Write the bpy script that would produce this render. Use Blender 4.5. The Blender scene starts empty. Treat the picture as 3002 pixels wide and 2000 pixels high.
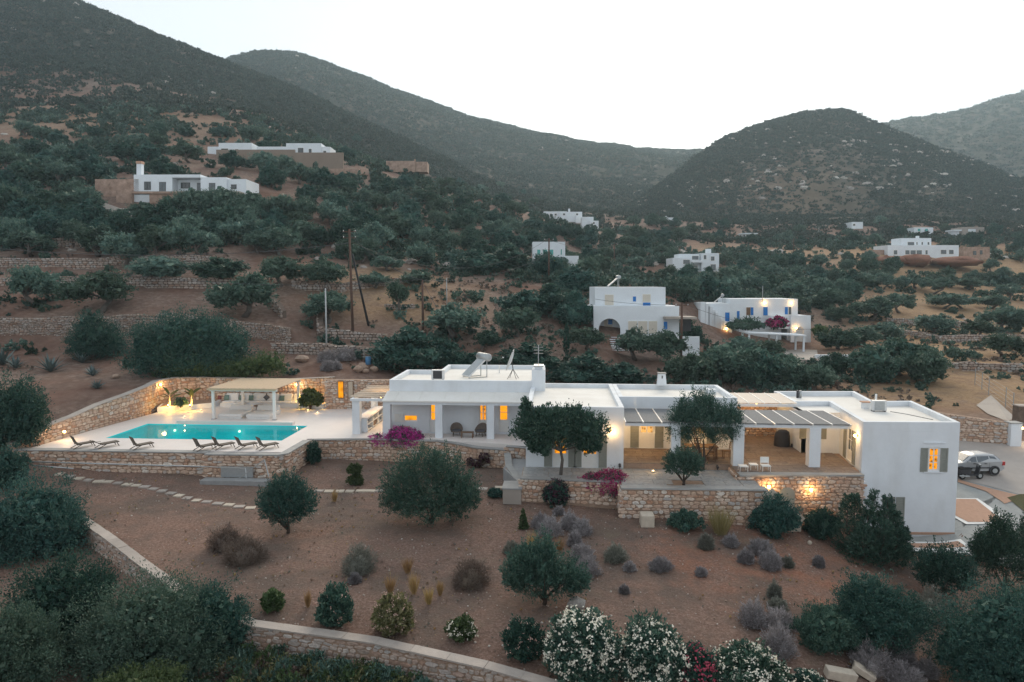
import bpy, math, random
import numpy as np
from mathutils import Vector, Matrix

# ------------------------------------------------------------------ camera, sky, sun, exposure
SC = bpy.context.scene
COL = SC.collection
F = 2085.0                      # focal length in photo pixels (3002 wide)
YAW = math.radians(3.8)
HZ = 830.0
PITCH = math.atan((1000 - HZ) / F)
CH = 11.0                       # camera height over the pool terrace

cam = bpy.data.cameras.new("camera")
cam.sensor_width = 36.0
cam.lens = F / 3002 * 36
cam.clip_start = 0.1
cam.clip_end = 12000
camo = bpy.data.objects.new("camera", cam)
COL.objects.link(camo)
camo.location = (0, 0, CH)
camo.rotation_euler = (math.pi / 2 - PITCH, 0, YAW)
SC.camera = camo

SUN_EL = math.radians(20.0)
SUN_AZ = math.radians(7.5)      # clockwise from +Y (behind the saddle of the hills)
W = bpy.data.worlds.new("World")
SC.world = W
W.use_nodes = True
wn = W.node_tree.nodes
wl = W.node_tree.links
bg = wn["Background"]
sky = wn.new("ShaderNodeTexSky")
sky.sky_type = 'NISHITA'
sky.sun_disc = False
sky.sun_elevation = SUN_EL
sky.sun_rotation = SUN_AZ
sky.altitude = 100
sky.air_density = 1.0
sky.dust_density = 0.7
sky.ozone_density = 1.5
hs = wn.new("ShaderNodeHueSaturation")
hs.inputs["Saturation"].default_value = 0.42
wl.new(sky.outputs[0], hs.inputs["Color"])
veil = wn.new("ShaderNodeMix")          # thin even evening haze over the whole sky
veil.data_type = 'RGBA'
veil.inputs[0].default_value = 0.8
veil.inputs[7].default_value = (2.62, 2.74, 2.84, 1.0)
wl.new(hs.outputs[0], veil.inputs[6])
wl.new(veil.outputs[2], bg.inputs[0])
bg.inputs[1].default_value = 0.10

sun = bpy.data.lights.new("sun", 'SUN')
sun.energy = 1.5
sun.angle = math.radians(40)
sun.color = (1.0, 0.84, 0.64)
suno = bpy.data.objects.new("sun", sun)
COL.objects.link(suno)
sd = Vector((math.sin(SUN_AZ) * math.cos(SUN_EL), math.cos(SUN_AZ) * math.cos(SUN_EL), math.sin(SUN_EL)))
suno.rotation_euler = sd.to_track_quat('Z', 'Y').to_euler()
suno.location = (0, 0, 300)

SC.render.engine = 'CYCLES'
SC.cycles.use_denoising = True
SC.cycles.max_bounces = 6
SC.cycles.diffuse_bounces = 3
SC.cycles.glossy_bounces = 2
SC.cycles.transmission_bounces = 4
SC.cycles.transparent_max_bounces = 8
SC.cycles.volume_bounces = 1
SC.cycles.sample_clamp_indirect = 4
SC.cycles.caustics_reflective = False
SC.cycles.caustics_refractive = False
vs = SC.view_settings
vs.view_transform = 'Standard'
vs.look = 'None'
vs.exposure = 1.58
vs.gamma = 1.0
vs.use_curve_mapping = False

random.seed(11)
RNG = np.random.default_rng(11)
sA, cA = math.sin(YAW), math.cos(YAW)
cP, sP = math.cos(PITCH), math.sin(PITCH)

# ------------------------------------------------------------------ photo measurements -> metres
def ray(px, py):
    cx = (px - 1501) / F
    cy = (1000 - py) / F
    fy = cP + cy * sP
    fz = -sP + cy * cP
    return cx * cA - fy * sA, cx * sA + fy * cA, fz, fy

def PX(px, py, z):              # point on the level z
    r = ray(px, py)
    t = (z - CH) / r[2]
    return Vector((r[0] * t, r[1] * t, z))

def PD(px, py, d):              # point at distance d ahead
    r = ray(px, py)
    t = d / r[3]
    return Vector((r[0] * t, r[1] * t, CH + r[2] * t))

def PYY(px, py, y):             # point on the plane y
    r = ray(px, py)
    t = y / r[1]
    return Vector((r[0] * t, y, CH + r[2] * t))

# ------------------------------------------------------------------ materials
MATS = {}

def newmat(name):
    m = bpy.data.materials.new(name)
    m.use_nodes = True
    n = m.node_tree.nodes
    l = m.node_tree.links
    b = n["Principled BSDF"]
    MATS[name] = m
    return m, n, l, b

def lin(c):
    return tuple(c) + (1.0,)

def ramp(n, stops):
    r = n.new("ShaderNodeValToRGB")
    e = r.color_ramp.elements
    while len(e) < len(stops):
        e.new(0.5)
    for i, (p, c) in enumerate(stops):
        e[i].position = p
        e[i].color = lin(c)
    return r

def plain(name, c1, c2=None, scale=3.0, rough=0.8, bump=0.0, bscale=30.0, metal=0.0, spec=0.3, objrand=0.0, detail=6.0):
    """two-tone noise colour with fine relief, in object space"""
    m, n, l, b = newmat(name)
    c2 = c2 or tuple(x * 0.8 for x in c1)
    tc = n.new("ShaderNodeTexCoord")
    no = n.new("ShaderNodeTexNoise")
    no.inputs["Scale"].default_value = scale
    no.inputs["Detail"].default_value = detail
    no.inputs["Roughness"].default_value = 0.65
    l.new(tc.outputs["Object"], no.inputs["Vector"])
    r = ramp(n, [(0.3, c1), (0.72, c2)])
    l.new(no.outputs["Fac"], r.inputs[0])
    col = r.outputs[0]
    if objrand:
        oi = n.new("ShaderNodeObjectInfo")
        mr = n.new("ShaderNodeMapRange")
        mr.inputs[3].default_value = 1 - objrand
        mr.inputs[4].default_value = 1 + objrand
        l.new(oi.outputs["Random"], mr.inputs[0])
        hv = n.new("ShaderNodeHueSaturation")
        l.new(mr.outputs[0], hv.inputs["Value"])
        l.new(col, hv.inputs["Color"])
        col = hv.outputs[0]
    l.new(col, b.inputs["Base Color"])
    b.inputs["Roughness"].default_value = rough
    b.inputs["Metallic"].default_value = metal
    b.inputs["Specular IOR Level"].default_value = spec
    if bump:
        n2 = n.new("ShaderNodeTexNoise")
        n2.inputs["Scale"].default_value = bscale
        n2.inputs["Detail"].default_value = 4
        l.new(tc.outputs["Object"], n2.inputs["Vector"])
        bp = n.new("ShaderNodeBump")
        bp.inputs["Strength"].default_value = bump
        bp.inputs["Distance"].default_value = 0.05
        l.new(n2.outputs["Fac"], bp.inputs["Height"])
        l.new(bp.outputs[0], b.inputs["Normal"])
    return m

def pieces(name, stops, rough=0.9, scale=9.0, bump=0.5):
    """colour differs from piece to piece (object and island) with grain on top"""
    m, n, l, b = newmat(name)
    oi = n.new("ShaderNodeObjectInfo")
    ge = n.new("ShaderNodeNewGeometry")
    ad = n.new("ShaderNodeMath"); ad.operation = 'ADD'
    fr = n.new("ShaderNodeMath"); fr.operation = 'FRACT'
    l.new(oi.outputs["Random"], ad.inputs[0])
    l.new(ge.outputs["Random Per Island"], ad.inputs[1])
    l.new(ad.outputs[0], fr.inputs[0])
    r = ramp(n, stops)
    l.new(fr.outputs[0], r.inputs[0])
    no = n.new("ShaderNodeTexNoise")
    no.inputs["Scale"].default_value = scale
    no.inputs["Detail"].default_value = 8
    no.inputs["Roughness"].default_value = 0.7
    l.new(ge.outputs["Position"], no.inputs["Vector"])
    mr = n.new("ShaderNodeMapRange")
    mr.inputs[1].default_value = 0.25
    mr.inputs[2].default_value = 0.75
    mr.inputs[3].default_value = 0.6
    mr.inputs[4].default_value = 1.25
    l.new(no.outputs["Fac"], mr.inputs[0])
    hv = n.new("ShaderNodeHueSaturation")
    l.new(mr.outputs[0], hv.inputs["Value"])
    l.new(r.outputs[0], hv.inputs["Color"])
    l.new(hv.outputs[0], b.inputs["Base Color"])
    b.inputs["Roughness"].default_value = rough
    b.inputs["Specular IOR Level"].default_value = 0.25
    bp = n.new("ShaderNodeBump")
    bp.inputs["Strength"].default_value = bump
    bp.inputs["Distance"].default_value = 0.03
    l.new(no.outputs["Fac"], bp.inputs["Height"])
    l.new(bp.outputs[0], b.inputs["Normal"])
    return m

def leafmat(name, stops, trans=0.25, rough=0.6, tint=0.12):
    m, n, l, b = newmat(name)
    ge = n.new("ShaderNodeNewGeometry")
    oi = n.new("ShaderNodeObjectInfo")
    r = ramp(n, stops)
    l.new(ge.outputs["Random Per Island"], r.inputs[0])
    mr = n.new("ShaderNodeMapRange")
    mr.inputs[3].default_value = 1 - tint * 1.6
    mr.inputs[4].default_value = 1 + tint * 1.6
    l.new(oi.outputs["Random"], mr.inputs[0])
    mh = n.new("ShaderNodeMapRange")
    mh.inputs[3].default_value = 0.5 - tint * 0.12
    mh.inputs[4].default_value = 0.5 + tint * 0.12
    l.new(oi.outputs["Random"], mh.inputs[0])
    hv = n.new("ShaderNodeHueSaturation")
    l.new(mr.outputs[0], hv.inputs["Value"])
    l.new(mh.outputs[0], hv.inputs["Hue"])
    l.new(r.outputs[0], hv.inputs["Color"])
    l.new(hv.outputs[0], b.inputs["Base Color"])
    b.inputs["Roughness"].default_value = rough
    b.inputs["Specular IOR Level"].default_value = 0.2
    if trans:
        tr = n.new("ShaderNodeBsdfTranslucent")
        l.new(hv.outputs[0], tr.inputs["Color"])
        mx = n.new("ShaderNodeMixShader")
        mx.inputs[0].default_value = trans
        l.new(b.outputs[0], mx.inputs[1])
        l.new(tr.outputs[0], mx.inputs[2])
        l.new(mx.outputs[0], n["Material Output"].inputs[0])
    return m

def glow(name, c, strength, var=0.0, scale=3.0, dark=0.25):
    m, n, l, b = newmat(name)
    em = n.new("ShaderNodeEmission")
    em.inputs[1].default_value = strength
    if var:
        tc = n.new("ShaderNodeTexCoord")
        vo = n.new("ShaderNodeTexVoronoi")
        vo.inputs["Scale"].default_value = scale
        l.new(tc.outputs["Object"], vo.inputs["Vector"])
        r = ramp(n, [(0.15, tuple(x * dark for x in c)), (0.5, c)])
        l.new(vo.outputs["Distance"], r.inputs[0])
        l.new(r.outputs[0], em.inputs[0])
    else:
        em.inputs[0].default_value = lin(c)
    l.new(em.outputs[0], n["Material Output"].inputs[0])
    return m

plain("plaster", (0.75, 0.79, 0.83), (0.68, 0.715, 0.755), 0.8, 0.85, 0.3, 2.2)
# rain streaks and patches on the villa plaster
_m = MATS["plaster"]; _n_, _l_ = _m.node_tree.nodes, _m.node_tree.links
_tc = _n_.new("ShaderNodeNewGeometry"); _mp = _n_.new("ShaderNodeMapping"); _mp.inputs["Scale"].default_value = (0.9, 0.9, 0.25)
_no = _n_.new("ShaderNodeTexNoise"); _no.inputs["Scale"].default_value = 1.0; _no.inputs["Detail"].default_value = 3; _no.inputs["Roughness"].default_value = 0.5
_l_.new(_tc.outputs["Position"], _mp.inputs["Vector"]); _l_.new(_mp.outputs[0], _no.inputs["Vector"])
_rr = ramp(_n_, [(0.45, (1, 1, 1)), (0.75, (0.90, 0.89, 0.87))]); _l_.new(_no.outputs["Fac"], _rr.inputs[0])
_mx = _n_.new("ShaderNodeMix"); _mx.data_type = 'RGBA'; _mx.blend_type = 'MULTIPLY'; _mx.inputs[0].default_value = 1.0
_bs = _n_["Principled BSDF"]; _src = _bs.inputs["Base Color"].links[0].from_socket
_l_.new(_src, _mx.inputs[6]); _l_.new(_rr.outputs[0], _mx.inputs[7]); _l_.new(_mx.outputs[2], _bs.inputs["Base Color"])
plain("plaster_far", (0.74, 0.79, 0.83), (0.66, 0.70, 0.735), 0.4, 0.9)
plain("roof_white", (0.78, 0.77, 0.74), (0.66, 0.64, 0.60), 0.5, 0.85, 0.1, 10)
plain("deck", (0.74, 0.69, 0.66), (0.66, 0.61, 0.58), 0.35, 0.55, 0.05, 6)
plain("slate", (0.33, 0.335, 0.335), (0.25, 0.255, 0.26), 1.8, 0.7, 0.2, 12)
plain("coping", (0.36, 0.36, 0.35), (0.27, 0.27, 0.265), 1.5, 0.8, 0.3, 16, objrand=0.12)
plain("coping_warm", (0.42, 0.37, 0.33), (0.31, 0.275, 0.25), 1.5, 0.85, 0.4, 14, objrand=0.1)
plain("mortar", (0.38, 0.27, 0.20), (0.26, 0.18, 0.13), 4, 0.95, 0.5, 20)
plain("shutter", (0.29, 0.30, 0.27), (0.25, 0.26, 0.235), 5, 0.6)
plain("paint_white", (0.80, 0.80, 0.78), (0.74, 0.74, 0.72), 4, 0.5)
plain("paint_blue", (0.02, 0.18, 0.52), (0.015, 0.14, 0.42), 4, 0.5)
plain("paint_teal", (0.10, 0.42, 0.40), (0.08, 0.34, 0.33), 4, 0.5)
plain("paint_beige", (0.62, 0.58, 0.50), (0.55, 0.51, 0.44), 4, 0.7)
plain("dark_glass", (0.03, 0.035, 0.04), (0.015, 0.018, 0.02), 2, 0.1, spec=0.8)
plain("grey_glass", (0.10, 0.12, 0.13), (0.05, 0.06, 0.07), 2, 0.15, spec=0.7)
plain("canvas", (0.56, 0.43, 0.30), (0.48, 0.365, 0.25), 6, 0.9, 0.3, 60)
plain("canvas_pale", (0.74, 0.66, 0.57), (0.66, 0.58, 0.50), 3, 0.9)
plain("reed_grey", (0.24, 0.245, 0.25), (0.17, 0.175, 0.18), 10, 0.9, 0.5, 60)
plain("wood_pale", (0.50, 0.42, 0.34), (0.40, 0.33, 0.26), 8, 0.8, 0.2, 30)
plain("wood_brown", (0.20, 0.12, 0.07), (0.13, 0.075, 0.045), 10, 0.6, 0.2, 30)
plain("wood_dark", (0.09, 0.065, 0.05), (0.055, 0.04, 0.03), 12, 0.7, 0.2, 30)
plain("pole_brown", (0.13, 0.075, 0.055), (0.08, 0.05, 0.04), 6, 0.9, 0.2, 20)
plain("pole_black", (0.03, 0.03, 0.033), (0.02, 0.02, 0.022), 6, 0.9)
plain("pole_grey", (0.42, 0.44, 0.45), (0.34, 0.36, 0.37), 6, 0.6)
plain("sling", (0.17, 0.145, 0.12), (0.12, 0.10, 0.085), 14, 0.9)
plain("cushion", (0.78, 0.76, 0.73), (0.70, 0.68, 0.66), 5, 0.95, 0.3, 12)
plain("cushion_green", (0.16, 0.24, 0.22), (0.12, 0.19, 0.175), 6, 0.95)
plain("cushion_grey", (0.12, 0.125, 0.14), (0.09, 0.095, 0.11), 6, 0.95)
plain("cushion_red", (0.22, 0.08, 0.08), (0.16, 0.06, 0.06), 6, 0.95)
plain("metal_grey", (0.42, 0.44, 0.45), (0.34, 0.36, 0.37), 6, 0.4, metal=0.6)
plain("metal_white", (0.66, 0.67, 0.67), (0.58, 0.59, 0.6), 6, 0.4)
plain("metal_dark", (0.05, 0.05, 0.055), (0.035, 0.035, 0.04), 6, 0.5)
plain("panel_glass", (0.10, 0.12, 0.14), (0.07, 0.085, 0.10), 3, 0.12, spec=0.8)
plain("wicker", (0.23, 0.19, 0.16), (0.13, 0.105, 0.09), 25, 0.9, 0.6, 60)
plain("terracotta", (0.50, 0.31, 0.22), (0.42, 0.255, 0.18), 4, 0.85, 0.2, 30)
plain("yard_slate", (0.36, 0.37, 0.36), (0.27, 0.28, 0.275), 1.2, 0.8, 0.3, 10)
plain("yard_concrete", (0.43, 0.39, 0.36), (0.34, 0.31, 0.285), 0.6, 0.85, 0.2, 10)
plain("lawn_green", (0.075, 0.085, 0.035), (0.11, 0.09, 0.05), 5, 0.95, 0.5, 30)
plain("boulder", (0.46, 0.43, 0.40), (0.30, 0.275, 0.25), 4, 0.95, 0.8, 12, objrand=0.15)
plain("boulder_warm", (0.42, 0.31, 0.24), (0.28, 0.20, 0.155), 4, 0.95, 0.8, 12, objrand=0.1)
plain("limestone", (0.58, 0.51, 0.42), (0.45, 0.39, 0.32), 4, 0.9, 0.4, 20)
plain("concrete_far", (0.40, 0.36, 0.32), (0.33, 0.29, 0.26), 0.5, 0.9)
plain("brown_render", (0.27, 0.215, 0.175), (0.23, 0.18, 0.145), 0.3, 0.95)
plain("rubble_far", (0.48, 0.34, 0.27), (0.22, 0.15, 0.115), 1.1, 0.95, 0.8, 6)
plain("dry_wall", (0.20, 0.15, 0.12), (0.10, 0.075, 0.06), 3.0, 0.95, 0.8, 8)
plain("bark", (0.10, 0.075, 0.06), (0.055, 0.042, 0.035), 12, 0.95, 0.6, 25)
plain("bark_grey", (0.15, 0.13, 0.115), (0.085, 0.072, 0.063), 12, 0.95, 0.6, 25)
plain("car_paint", (0.44, 0.455, 0.47), (0.42, 0.435, 0.45), 3, 0.22, metal=0.1, spec=0.6)
plain("tyre", (0.02, 0.02, 0.02), (0.015, 0.015, 0.015), 10, 0.9)
plain("wire", (0.10, 0.10, 0.105), (0.08, 0.08, 0.085), 5, 0.7)
plain("tail_red", (0.45, 0.03, 0.03), (0.35, 0.02, 0.02), 5, 0.3)
plain("pool_tile", (0.07, 0.84, 0.86), (0.06, 0.80, 0.83), 1.2, 0.5)
plain("tarp_blue", (0.10, 0.26, 0.46), (0.07, 0.20, 0.38), 5, 0.6)
pieces("stone", [(0.0, (0.50, 0.34, 0.245)), (0.2, (0.64, 0.50, 0.40)), (0.4, (0.46, 0.265, 0.175)), (0.58, (0.70, 0.585, 0.49)),
                 (0.76, (0.56, 0.39, 0.295)), (0.88, (0.46, 0.43, 0.41)), (1.0, (0.74, 0.66, 0.58))])
pieces("stone_grey", [(0.0, (0.40, 0.31, 0.26)), (0.25, (0.52, 0.44, 0.385)), (0.45, (0.37, 0.245, 0.185)), (0.65, (0.46, 0.44, 0.42)),
                      (0.8, (0.33, 0.265, 0.22)), (1.0, (0.58, 0.53, 0.49))])
pieces("flag_slate", [(0.0, (0.29, 0.30, 0.30)), (0.4, (0.36, 0.365, 0.36)), (0.7, (0.31, 0.31, 0.305)), (1.0, (0.40, 0.395, 0.385))], 0.7, 5, 0.15)
pieces("flag_brown", [(0.0, (0.215, 0.165, 0.14)), (0.4, (0.24, 0.19, 0.16)), (0.7, (0.20, 0.16, 0.138)), (1.0, (0.255, 0.21, 0.18))], 0.75, 5, 0.2)
pieces("pebble", [(0.0, (0.40, 0.34, 0.29)), (0.5, (0.55, 0.50, 0.45)), (0.8, (0.30, 0.21, 0.16)), (1.0, (0.70, 0.67, 0.62))])
pieces("rock_pale", [(0.0, (0.32, 0.285, 0.26)), (0.5, (0.41, 0.375, 0.345)), (1.0, (0.54, 0.50, 0.46))])
leafmat("leaf_olive", [(0.0, (0.050, 0.100, 0.080)), (0.5, (0.082, 0.148, 0.114)), (0.85, (0.120, 0.190, 0.146)), (1.0, (0.17, 0.235, 0.18))], 0.2, tint=0.2)
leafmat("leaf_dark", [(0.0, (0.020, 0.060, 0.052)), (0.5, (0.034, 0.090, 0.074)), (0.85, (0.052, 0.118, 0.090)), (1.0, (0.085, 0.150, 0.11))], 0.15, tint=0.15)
leafmat("leaf_juniper", [(0.0, (0.028, 0.070, 0.056)), (0.5, (0.048, 0.106, 0.080)), (0.85, (0.074, 0.138, 0.098)), (1.0, (0.115, 0.172, 0.12))], 0.15, tint=0.12)
leafmat("leaf_green", [(0.0, (0.035, 0.065, 0.025)), (0.5, (0.065, 0.105, 0.042)), (1.0, (0.12, 0.16, 0.075))], 0.25)
leafmat("leaf_yellow", [(0.0, (0.09, 0.11, 0.04)), (0.5, (0.17, 0.17, 0.08)), (1.0, (0.30, 0.27, 0.15))], 0.25)
leafmat("leaf_lavender", [(0.0, (0.20, 0.185, 0.185)), (0.5, (0.29, 0.27, 0.275)), (1.0, (0.42, 0.395, 0.41))], 0.15, tint=0.15)
leafmat("leaf_sage", [(0.0, (0.12, 0.13, 0.11)), (0.5, (0.19, 0.195, 0.165)), (1.0, (0.28, 0.28, 0.24))], 0.15)
leafmat("leaf_russet", [(0.0, (0.11, 0.08, 0.065)), (0.5, (0.17, 0.13, 0.105)), (1.0, (0.24, 0.195, 0.16))], 0.15)
leafmat("leaf_agave", [(0.0, (0.085, 0.125, 0.125)), (0.5, (0.115, 0.16, 0.16)), (1.0, (0.15, 0.195, 0.19))], 0.05)
leafmat("leaf_palm", [(0.0, (0.05, 0.08, 0.025)), (1.0, (0.11, 0.14, 0.05))], 0.3)
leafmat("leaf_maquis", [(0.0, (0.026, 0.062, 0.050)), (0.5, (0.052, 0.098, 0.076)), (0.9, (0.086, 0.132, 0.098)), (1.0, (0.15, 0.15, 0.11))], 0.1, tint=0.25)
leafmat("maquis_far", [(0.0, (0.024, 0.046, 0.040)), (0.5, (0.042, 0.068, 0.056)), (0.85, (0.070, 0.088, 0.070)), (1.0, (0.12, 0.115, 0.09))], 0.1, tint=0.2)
leafmat("litter", [(0.0, (0.22, 0.15, 0.11)), (0.4, (0.32, 0.23, 0.17)), (0.75, (0.42, 0.32, 0.23)), (1.0, (0.28, 0.24, 0.17))], 0.1, tint=0.2)
leafmat("straw", [(0.0, (0.30, 0.19, 0.075)), (0.5, (0.42, 0.28, 0.12)), (1.0, (0.52, 0.38, 0.19))], 0.2)
leafmat("straw_green", [(0.0, (0.22, 0.19, 0.07)), (0.5, (0.34, 0.29, 0.12)), (1.0, (0.42, 0.36, 0.18))], 0.2)
leafmat("bloom_white", [(0.0, (0.80, 0.76, 0.64)), (1.0, (0.92, 0.90, 0.80))], 0.2, tint=0.0)
leafmat("bloom_blush", [(0.0, (0.60, 0.40, 0.34)), (1.0, (0.72, 0.52, 0.44))], 0.2, tint=0.0)
leafmat("bloom_pink", [(0.0, (0.50, 0.05, 0.12)), (1.0, (0.62, 0.16, 0.22))], 0.2, tint=0.0)
leafmat("bloom_magenta", [(0.0, (0.32, 0.02, 0.18)), (0.6, (0.50, 0.04, 0.29)), (1.0, (0.64, 0.10, 0.40))], 0.2, tint=0.0)
leafmat("bloom_wine", [(0.0, (0.20, 0.02, 0.08)), (0.6, (0.36, 0.035, 0.14)), (1.0, (0.48, 0.09, 0.21))], 0.2, tint=0.0)
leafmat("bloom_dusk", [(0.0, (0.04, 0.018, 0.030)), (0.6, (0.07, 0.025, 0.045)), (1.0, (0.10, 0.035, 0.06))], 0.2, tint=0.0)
glow("pane_lit", (1.0, 0.34, 0.012), 0.40, 1, 4.0, 0.22)
glow("pane_lit_plain", (1.0, 0.36, 0.014), 0.40, 1, 1.6, 0.6)
glow("pane_soft", (1.0, 0.50, 0.14), 0.36, 1, 5.0, 0.35)
glow("bulb", (1.0, 0.52, 0.14), 14.0)
glow("bulb_pool", (1.0, 0.85, 0.55), 1.0)
glow("bulb_small", (1.0, 0.6, 0.22), 4.0)

# pool water: clear tinted film over a real basin
m, n, l, b = newmat("pool_water")
tr = n.new("ShaderNodeBsdfTransparent"); tr.inputs[0].default_value = (0.62, 0.97, 0.98, 1)
gl = n.new("ShaderNodeBsdfGlossy"); gl.inputs["Roughness"].default_value = 0.05
fn = n.new("ShaderNodeFresnel"); fn.inputs[0].default_value = 1.12
nn = n.new("ShaderNodeTexNoise"); nn.inputs["Scale"].default_value = 2.2
bp = n.new("ShaderNodeBump"); bp.inputs["Strength"].default_value = 0.22
tc = n.new("ShaderNodeTexCoord")
l.new(tc.outputs["Object"], nn.inputs["Vector"]); l.new(nn.outputs["Fac"], bp.inputs["Height"])
l.new(bp.outputs[0], gl.inputs["Normal"]); l.new(bp.outputs[0], fn.inputs["Normal"])
mx = n.new("ShaderNodeMixShader")
l.new(fn.outputs[0], mx.inputs[0]); l.new(tr.outputs[0], mx.inputs[1]); l.new(gl.outputs[0], mx.inputs[2])
l.new(mx.outputs[0], n["Material Output"].inputs[0])

# ------------------------------------------------------------------ object helpers
def M(x):
    return MATS[x] if isinstance(x, str) else x

def tag(o, label=None, cat=None, group=None, kind=None):
    if label: o["label"] = label
    if cat: o["category"] = cat
    if group: o["group"] = group
    if kind: o["kind"] = kind
    return o

def thing(name, label, cat, loc=(0, 0, 0), group=None, rotz=0.0):
    o = bpy.data.objects.new(name, None)
    COL.objects.link(o)
    o.location = loc
    o.rotation_euler = (0, 0, rotz)
    o.empty_display_size = 0.2
    return tag(o, label, cat, group)

def link(name, me, parent=None, loc=(0, 0, 0)):
    o = bpy.data.objects.new(name, me)
    COL.objects.link(o)
    o.location = loc
    if parent is not None:
        o.parent = parent
    return o

def npmesh(name, verts, faces, mat, k=None, smooth=False):
    """faces: (N,k) array or list of tuples"""
    me = bpy.data.meshes.new(name)
    v = np.asarray(verts, dtype=np.float32).reshape(-1, 3)
    if isinstance(faces, np.ndarray):
        nf, kk = faces.shape
        me.vertices.add(len(v))
        me.vertices.foreach_set("co", v.ravel())
        me.loops.add(nf * kk)
        me.loops.foreach_set("vertex_index", faces.astype(np.int32).ravel())
        me.polygons.add(nf)
        me.polygons.foreach_set("loop_start", np.arange(0, nf * kk, kk, dtype=np.int32))
        me.update(calc_edges=True)
    else:
        me.from_pydata(v.tolist(), [], faces)
        me.update()
    if smooth:
        me.polygons.foreach_set("use_smooth", np.ones(len(me.polygons), dtype=bool))
    if mat is not None:
        me.materials.append(M(mat))
    return me

class MB:
    """collects simple solids in world coordinates and links them as one mesh"""
    def __init__(self):
        self.v = []
        self.f = []

    def add(self, vs, fs):
        b = len(self.v)
        self.v += [tuple(p) for p in vs]
        self.f += [tuple(i + b for i in f) for f in fs]
        return self

    def box(self, x0, x1, y0, y1, z0, z1):
        return self.add([(x0, y0, z0), (x1, y0, z0), (x1, y1, z0), (x0, y1, z0), (x0, y0, z1), (x1, y0, z1), (x1, y1, z1), (x0, y1, z1)],
                        [(0, 3, 2, 1), (4, 5, 6, 7), (0, 1, 5, 4), (1, 2, 6, 5), (2, 3, 7, 6), (3, 0, 4, 7)])

    def prism(self, poly, z0, z1):
        """vertical prism of a counter-clockwise polygon; z0/z1 may be lists"""
        n = len(poly)
        a = z0 if hasattr(z0, '__len__') else [z0] * n
        c = z1 if hasattr(z1, '__len__') else [z1] * n
        vs = [(p[0], p[1], a[i]) for i, p in enumerate(poly)] + [(p[0], p[1], c[i]) for i, p in enumerate(poly)]
        fs = [tuple(range(n - 1, -1, -1)), tuple(range(n, 2 * n))]
        fs += [(i, (i + 1) % n, n + (i + 1) % n, n + i) for i in range(n)]
        return self.add(vs, fs)

    def bar(self, p, q, w, h, up=(0, 0, 1)):
        p, q = Vector(p), Vector(q)
        d = (q - p).normalized()
        u = Vector(up)
        if abs(d.dot(u)) > 0.98:
            u = Vector((0, 1, 0))
        s = d.cross(u).normalized() * (w / 2)
        t = s.cross(d).normalized() * (h / 2)
        vs = [p - s - t, p + s - t, p + s + t, p - s + t, q - s - t, q + s - t, q + s + t, q - s + t]
        return self.add(vs, [(0, 3, 2, 1), (4, 5, 6, 7), (0, 1, 5, 4), (1, 2, 6, 5), (2, 3, 7, 6), (3, 0, 4, 7)])

    def tube(self, pts, radii, n=7, cap=True):
        pts = [Vector(p) for p in pts]
        if not hasattr(radii, '__len__'):
            radii = [radii] * len(pts)
        vs, fs = [], []
        ref = Vector((0.31, 0.87, 0.21))
        for i, p in enumerate(pts):
            d = (pts[min(i + 1, len(pts) - 1)] - pts[max(i - 1, 0)])
            d = d.normalized() if d.length > 1e-9 else Vector((0, 0, 1))
            s = d.cross(ref)
            if s.length < 1e-3:
                s = d.cross(Vector((1, 0, 0)))
            s.normalize()
            t = d.cross(s)
            for k in range(n):
                a = 2 * math.pi * k / n
                vs.append(p + (s * math.cos(a) + t * math.sin(a)) * radii[i])
        for i in range(len(pts) - 1):
            for k in range(n):
                fs.append((i * n + k, i * n + (k + 1) % n, (i + 1) * n + (k + 1) % n, (i + 1) * n + k))
        if cap:
            fs.append(tuple(range(n - 1, -1, -1)))
            fs.append(tuple(range((len(pts) - 1) * n, len(pts) * n)))
        return self.add(vs, fs)

    def ball(self, c, r, n=8, m=6, sz=1.0):
        vs = [(c[0], c[1], c[2] - r * sz)]
        for j in range(1, m):
            a = math.pi * j / m
            for k in range(n):
                b = 2 * math.pi * k / n
                vs.append((c[0] + r * math.sin(a) * math.cos(b), c[1] + r * math.sin(a) * math.sin(b), c[2] - r * sz * math.cos(a)))
        vs.append((c[0], c[1], c[2] + r * sz))
        fs = [(0, 1 + (k + 1) % n, 1 + k) for k in range(n)]
        for j in range(m - 2):
            for k in range(n):
                fs.append((1 + j * n + k, 1 + j * n + (k + 1) % n, 1 + (j + 1) * n + (k + 1) % n, 1 + (j + 1) * n + k))
        e = len(vs) - 1
        o = 1 + (m - 2) * n
        fs += [(e, o + k, o + (k + 1) % n) for k in range(n)]
        return self.add(vs, fs)

    def build(self, name, mat, parent=None, smooth=False, bevel=0.0):
        off = np.zeros(3)
        if parent is not None:
            mw = parent_loc(parent)
            off = np.array(mw)
        me = npmesh(name, np.array(self.v, dtype=float) - off, self.f, mat, smooth=smooth)
        o = link(name, me, parent)
        if bevel:
            bm = o.modifiers.new("bevel", 'BEVEL')
            bm.width = bevel
            bm.segments = 2
            bm.limit_method = 'ANGLE'
        return o

def parent_loc(o):
    p = Vector((0, 0, 0))
    while o is not None:
        p = p + Vector(o.location)
        o = o.parent
    return p

def copy_tree(o, parent=None):
    c = o.copy()
    COL.objects.link(c)
    c.parent = parent
    for ch in list(o.children):
        copy_tree(ch, c)
    return c

def point_light(name, loc, power, color=(1, 0.62, 0.28), r=0.06, parent=None):
    L = bpy.data.lights.new(name, 'POINT')
    L.energy = power
    L.color = color
    L.shadow_soft_size = r
    o = bpy.data.objects.new(name, L)
    COL.objects.link(o)
    o.location = Vector(loc) - (parent_loc(parent) if parent else Vector((0, 0, 0)))
    if parent:
        o.parent = parent
    return o

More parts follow.
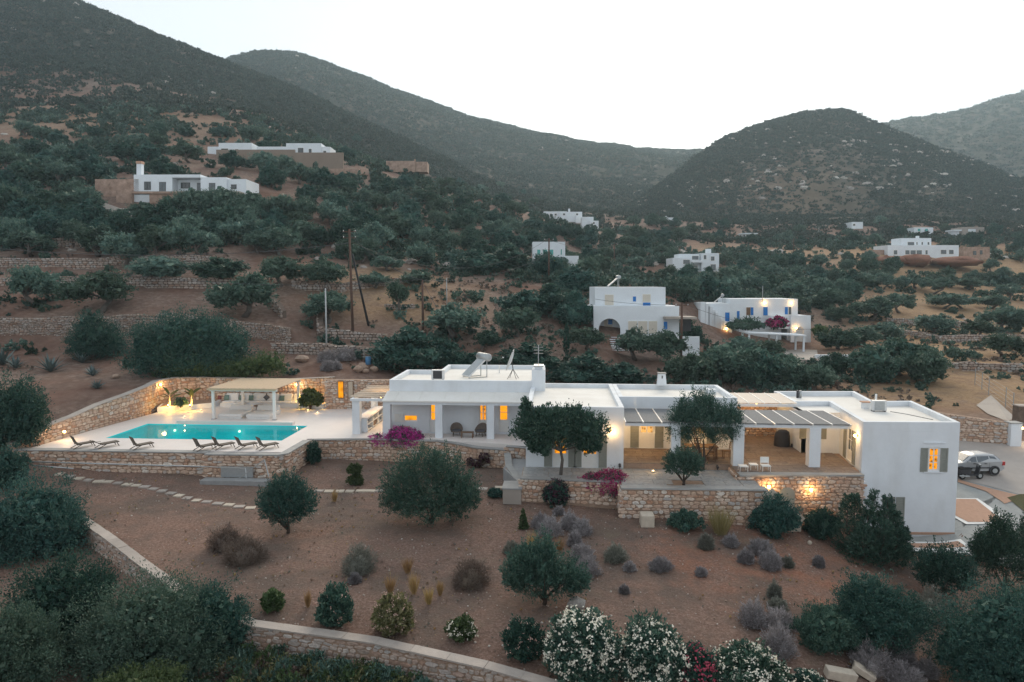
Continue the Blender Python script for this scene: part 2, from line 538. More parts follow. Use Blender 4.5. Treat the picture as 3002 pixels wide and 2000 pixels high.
# ------------------------------------------------------------------ terrain height field
CTRL = []
def cz(px, py, z): CTRL.append((px, py, (z - CH) / ((830 - py) / F) if abs(py - 830) > 1 else 100.0))
def cd(px, py, d): CTRL.append((px, py, d))
# garden below the villa
for a in [(1900, 1500, -1.55), (1500, 1455, -1.35), (1826, 1505, -1.6), (2400, 1545, -2.5), (2651, 1600, -3.55), (2820, 1615, -3.65), (2200, 1520, -1.9),
          (60, 1362, -0.7), (300, 1385, -1.2), (600, 1395, -1.35), (840, 1400, -1.5), (905, 1335, -1.1), (1113, 1345, -1.35), (1300, 1370, -1.4), (1490, 1392, -1.35),
          (825, 1560, -1.75), (700, 1790, -2.1), (1100, 1850, -2.2), (1640, 1965, -2.4), (2100, 1950, -2.75), (2500, 1990, -3.3), (3002, 1720, -4.3), (3002, 1990, -4.6),
          (2100, 1600, -2.0), (1300, 1600, -1.9), (1700, 1700, -2.1), (2500, 1700, -3.0), (60, 1450, -1.6), (240, 1510, -1.75), (450, 1650, -2.0), (0, 1700, -2.3),
          (0, 1995, -2.7), (700, 1995, -2.6), (1300, 1999, -2.5), (-700, 1500, -1.6), (-700, 1999, -2.8), (3700, 1700, -4.8), (3700, 1999, -5.0), (500, 2600, -3.0), (1500, 2600, -3.0), (2600, 2600, -4.0),
          (2948, 1398, -2.1), (2900, 1296, -1.1), (3002, 1450, -2.6), (3500, 1400, -2.6), (3500, 1250, -0.8)]:
    cz(*a)
# slopes behind the pool and the villa
for a in [(480, 1098, 2.4), (870, 1100, 2.3), (250, 1150, 2.0), (60, 1215, 1.0), (0, 1310, 0.1), (-300, 1250, 0.6), (-300, 1050, 4.0), (300, 1002, 4.5), (0, 1000, 4.6), (850, 1008, 4.1),
          (1000, 1060, 2.9), (1100, 1010, 3.9), (1300, 1060, 2.3), (1600, 1080, 1.7), (1800, 1035, 2.9), (2050, 1060, 1.0), (2400, 1070, 0.4), (2700, 1120, -0.1), (2900, 1150, -0.3), (3002, 1180, -0.5), (3500, 1120, 0.0)]:
    cz(*a)
for a in [(1860, 985, 92), (1815, 1031, 88.2), (1930, 1036, 87.8), (1750, 1022, 87.5), (1815, 1060, 82), (1930, 1062, 82), (1750, 955, 94), (2375, 1010, 112), (2150, 1000, 108), (2900, 1040, 98), (2900, 985, 120), (2950, 900, 160), (2650, 930, 140), (2600, 1030, 100), (2900, 800, 215), (2700, 752, 226), (2400, 850, 165), (2200, 860, 150), (2100, 808, 190),
          (1960, 808, 188), (2000, 880, 120), (0, 888, 86), (300, 884, 87), (600, 884, 88), (850, 900, 90), (1000, 900, 92), (1250, 885, 96), (1450, 880, 102), (1450, 960, 88), (820, 800, 105), (300, 790, 104), (0, 790, 104), (1200, 790, 115),
          (200, 690, 120), (900, 710, 128), (500, 640, 129), (550, 572, 140), (400, 572, 139), (720, 572, 142), (0, 590, 135), (300, 490, 165), (800, 470, 198), (620, 460, 195), (970, 490, 196), (300, 440, 190), (0, 450, 190),
          (1100, 580, 175), (1400, 690, 165), (1400, 640, 190), (1625, 800, 150), (1560, 780, 150), (1650, 668, 268), (1750, 680, 262), (1500, 600, 260), (1900, 720, 240), (1940, 650, 330), (2200, 702, 290), (2520, 678, 320), (2800, 692, 300), (3002, 700, 290), (3002, 760, 235),
          (0, 300, 300), (400, 300, 305), (800, 350, 300), (1100, 480, 260), (900, 400, 300), (1300, 560, 300), (1700, 620, 380), (2000, 640, 400), (2400, 650, 400), (2800, 660, 400), (3200, 680, 380),
          (-800, -350, 600), (-300, -200, 580), (0, -95, 560), (220, 2, 560), (450, 96, 560), (700, 196, 560), (860, 255, 550), (1000, 325, 530), (1180, 400, 510), (1300, 455, 490), (1420, 525, 465),
          (-800, 0, 430), (-300, 60, 430), (0, 110, 430), (300, 160, 430), (600, 260, 430), (900, 350, 430), (1150, 450, 410),
          (-800, -150, 750), (0, 100, 750), (450, 250, 750), (700, 340, 750), (900, 430, 720), (1200, 560, 700), (1500, 660, 640), (1800, 690, 600), (2100, 700, 600), (2500, 710, 600), (3000, 720, 600), (3600, 720, 600),
          (-800, 900, 85), (-800, 700, 120), (-800, 500, 170), (-800, 250, 300), (3600, 1000, 110), (3600, 800, 215), (3600, 700, 330), (1500, 1000, 82), (1600, 950, 92)]:
    cd(*a)
_c = np.array(CTRL)
_r = np.array([ray(p[0], p[1]) for p in CTRL])
_dd = _c[:, 2]
_aa = (_r[:, 0] * cA + _r[:, 1] * sA) / _r[:, 3]
_ee = _r[:, 2] / _r[:, 3]
_KX, _KY = 1.0, 0.9
_pts = np.stack([_aa * _KX, np.log(_dd) * _KY], 1)
def _kern(r2): return np.where(r2 > 1e-12, 0.5 * r2 * np.log(np.maximum(r2, 1e-12)), 0.0)
_n = len(_pts)
_A = np.zeros((_n + 3, _n + 3))
_A[:_n, :_n] = _kern(((_pts[:, None] - _pts[None]) ** 2).sum(-1)) + np.eye(_n) * 1e-5
_A[:_n, _n] = 1
_A[:_n, _n + 1:] = _pts
_A[_n, :_n] = 1
_A[_n + 1:, :_n] = _pts.T
_wt = np.linalg.solve(_A, np.concatenate([_ee, np.zeros(3)]))

def vnoise(x, y, seed=0):
    """smooth value noise on the plane"""
    xi = np.floor(x).astype(np.int64); yi = np.floor(y).astype(np.int64)
    fx = x - xi; fy = y - yi
    fx = fx * fx * (3 - 2 * fx); fy = fy * fy * (3 - 2 * fy)
    def hsh(a, b):
        q = (a * 374761393 + b * 668265263 + seed * 69069) & 0xffffffff
        q = ((q ^ (q >> 13)) * 1274126177) & 0xffffffff
        return ((q ^ (q >> 16)) & 0xffff) / 65535.0
    return (hsh(xi, yi) * (1 - fx) + hsh(xi + 1, yi) * fx) * (1 - fy) + (hsh(xi, yi + 1) * (1 - fx) + hsh(xi + 1, yi + 1) * fx) * fy

def fbm(x, y, o=4, seed=0):
    s = 0; a = 0.5
    for i in range(o):
        s = s + a * (vnoise(x, y, seed + i * 17) - 0.5)
        x = x * 2.03 + 5.1; y = y * 2.03 + 1.7; a *= 0.5
    return s

def sstep(a, b, x):
    t = np.clip((x - a) / (b - a), 0, 1)
    return t * t * (3 - 2 * t)

# garden retaining wall in the foreground: its line on the ground, left to right
GW = [PX(232, 1505, -1.45), PX(380, 1610, -1.65), PX(520, 1712, -1.8), PX(720, 1795, -1.85), PX(1100, 1850, -2.0), PX(1420, 1915, -2.1), PX(1640, 1972, -2.2), PX(1850, 2040, -2.4)]
GWX = np.array([p.x for p in GW]); GWY = np.array([p.y for p in GW])
# dry stone terrace lines: (points on the ground, rise)
def gl_line(pts): return np.array([p.x for p in pts]), np.array([p.y for p in pts])
TERR = []
def terr_line(pp, h, L=9.0):
    pts = [PD(*p) for p in pp]
    x, y = gl_line(pts)
    TERR.append((x, y, h, L))
    return pts
LW = terr_line([(-500, 985, 80), (0, 978, 80), (250, 985, 80.5), (480, 1000, 80.5), (850, 1003, 81)], 1.6, 5)
T2 = terr_line([(-300, 870, 92), (300, 880, 92.5), (600, 890, 93), (740, 880, 95)], 1.1, 8)
T3 = terr_line([(-200, 790, 104), (250, 775, 105), (420, 790, 106), (620, 800, 106)], 1.2, 8)
T4 = terr_line([(120, 720, 114), (330, 730, 115), (420, 735, 115)], 1.1, 8)
T5 = terr_line([(860, 880, 97), (1000, 872, 98), (1180, 860, 104)], 0.8, 8)
T6 = terr_line([(2650, 985, 120), (2750, 1008, 112), (2900, 1003, 113), (3100, 1000, 114)], 1.0, 8)
T7 = terr_line([(2700, 1090, 88), (2820, 1098, 87), (2990, 1104, 86)], 0.8, 8)
T8 = terr_line([(2600, 950, 132), (2750, 952, 132), (2900, 956, 132)], 0.8, 8)

PLAT = [  # (polygon, level under the built floor)
    ([(-35.4, 44.6), (-17.9, 44.8), (-17.9, 48.6), (-12.5, 49.3), (-7.4, 48.9), (-3.6, 48.0), (-2.2, 46.0), (-2.2, 54), (-11, 62.6), (-20.3, 62.6), (-32.6, 62.8), (-34.9, 61.9), (-35.6, 59.8), (-35.3, 57.0), (-35.5, 50)], -0.35),
    ([(-12.6, 50), (-1.0, 50), (-1.0, 61.5), (-12.6, 61.5)], -0.3),
    ([(-2.0, 41.0), (3.6, 40.6), (3.6, 39.2), (11.2, 39.4), (11.2, 42), (17.2, 42.2), (17.2, 54), (-2.0, 54)], -0.75),
    ([(-32.7, 47.4), (-18.9, 47.4), (-18.9, 53.6), (-32.7, 53.6)], -2.2),
    ([(15.5, 42.6), (22.6, 42.6), (23.6, 49), (22.0, 54.3), (15.5, 54.3)], -1.5),
]
PLATB = []

def inpoly(x, y, poly):
    r = np.zeros(x.shape, bool)
    j = len(poly) - 1
    for i in range(len(poly)):
        xi, yi = poly[i]; xj, yj = poly[j]
        c = ((yi > y) != (yj > y)) & (x < (xj - xi) * (y - yi) / ((yj - yi) if yj != yi else 1e-9) + xi)
        r ^= c
        j = i
    return r

def hgt(x, y, plat=True):
    x = np.asarray(x, float); y = np.asarray(y, float)
    sh = x.shape
    x = x.ravel(); y = y.ravel()
    d = np.maximum(-sA * x + cA * y, 9.0)
    a = (cA * x + sA * y) / d
    u = np.clip(a, -1.3, 1.6) * _KX
    v = np.log(d) * _KY
    e = np.full(x.shape, _wt[_n]) + _wt[_n + 1] * u + _wt[_n + 2] * v
    for i in range(_n):
        e += _wt[i] * _kern((u - _pts[i, 0]) ** 2 + (v - _pts[i, 1]) ** 2)
    z = CH + e * d
    # relief that grows with distance
    z += fbm(x / 3.1, y / 3.1, 3, 3) * 0.22 * sstep(15, 40, d)
    z += fbm(x / 22, y / 22, 4, 9) * 2.0 * sstep(120, 260, d)
    z += fbm(x / 70, y / 70, 4, 5) * 14 * sstep(230, 430, d) * (1 - 0.6 * sstep(440, 560, d))
    for (lx, ly, hh, L) in TERR:
        yl = np.interp(x, lx, ly)
        fx = sstep(lx[0] - 3, lx[0], x) * (1 - sstep(lx[-1], lx[-1] + 1.5, x))
        dist = y - yl
        z += fx * hh * np.where(dist > 0, sstep(0, 0.5, dist) * np.exp(-np.maximum(dist, 0) / L) * 0.75, -0.25 * np.exp(np.minimum(dist, 0) / (L * 0.6)))
    # drop below the foreground garden wall
    yl = np.interp(x, GWX, GWY)
    fx = sstep(GWX[0] - 6, GWX[0], x)
    z -= 0.72 * sstep(-0.38, -0.08, yl - y) * fx
    # forecourt
    w = sstep(21.5, 23.5, x) * sstep(39.5, 41.0, y) * (1 - sstep(60, 66, y)) * (1 - sstep(46, 56, x))
    z = z * (1 - w) + w * (-3.55 + np.clip(0.17 * (y - 42), -0.3, 3.2))
    if plat:
        for poly, lv in PLAT:
            z = np.where(inpoly(x, y, poly), np.minimum(z, lv), z)
    return z.reshape(sh)

def hz(x, y): return float(hgt(np.array([x]), np.array([y]), False)[0])

def G(px, py, d0=14.0, d1=620.0):
    """where the line of sight through a photo pixel meets the ground"""
    r = ray(px, py)
    d = np.exp(np.linspace(math.log(d0), math.log(d1), 420))
    t = d / r[3]
    X, Y, Z = r[0] * t, r[1] * t, CH + r[2] * t
    h = hgt(X, Y, False)
    below = np.nonzero(Z < h)[0]
    i = below[0] if len(below) else len(d) - 1
    if i == 0: i = 1
    a = (Z[i - 1] - h[i - 1]); b2 = (h[i] - Z[i])
    k = a / (a + b2) if a + b2 > 1e-9 else 0.5
    k = min(max(k, 0), 1)
    dd = d[i - 1] * (1 - k) + d[i] * k
    t = dd / r[3]
    x, y = r[0] * t, r[1] * t
    return Vector((x, y, hz(x, y))), dd

# ------------------------------------------------------------------ ground sheet
def ground_material():
    m, n, l, b = newmat("ground_soil")
    ge = n.new("ShaderNodeNewGeometry")
    def noise(scale, detail=6, rough=0.65):
        q = n.new("ShaderNodeTexNoise")
        q.inputs["Scale"].default_value = scale
        q.inputs["Detail"].default_value = detail
        q.inputs["Roughness"].default_value = rough
        l.new(ge.outputs["Position"], q.inputs["Vector"])
        return q.outputs["Fac"]
    def attr(name):
        a = n.new("ShaderNodeAttribute"); a.attribute_name = name
        return a.outputs["Fac"]
    def mix(f, a, c):
        x = n.new("ShaderNodeMix"); x.data_type = 'RGBA'
        l.new(f, x.inputs[0])
        for s, k in ((a, 6), (c, 7)):
            if hasattr(s, 'links'): l.new(s, x.inputs[k])
            else: x.inputs[k].default_value = lin(s)
        return x.outputs[2]
    def rr(f, stops):
        r = ramp(n, stops); l.new(f, r.inputs[0]); return r.outputs[0]
    def math_(op, a, c):
        x = n.new("ShaderNodeMath"); x.operation = op; x.use_clamp = True
        for s, k in ((a, 0), (c, 1)):
            if hasattr(s, 'links'): l.new(s, x.inputs[k])
            else: x.inputs[k].default_value = s
        return x.outputs[0]
    fine = noise(9.0, 8, 0.75)
    mid = noise(0.55, 5)
    big = noise(0.09, 4)
    # leaf litter and soil of the garden
    g1 = rr(fine, [(0.3, (0.115, 0.078, 0.063)), (0.5, (0.235, 0.155, 0.124)), (0.72, (0.40, 0.295, 0.245))])
    g2 = rr(fine, [(0.3, (0.175, 0.082, 0.056)), (0.5, (0.325, 0.158, 0.105)), (0.75, (0.44, 0.265, 0.19))])
    redmask = math_('MULTIPLY', attr("zred"), rr(mid, [(0.40, (0.15,) * 3), (0.62, (1,) * 3)]))
    garden = mix(redmask, g1, g2)
    g3 = rr(noise(14.0, 8, 0.8), [(0.35, (0.085, 0.064, 0.052)), (0.55, (0.18, 0.14, 0.118)), (0.75, (0.32, 0.265, 0.225))])
    garden = mix(rr(noise(0.28, 6, 0.7), [(0.44, (0,) * 3), (0.60, (0.85,) * 3)]), garden, g3)
    g4 = rr(noise(20.0, 4, 0.6), [(0.4, (0.16, 0.125, 0.092)), (0.7, (0.33, 0.27, 0.205))])
    garden = mix(rr(noise(0.5, 6, 0.75), [(0.56, (0,) * 3), (0.70, (0.6,) * 3)]), garden, g4)
    # hillside earth
    s1 = rr(noise(1.6, 8, 0.7), [(0.3, (0.11, 0.078, 0.064)), (0.5, (0.21, 0.15, 0.122)), (0.72, (0.34, 0.26, 0.215))])
    s2 = rr(noise(0.5, 7, 0.7), [(0.35, (0.14, 0.080, 0.060)), (0.65, (0.23, 0.14, 0.107))])
    earth = mix(rr(big, [(0.42, (0,) * 3), (0.62, (1,) * 3)]), s1, s2)
    gr = rr(noise(2.4, 8, 0.75), [(0.28, (0.20, 0.125, 0.072)), (0.5, (0.34, 0.225, 0.13)), (0.75, (0.46, 0.33, 0.21))])
    gm = math_('MULTIPLY', attr("zgrass"), rr(mid, [(0.30, (0.35,) * 3), (0.55, (1,) * 3)]))
    earth = mix(gm, earth, gr)
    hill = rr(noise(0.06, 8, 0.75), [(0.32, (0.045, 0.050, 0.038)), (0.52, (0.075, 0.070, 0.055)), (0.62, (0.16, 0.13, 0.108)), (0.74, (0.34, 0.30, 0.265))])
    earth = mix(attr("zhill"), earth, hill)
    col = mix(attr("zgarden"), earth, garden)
    l.new(col, b.inputs["Base Color"])
    b.inputs["Roughness"].default_value = 0.95
    b.inputs["Specular IOR Level"].default_value = 0.1
    bp = n.new("ShaderNodeBump"); bp.inputs["Strength"].default_value = 0.7; bp.inputs["Distance"].default_value = 0.12
    l.new(fine, bp.inputs["Height"])
    b2 = n.new("ShaderNodeBump"); b2.inputs["Strength"].default_value = 0.5; b2.inputs["Distance"].default_value = 0.6
    l.new(noise(1.6, 8, 0.7), b2.inputs["Height"]); l.new(bp.outputs[0], b2.inputs["Normal"])
    l.new(b2.outputs[0], b.inputs["Normal"])
    return m
ground_material()

def bake_attr(me, name, val):
    a = me.attributes.new(name, 'FLOAT', 'POINT')
    a.data.foreach_set("value", np.ascontiguousarray(val, dtype=np.float32).ravel())

def make_ground():
    nr, nc = 470, 370
    d = np.concatenate([[-60, -20, 2], np.exp(np.linspace(math.log(9), math.log(760), nr - 3))])
    t = np.linspace(-1, 1, nc)
    t = np.where(t < 0, -(-t) ** 1.15 * 1.15, t ** 1.15 * 1.25)
    D, T = np.meshgrid(d, t, indexing='ij')
    Wd = np.maximum(D, 5) + 14
    R = Wd * T
    X = R * cA - D * sA
    Y = R * sA + D * cA
    Z = hgt(X, Y)
    idx = np.arange(nr * nc).reshape(nr, nc)
    f = np.stack([idx[:-1, :-1], idx[:-1, 1:], idx[1:, 1:], idx[1:, :-1]], -1).reshape(-1, 4)
    me = npmesh("ground", np.stack([X, Y, Z], -1).reshape(-1, 3), f, "ground_soil", smooth=True)
    dd = D; 
    yl = np.interp(X, GWX, GWY)
    gard = (1 - sstep(46, 52, dd)) 
    red = np.clip(sstep(2, 7, X) * (1 - 0.65 * sstep(15, 20, X)) * sstep(28, 33, dd) + 0.15, 0, 1)
    # dry grass fields
    A = R / np.maximum(D, 1)
    px = 1501 + A * F
    grass = sstep(2300, 2700, px) * sstep(58, 72, dd) * (1 - sstep(200, 260, dd)) + 0.8 * np.exp(-(((px - 1150) / 220) ** 2)) * sstep(86, 92, dd) * (1 - sstep(108, 118, dd))
    grass = np.clip(grass + 0.9 * np.exp(-((px - 1250) / 120) ** 2 - ((dd - 140) / 14) ** 2) + 0.8 * sstep(1980, 2100, px) * np.exp(-((dd - 240) / 30) ** 2) + 0.5 * np.exp(-((px - 300) / 500) ** 2 - ((dd - 255) / 45) ** 2), 0, 1)
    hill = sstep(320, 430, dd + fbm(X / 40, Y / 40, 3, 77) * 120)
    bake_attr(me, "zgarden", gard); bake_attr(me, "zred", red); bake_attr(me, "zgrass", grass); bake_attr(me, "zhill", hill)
    o = link("ground", me)
    tag(o, "brown earth hillside with dry grass fields and bare garden soil", "ground", kind="structure")
make_ground()

# ------------------------------------------------------------------ far hills, lofted from foot to crest and down the back
HILLS = []
def make_hill(name, label, cols, rough, seed, nx=240, ny=110):
    """cols: (px, crest_py, crest_d, foot_py, foot_d)"""
    c = np.array(cols, float)
    px = np.linspace(c[0, 0], c[-1, 0], nx)
    q = [np.interp(px, c[:, 0], c[:, k]) for k in range(1, 5)]
    for k in range(4):   # soften the corners of the measured lines
        ker = np.ones(5) / 5
        q[k] = np.convolve(np.pad(q[k], 2, mode='edge'), ker, mode='valid')
    cpy, cdist, fpy, fd = q
    crest_py = cpy - fbm(px / 60.0, px * 0 + seed, 4, seed) * 12
    ec = (830 - crest_py) / F; ef = (830 - fpy) / F
    zc = CH + ec * cdist; zf = CH + ef * fd
    a = (px - 1501) / F
    nb = int(ny * 0.3)
    s = np.concatenate([np.linspace(0, 1, ny - nb), 1 + np.linspace(0.02, 0.6, nb)])
    S, Aa = np.meshgrid(s, a, indexing='ij')
    Fd, Cd = np.broadcast_to(fd, S.shape), np.broadcast_to(cdist, S.shape)
    Dd = Fd + (Cd - Fd) * S
    prof = np.where(S <= 1, S ** 1.12 * (1 + 0.10 * np.sin(S * math.pi)), 1 - (S - 1) * 1.1 - (S - 1) ** 2 * 0.5)
    Z = zf + (zc - zf) * prof
    R = Aa * Dd
    X = R * cA - Dd * sA; Y = R * sA + Dd * cA
    env = np.sin(np.clip(S, 0, 1) * math.pi) * 0.9 + 0.1
    Z = Z + (fbm(X / 120, Y / 120, 5, seed + 3) * rough + fbm(X / 30, Y / 30, 3, seed + 4) * rough * 0.25) * env
    idx = np.arange(S.size).reshape(S.shape)
    f = np.stack([idx[:-1, :-1], idx[:-1, 1:], idx[1:, 1:], idx[1:, :-1]], -1).reshape(-1, 4)
    me = npmesh(name, np.stack([X, Y, Z], -1).reshape(-1, 3), f, "ground_soil", smooth=True)
    bake_attr(me, "zgarden", S * 0); bake_attr(me, "zred", S * 0); bake_attr(me, "zgrass", np.clip(0.5 * np.exp(-((px - 2330) / 160) ** 2) * (1 - sstep(0.2, 0.6, S)), 0, 1) if name == 'hill' else S * 0)
    bake_attr(me, "zhill", np.clip(1 - (0.38 * np.exp(-((px - 2300) / 230) ** 2) * (1 - sstep(0.3, 0.75, S)) if seed == 52 else S * 0), 0, 1))
    o = link(name, me)
    tag(o, label, "hill", kind="structure")
    HILLS.append((X[:ny - nb], Y[:ny - nb], Z[:ny - nb], seed))
    return o
make_hill("hill", "dark scrub covered ridge sloping down to the bright saddle", [
    (300, 330, 900, 620, 450), (560, 240, 960, 610, 450), (700, 190, 1000, 610, 450), (790, 172, 1020, 610, 450), (840, 170, 1030, 610, 450), (900, 180, 1040, 610, 450), (1000, 215, 1060, 620, 450), (1200, 290, 1100, 640, 450),
    (1400, 360, 1150, 650, 450), (1600, 405, 1200, 655, 450), (1850, 440, 1250, 660, 450), (2020, 450, 1280, 670, 450), (2200, 445, 1300, 680, 450), (2500, 440, 1300, 690, 450)], 34, 31, 260, 120)
make_hill("hill", "rounded rocky hill with scrub standing right of the saddle", [
    (1790, 640, 480, 690, 420), (1880, 585, 520, 690, 420), (1960, 520, 560, 680, 415), (2040, 455, 600, 675, 410), (2110, 412, 630, 672, 405), (2200, 375, 650, 672, 400), (2300, 347, 670, 675, 395), (2400, 333, 680, 678, 390), (2450, 333, 680, 680, 390),
    (2500, 345, 680, 682, 390), (2570, 378, 670, 684, 385), (2700, 430, 640, 688, 380), (2850, 485, 610, 692, 375), (3002, 540, 580, 696, 370), (3300, 620, 520, 705, 360)], 20, 52, 240, 120)
make_hill("hill", "far pale mountain flank rising at the edge of the valley", [
    (2300, 430, 1300, 640, 700), (2560, 374, 1350, 640, 700), (2700, 352, 1380, 640, 700), (2800, 330, 1400, 640, 700), (3002, 270, 1450, 640, 700), (3300, 190, 1500, 640, 700), (3800, 120, 1550, 650, 700)], 34, 71, 120, 70)

# ------------------------------------------------------------------ leaf helpers
def unit(v):
    return v / np.maximum(np.linalg.norm(v, axis=-1, keepdims=True), 1e-9)

def leaves(c, ax, L, Wd, rng):
    """diamond leaves: centres c, axis directions ax, lengths L, widths Wd -> verts, quads"""
    n = len(c)
    ax = unit(ax)
    r = rng.normal(size=(n, 3))
    s = unit(np.cross(ax, r))
    L = np.broadcast_to(np.asarray(L, float), (n,))[:, None]
    Wd = np.broadcast_to(np.asarray(Wd, float), (n,))[:, None]
    nrm = np.cross(ax, s)
    v = np.stack([c - ax * L / 2, c + s * Wd / 2 + nrm * Wd * 0.12, c + ax * L / 2, c - s * Wd / 2 + nrm * Wd * 0.12], 1).reshape(-1, 3)
    return v, np.arange(4 * n).reshape(n, 4)

def lobe_points(lobes, n, rng, clump=0.30, shell=0.62, per=26, jag=0.16):
    """points in clumps through the outer volume of ellipsoid lobes, with outward directions"""
    lob = np.array(lobes, float)
    wts = (lob[:, 3] * lob[:, 4] + lob[:, 4] * lob[:, 5] + lob[:, 3] * lob[:, 5])
    wts = wts / wts.sum()
    nk = max(4, n // per)
    li = rng.choice(len(lob), nk, p=wts)
    u = unit(rng.normal(size=(nk, 3)))
    rad = shell + (1 - shell) * rng.random(nk) ** 0.6 + rng.normal(size=nk) * jag
    kc = lob[li, :3] + u * lob[li, 3:6] * rad[:, None]
    csz = lob[li, 3:6].mean(1) * clump * (0.6 + 0.8 * rng.random(nk))
    pi = rng.integers(0, nk, n)
    off = rng.normal(size=(n, 3)) * 0.5
    p = kc[pi] + off * csz[pi][:, None]
    return p, u[pi], kc[pi], li[pi]

def crown_mesh(name, lobes, n, leaf, mat, rng, up=0.25, rand=0.7, clump=0.3, shell=0.62, per=26, asp=0.42, jag=0.16):
    p, u, kc, li = lobe_points(lobes, n, rng, clump, shell, per, jag)
    ax = u * 0.8 + rng.normal(size=p.shape) * rand + np.array([0, 0, up])
    v, f = leaves(p, ax, leaf * (0.6 + 0.8 * rng.random(len(p))), leaf * asp * (0.7 + 0.6 * rng.random(len(p))), rng)
    if n >= 900:      # coarser foliage deep inside the lobes closes the crown
        k = n // 9
        lob = np.array(lobes, float)
        wts = lob[:, 3] * lob[:, 4] * lob[:, 5]
        li = rng.choice(len(lob), k, p=wts / wts.sum())
        pc = lob[li, :3] + unit(rng.normal(size=(k, 3))) * lob[li, 3:6] * (0.25 + 0.5 * rng.random((k, 1)))
        v2, f2 = leaves(pc, rng.normal(size=(k, 3)), leaf * 3.0, leaf * 2.2, rng)
        v = np.concatenate([v, v2]); f = np.concatenate([f, f2 + 4 * len(p)])
    return npmesh(name, v, f, mat)

def spray_mesh(name, tips, n_per, leaf, mat, rng, taper=0.5, asp=0.35, dens_pow=0.7):
    """conifer-like sprays: each tip = (base, end, radius); leaves hug the spray and point along it"""
    P, AX, LL = [], [], []
    for (b0, e0, r0) in tips:
        b0 = np.array(b0); e0 = np.array(e0)
        k = max(3, int(n_per * (0.7 + 0.6 * rng.random())))
        t = rng.random(k) ** dens_pow
        a = unit((e0 - b0)[None])[0]
        off = rng.normal(size=(k, 3))
        off -= (off @ a)[:, None] * a
        off = unit(off) * (rng.random(k) ** 0.5)[:, None] * r0 * (1 - taper * t)[:, None]
        P.append(b0 + (e0 - b0) * t[:, None] + off)
        AX.append(a + unit(off) * 0.75 + rng.normal(size=(k, 3)) * 0.25)
        LL.append(leaf * (0.6 + 0.8 * rng.random(k)))
    P = np.concatenate(P); AX = np.concatenate(AX); LL = np.concatenate(LL)
    v, f = leaves(P, AX, LL, LL * asp, rng)
    return npmesh(name, v, f, mat)

def clone_stuff(name, label, cat, protos, pts, scl, rot, var):
    """one mass object: a point cloud whose points carry copies of small plants"""
    me = bpy.data.meshes.new(name)
    pts = np.asarray(pts, np.float32)
    me.vertices.add(len(pts))
    me.vertices.foreach_set("co", pts.ravel())
    for nm, val, ty in (("scl", scl, 'FLOAT'), ("rotz", rot, 'FLOAT')):
        a = me.attributes.new(nm, ty, 'POINT')
        a.data.foreach_set("value", np.asarray(val, np.float32))
    a = me.attributes.new("pick", 'INT', 'POINT')
    a.data.foreach_set("value", np.asarray(var, np.int32))
    me.update()
    o = link(name, me)
    tag(o, label, cat, kind="stuff")
    coll = bpy.data.collections.new(name + "_kinds")
    for i, pm in enumerate(protos):
        po = bpy.data.objects.new(name + "_kind", pm)
        coll.objects.link(po)
    ng = bpy.data.node_groups.new(name, 'GeometryNodeTree')
    ng.interface.new_socket("Geometry", in_out='INPUT', socket_type='NodeSocketGeometry')
    ng.interface.new_socket("Geometry", in_out='OUTPUT', socket_type='NodeSocketGeometry')
    N, L = ng.nodes, ng.links
    gi = N.new("NodeGroupInput"); go = N.new("NodeGroupOutput")
    iop = N.new("GeometryNodeInstanceOnPoints")
    ci = N.new("GeometryNodeCollectionInfo")
    ci.inputs[0].default_value = coll
    ci.inputs["Separate Children"].default_value = True
    ci.inputs["Reset Children"].default_value = True
    iop.inputs["Pick Instance"].default_value = True
    def na(nm, ty):
        q = N.new("GeometryNodeInputNamedAttribute"); q.data_type = ty
        q.inputs[0].default_value = nm
        return q.outputs[0]
    cb = N.new("ShaderNodeCombineXYZ")
    L.new(na("rotz", 'FLOAT'), cb.inputs[2])
    L.new(gi.outputs[0], iop.inputs["Points"])
    L.new(ci.outputs[0], iop.inputs["Instance"])
    L.new(na("pick", 'INT'), iop.inputs["Instance Index"])
    L.new(cb.outputs[0], iop.inputs["Rotation"])
    L.new(na("scl", 'FLOAT'), iop.inputs["Scale"])
    L.new(iop.outputs[0], go.inputs[0])
    md = o.modifiers.new("scatter", 'NODES')
    md.node_group = ng
    return o

# ------------------------------------------------------------------ maquis on the hills and in the valley
rg = np.random.default_rng(5)
BUSH = []
for k in range(6):
    lob = [(rg.normal() * 0.25, rg.normal() * 0.25, 0.25 + 0.2 * rg.random(), 0.45, 0.45, 0.35) for _ in range(3)] + [(0, 0, 0.3, 0.6, 0.55, 0.42)]
    BUSH.append(crown_mesh("bush_kind", lob, 330, 0.26, "leaf_maquis", rg, up=0.3, per=16, asp=0.6, shell=0.7))
for k in range(2):
    lob = [(rg.normal() * 0.2, rg.normal() * 0.2, 0.3, 0.5, 0.5, 0.4) for _ in range(3)]
    BUSH.append(crown_mesh("bush_kind", lob, 300, 0.22, "leaf_olive", rg, up=0.3, per=16, asp=0.6, shell=0.7))
for k in range(2):
    lob = [(0, 0, 0.2, 0.5, 0.5, 0.3)]
    BUSH.append(crown_mesh("bush_kind", lob, 120, 0.24, "leaf_russet", rg, up=0.3, per=16, asp=0.5, shell=0.7))
FARB = []
for k in range(5):
    lob = [(rg.normal() * 0.3, rg.normal() * 0.3, 0.2 + 0.15 * rg.random(), 0.4, 0.4, 0.28) for _ in range(3)] + [(0, 0, 0.22, 0.55, 0.5, 0.3)]
    FARB.append(crown_mesh("bush_kind", lob, 110, 0.34, "maquis_far", rg, up=0.3, per=10, asp=0.7, shell=0.7))
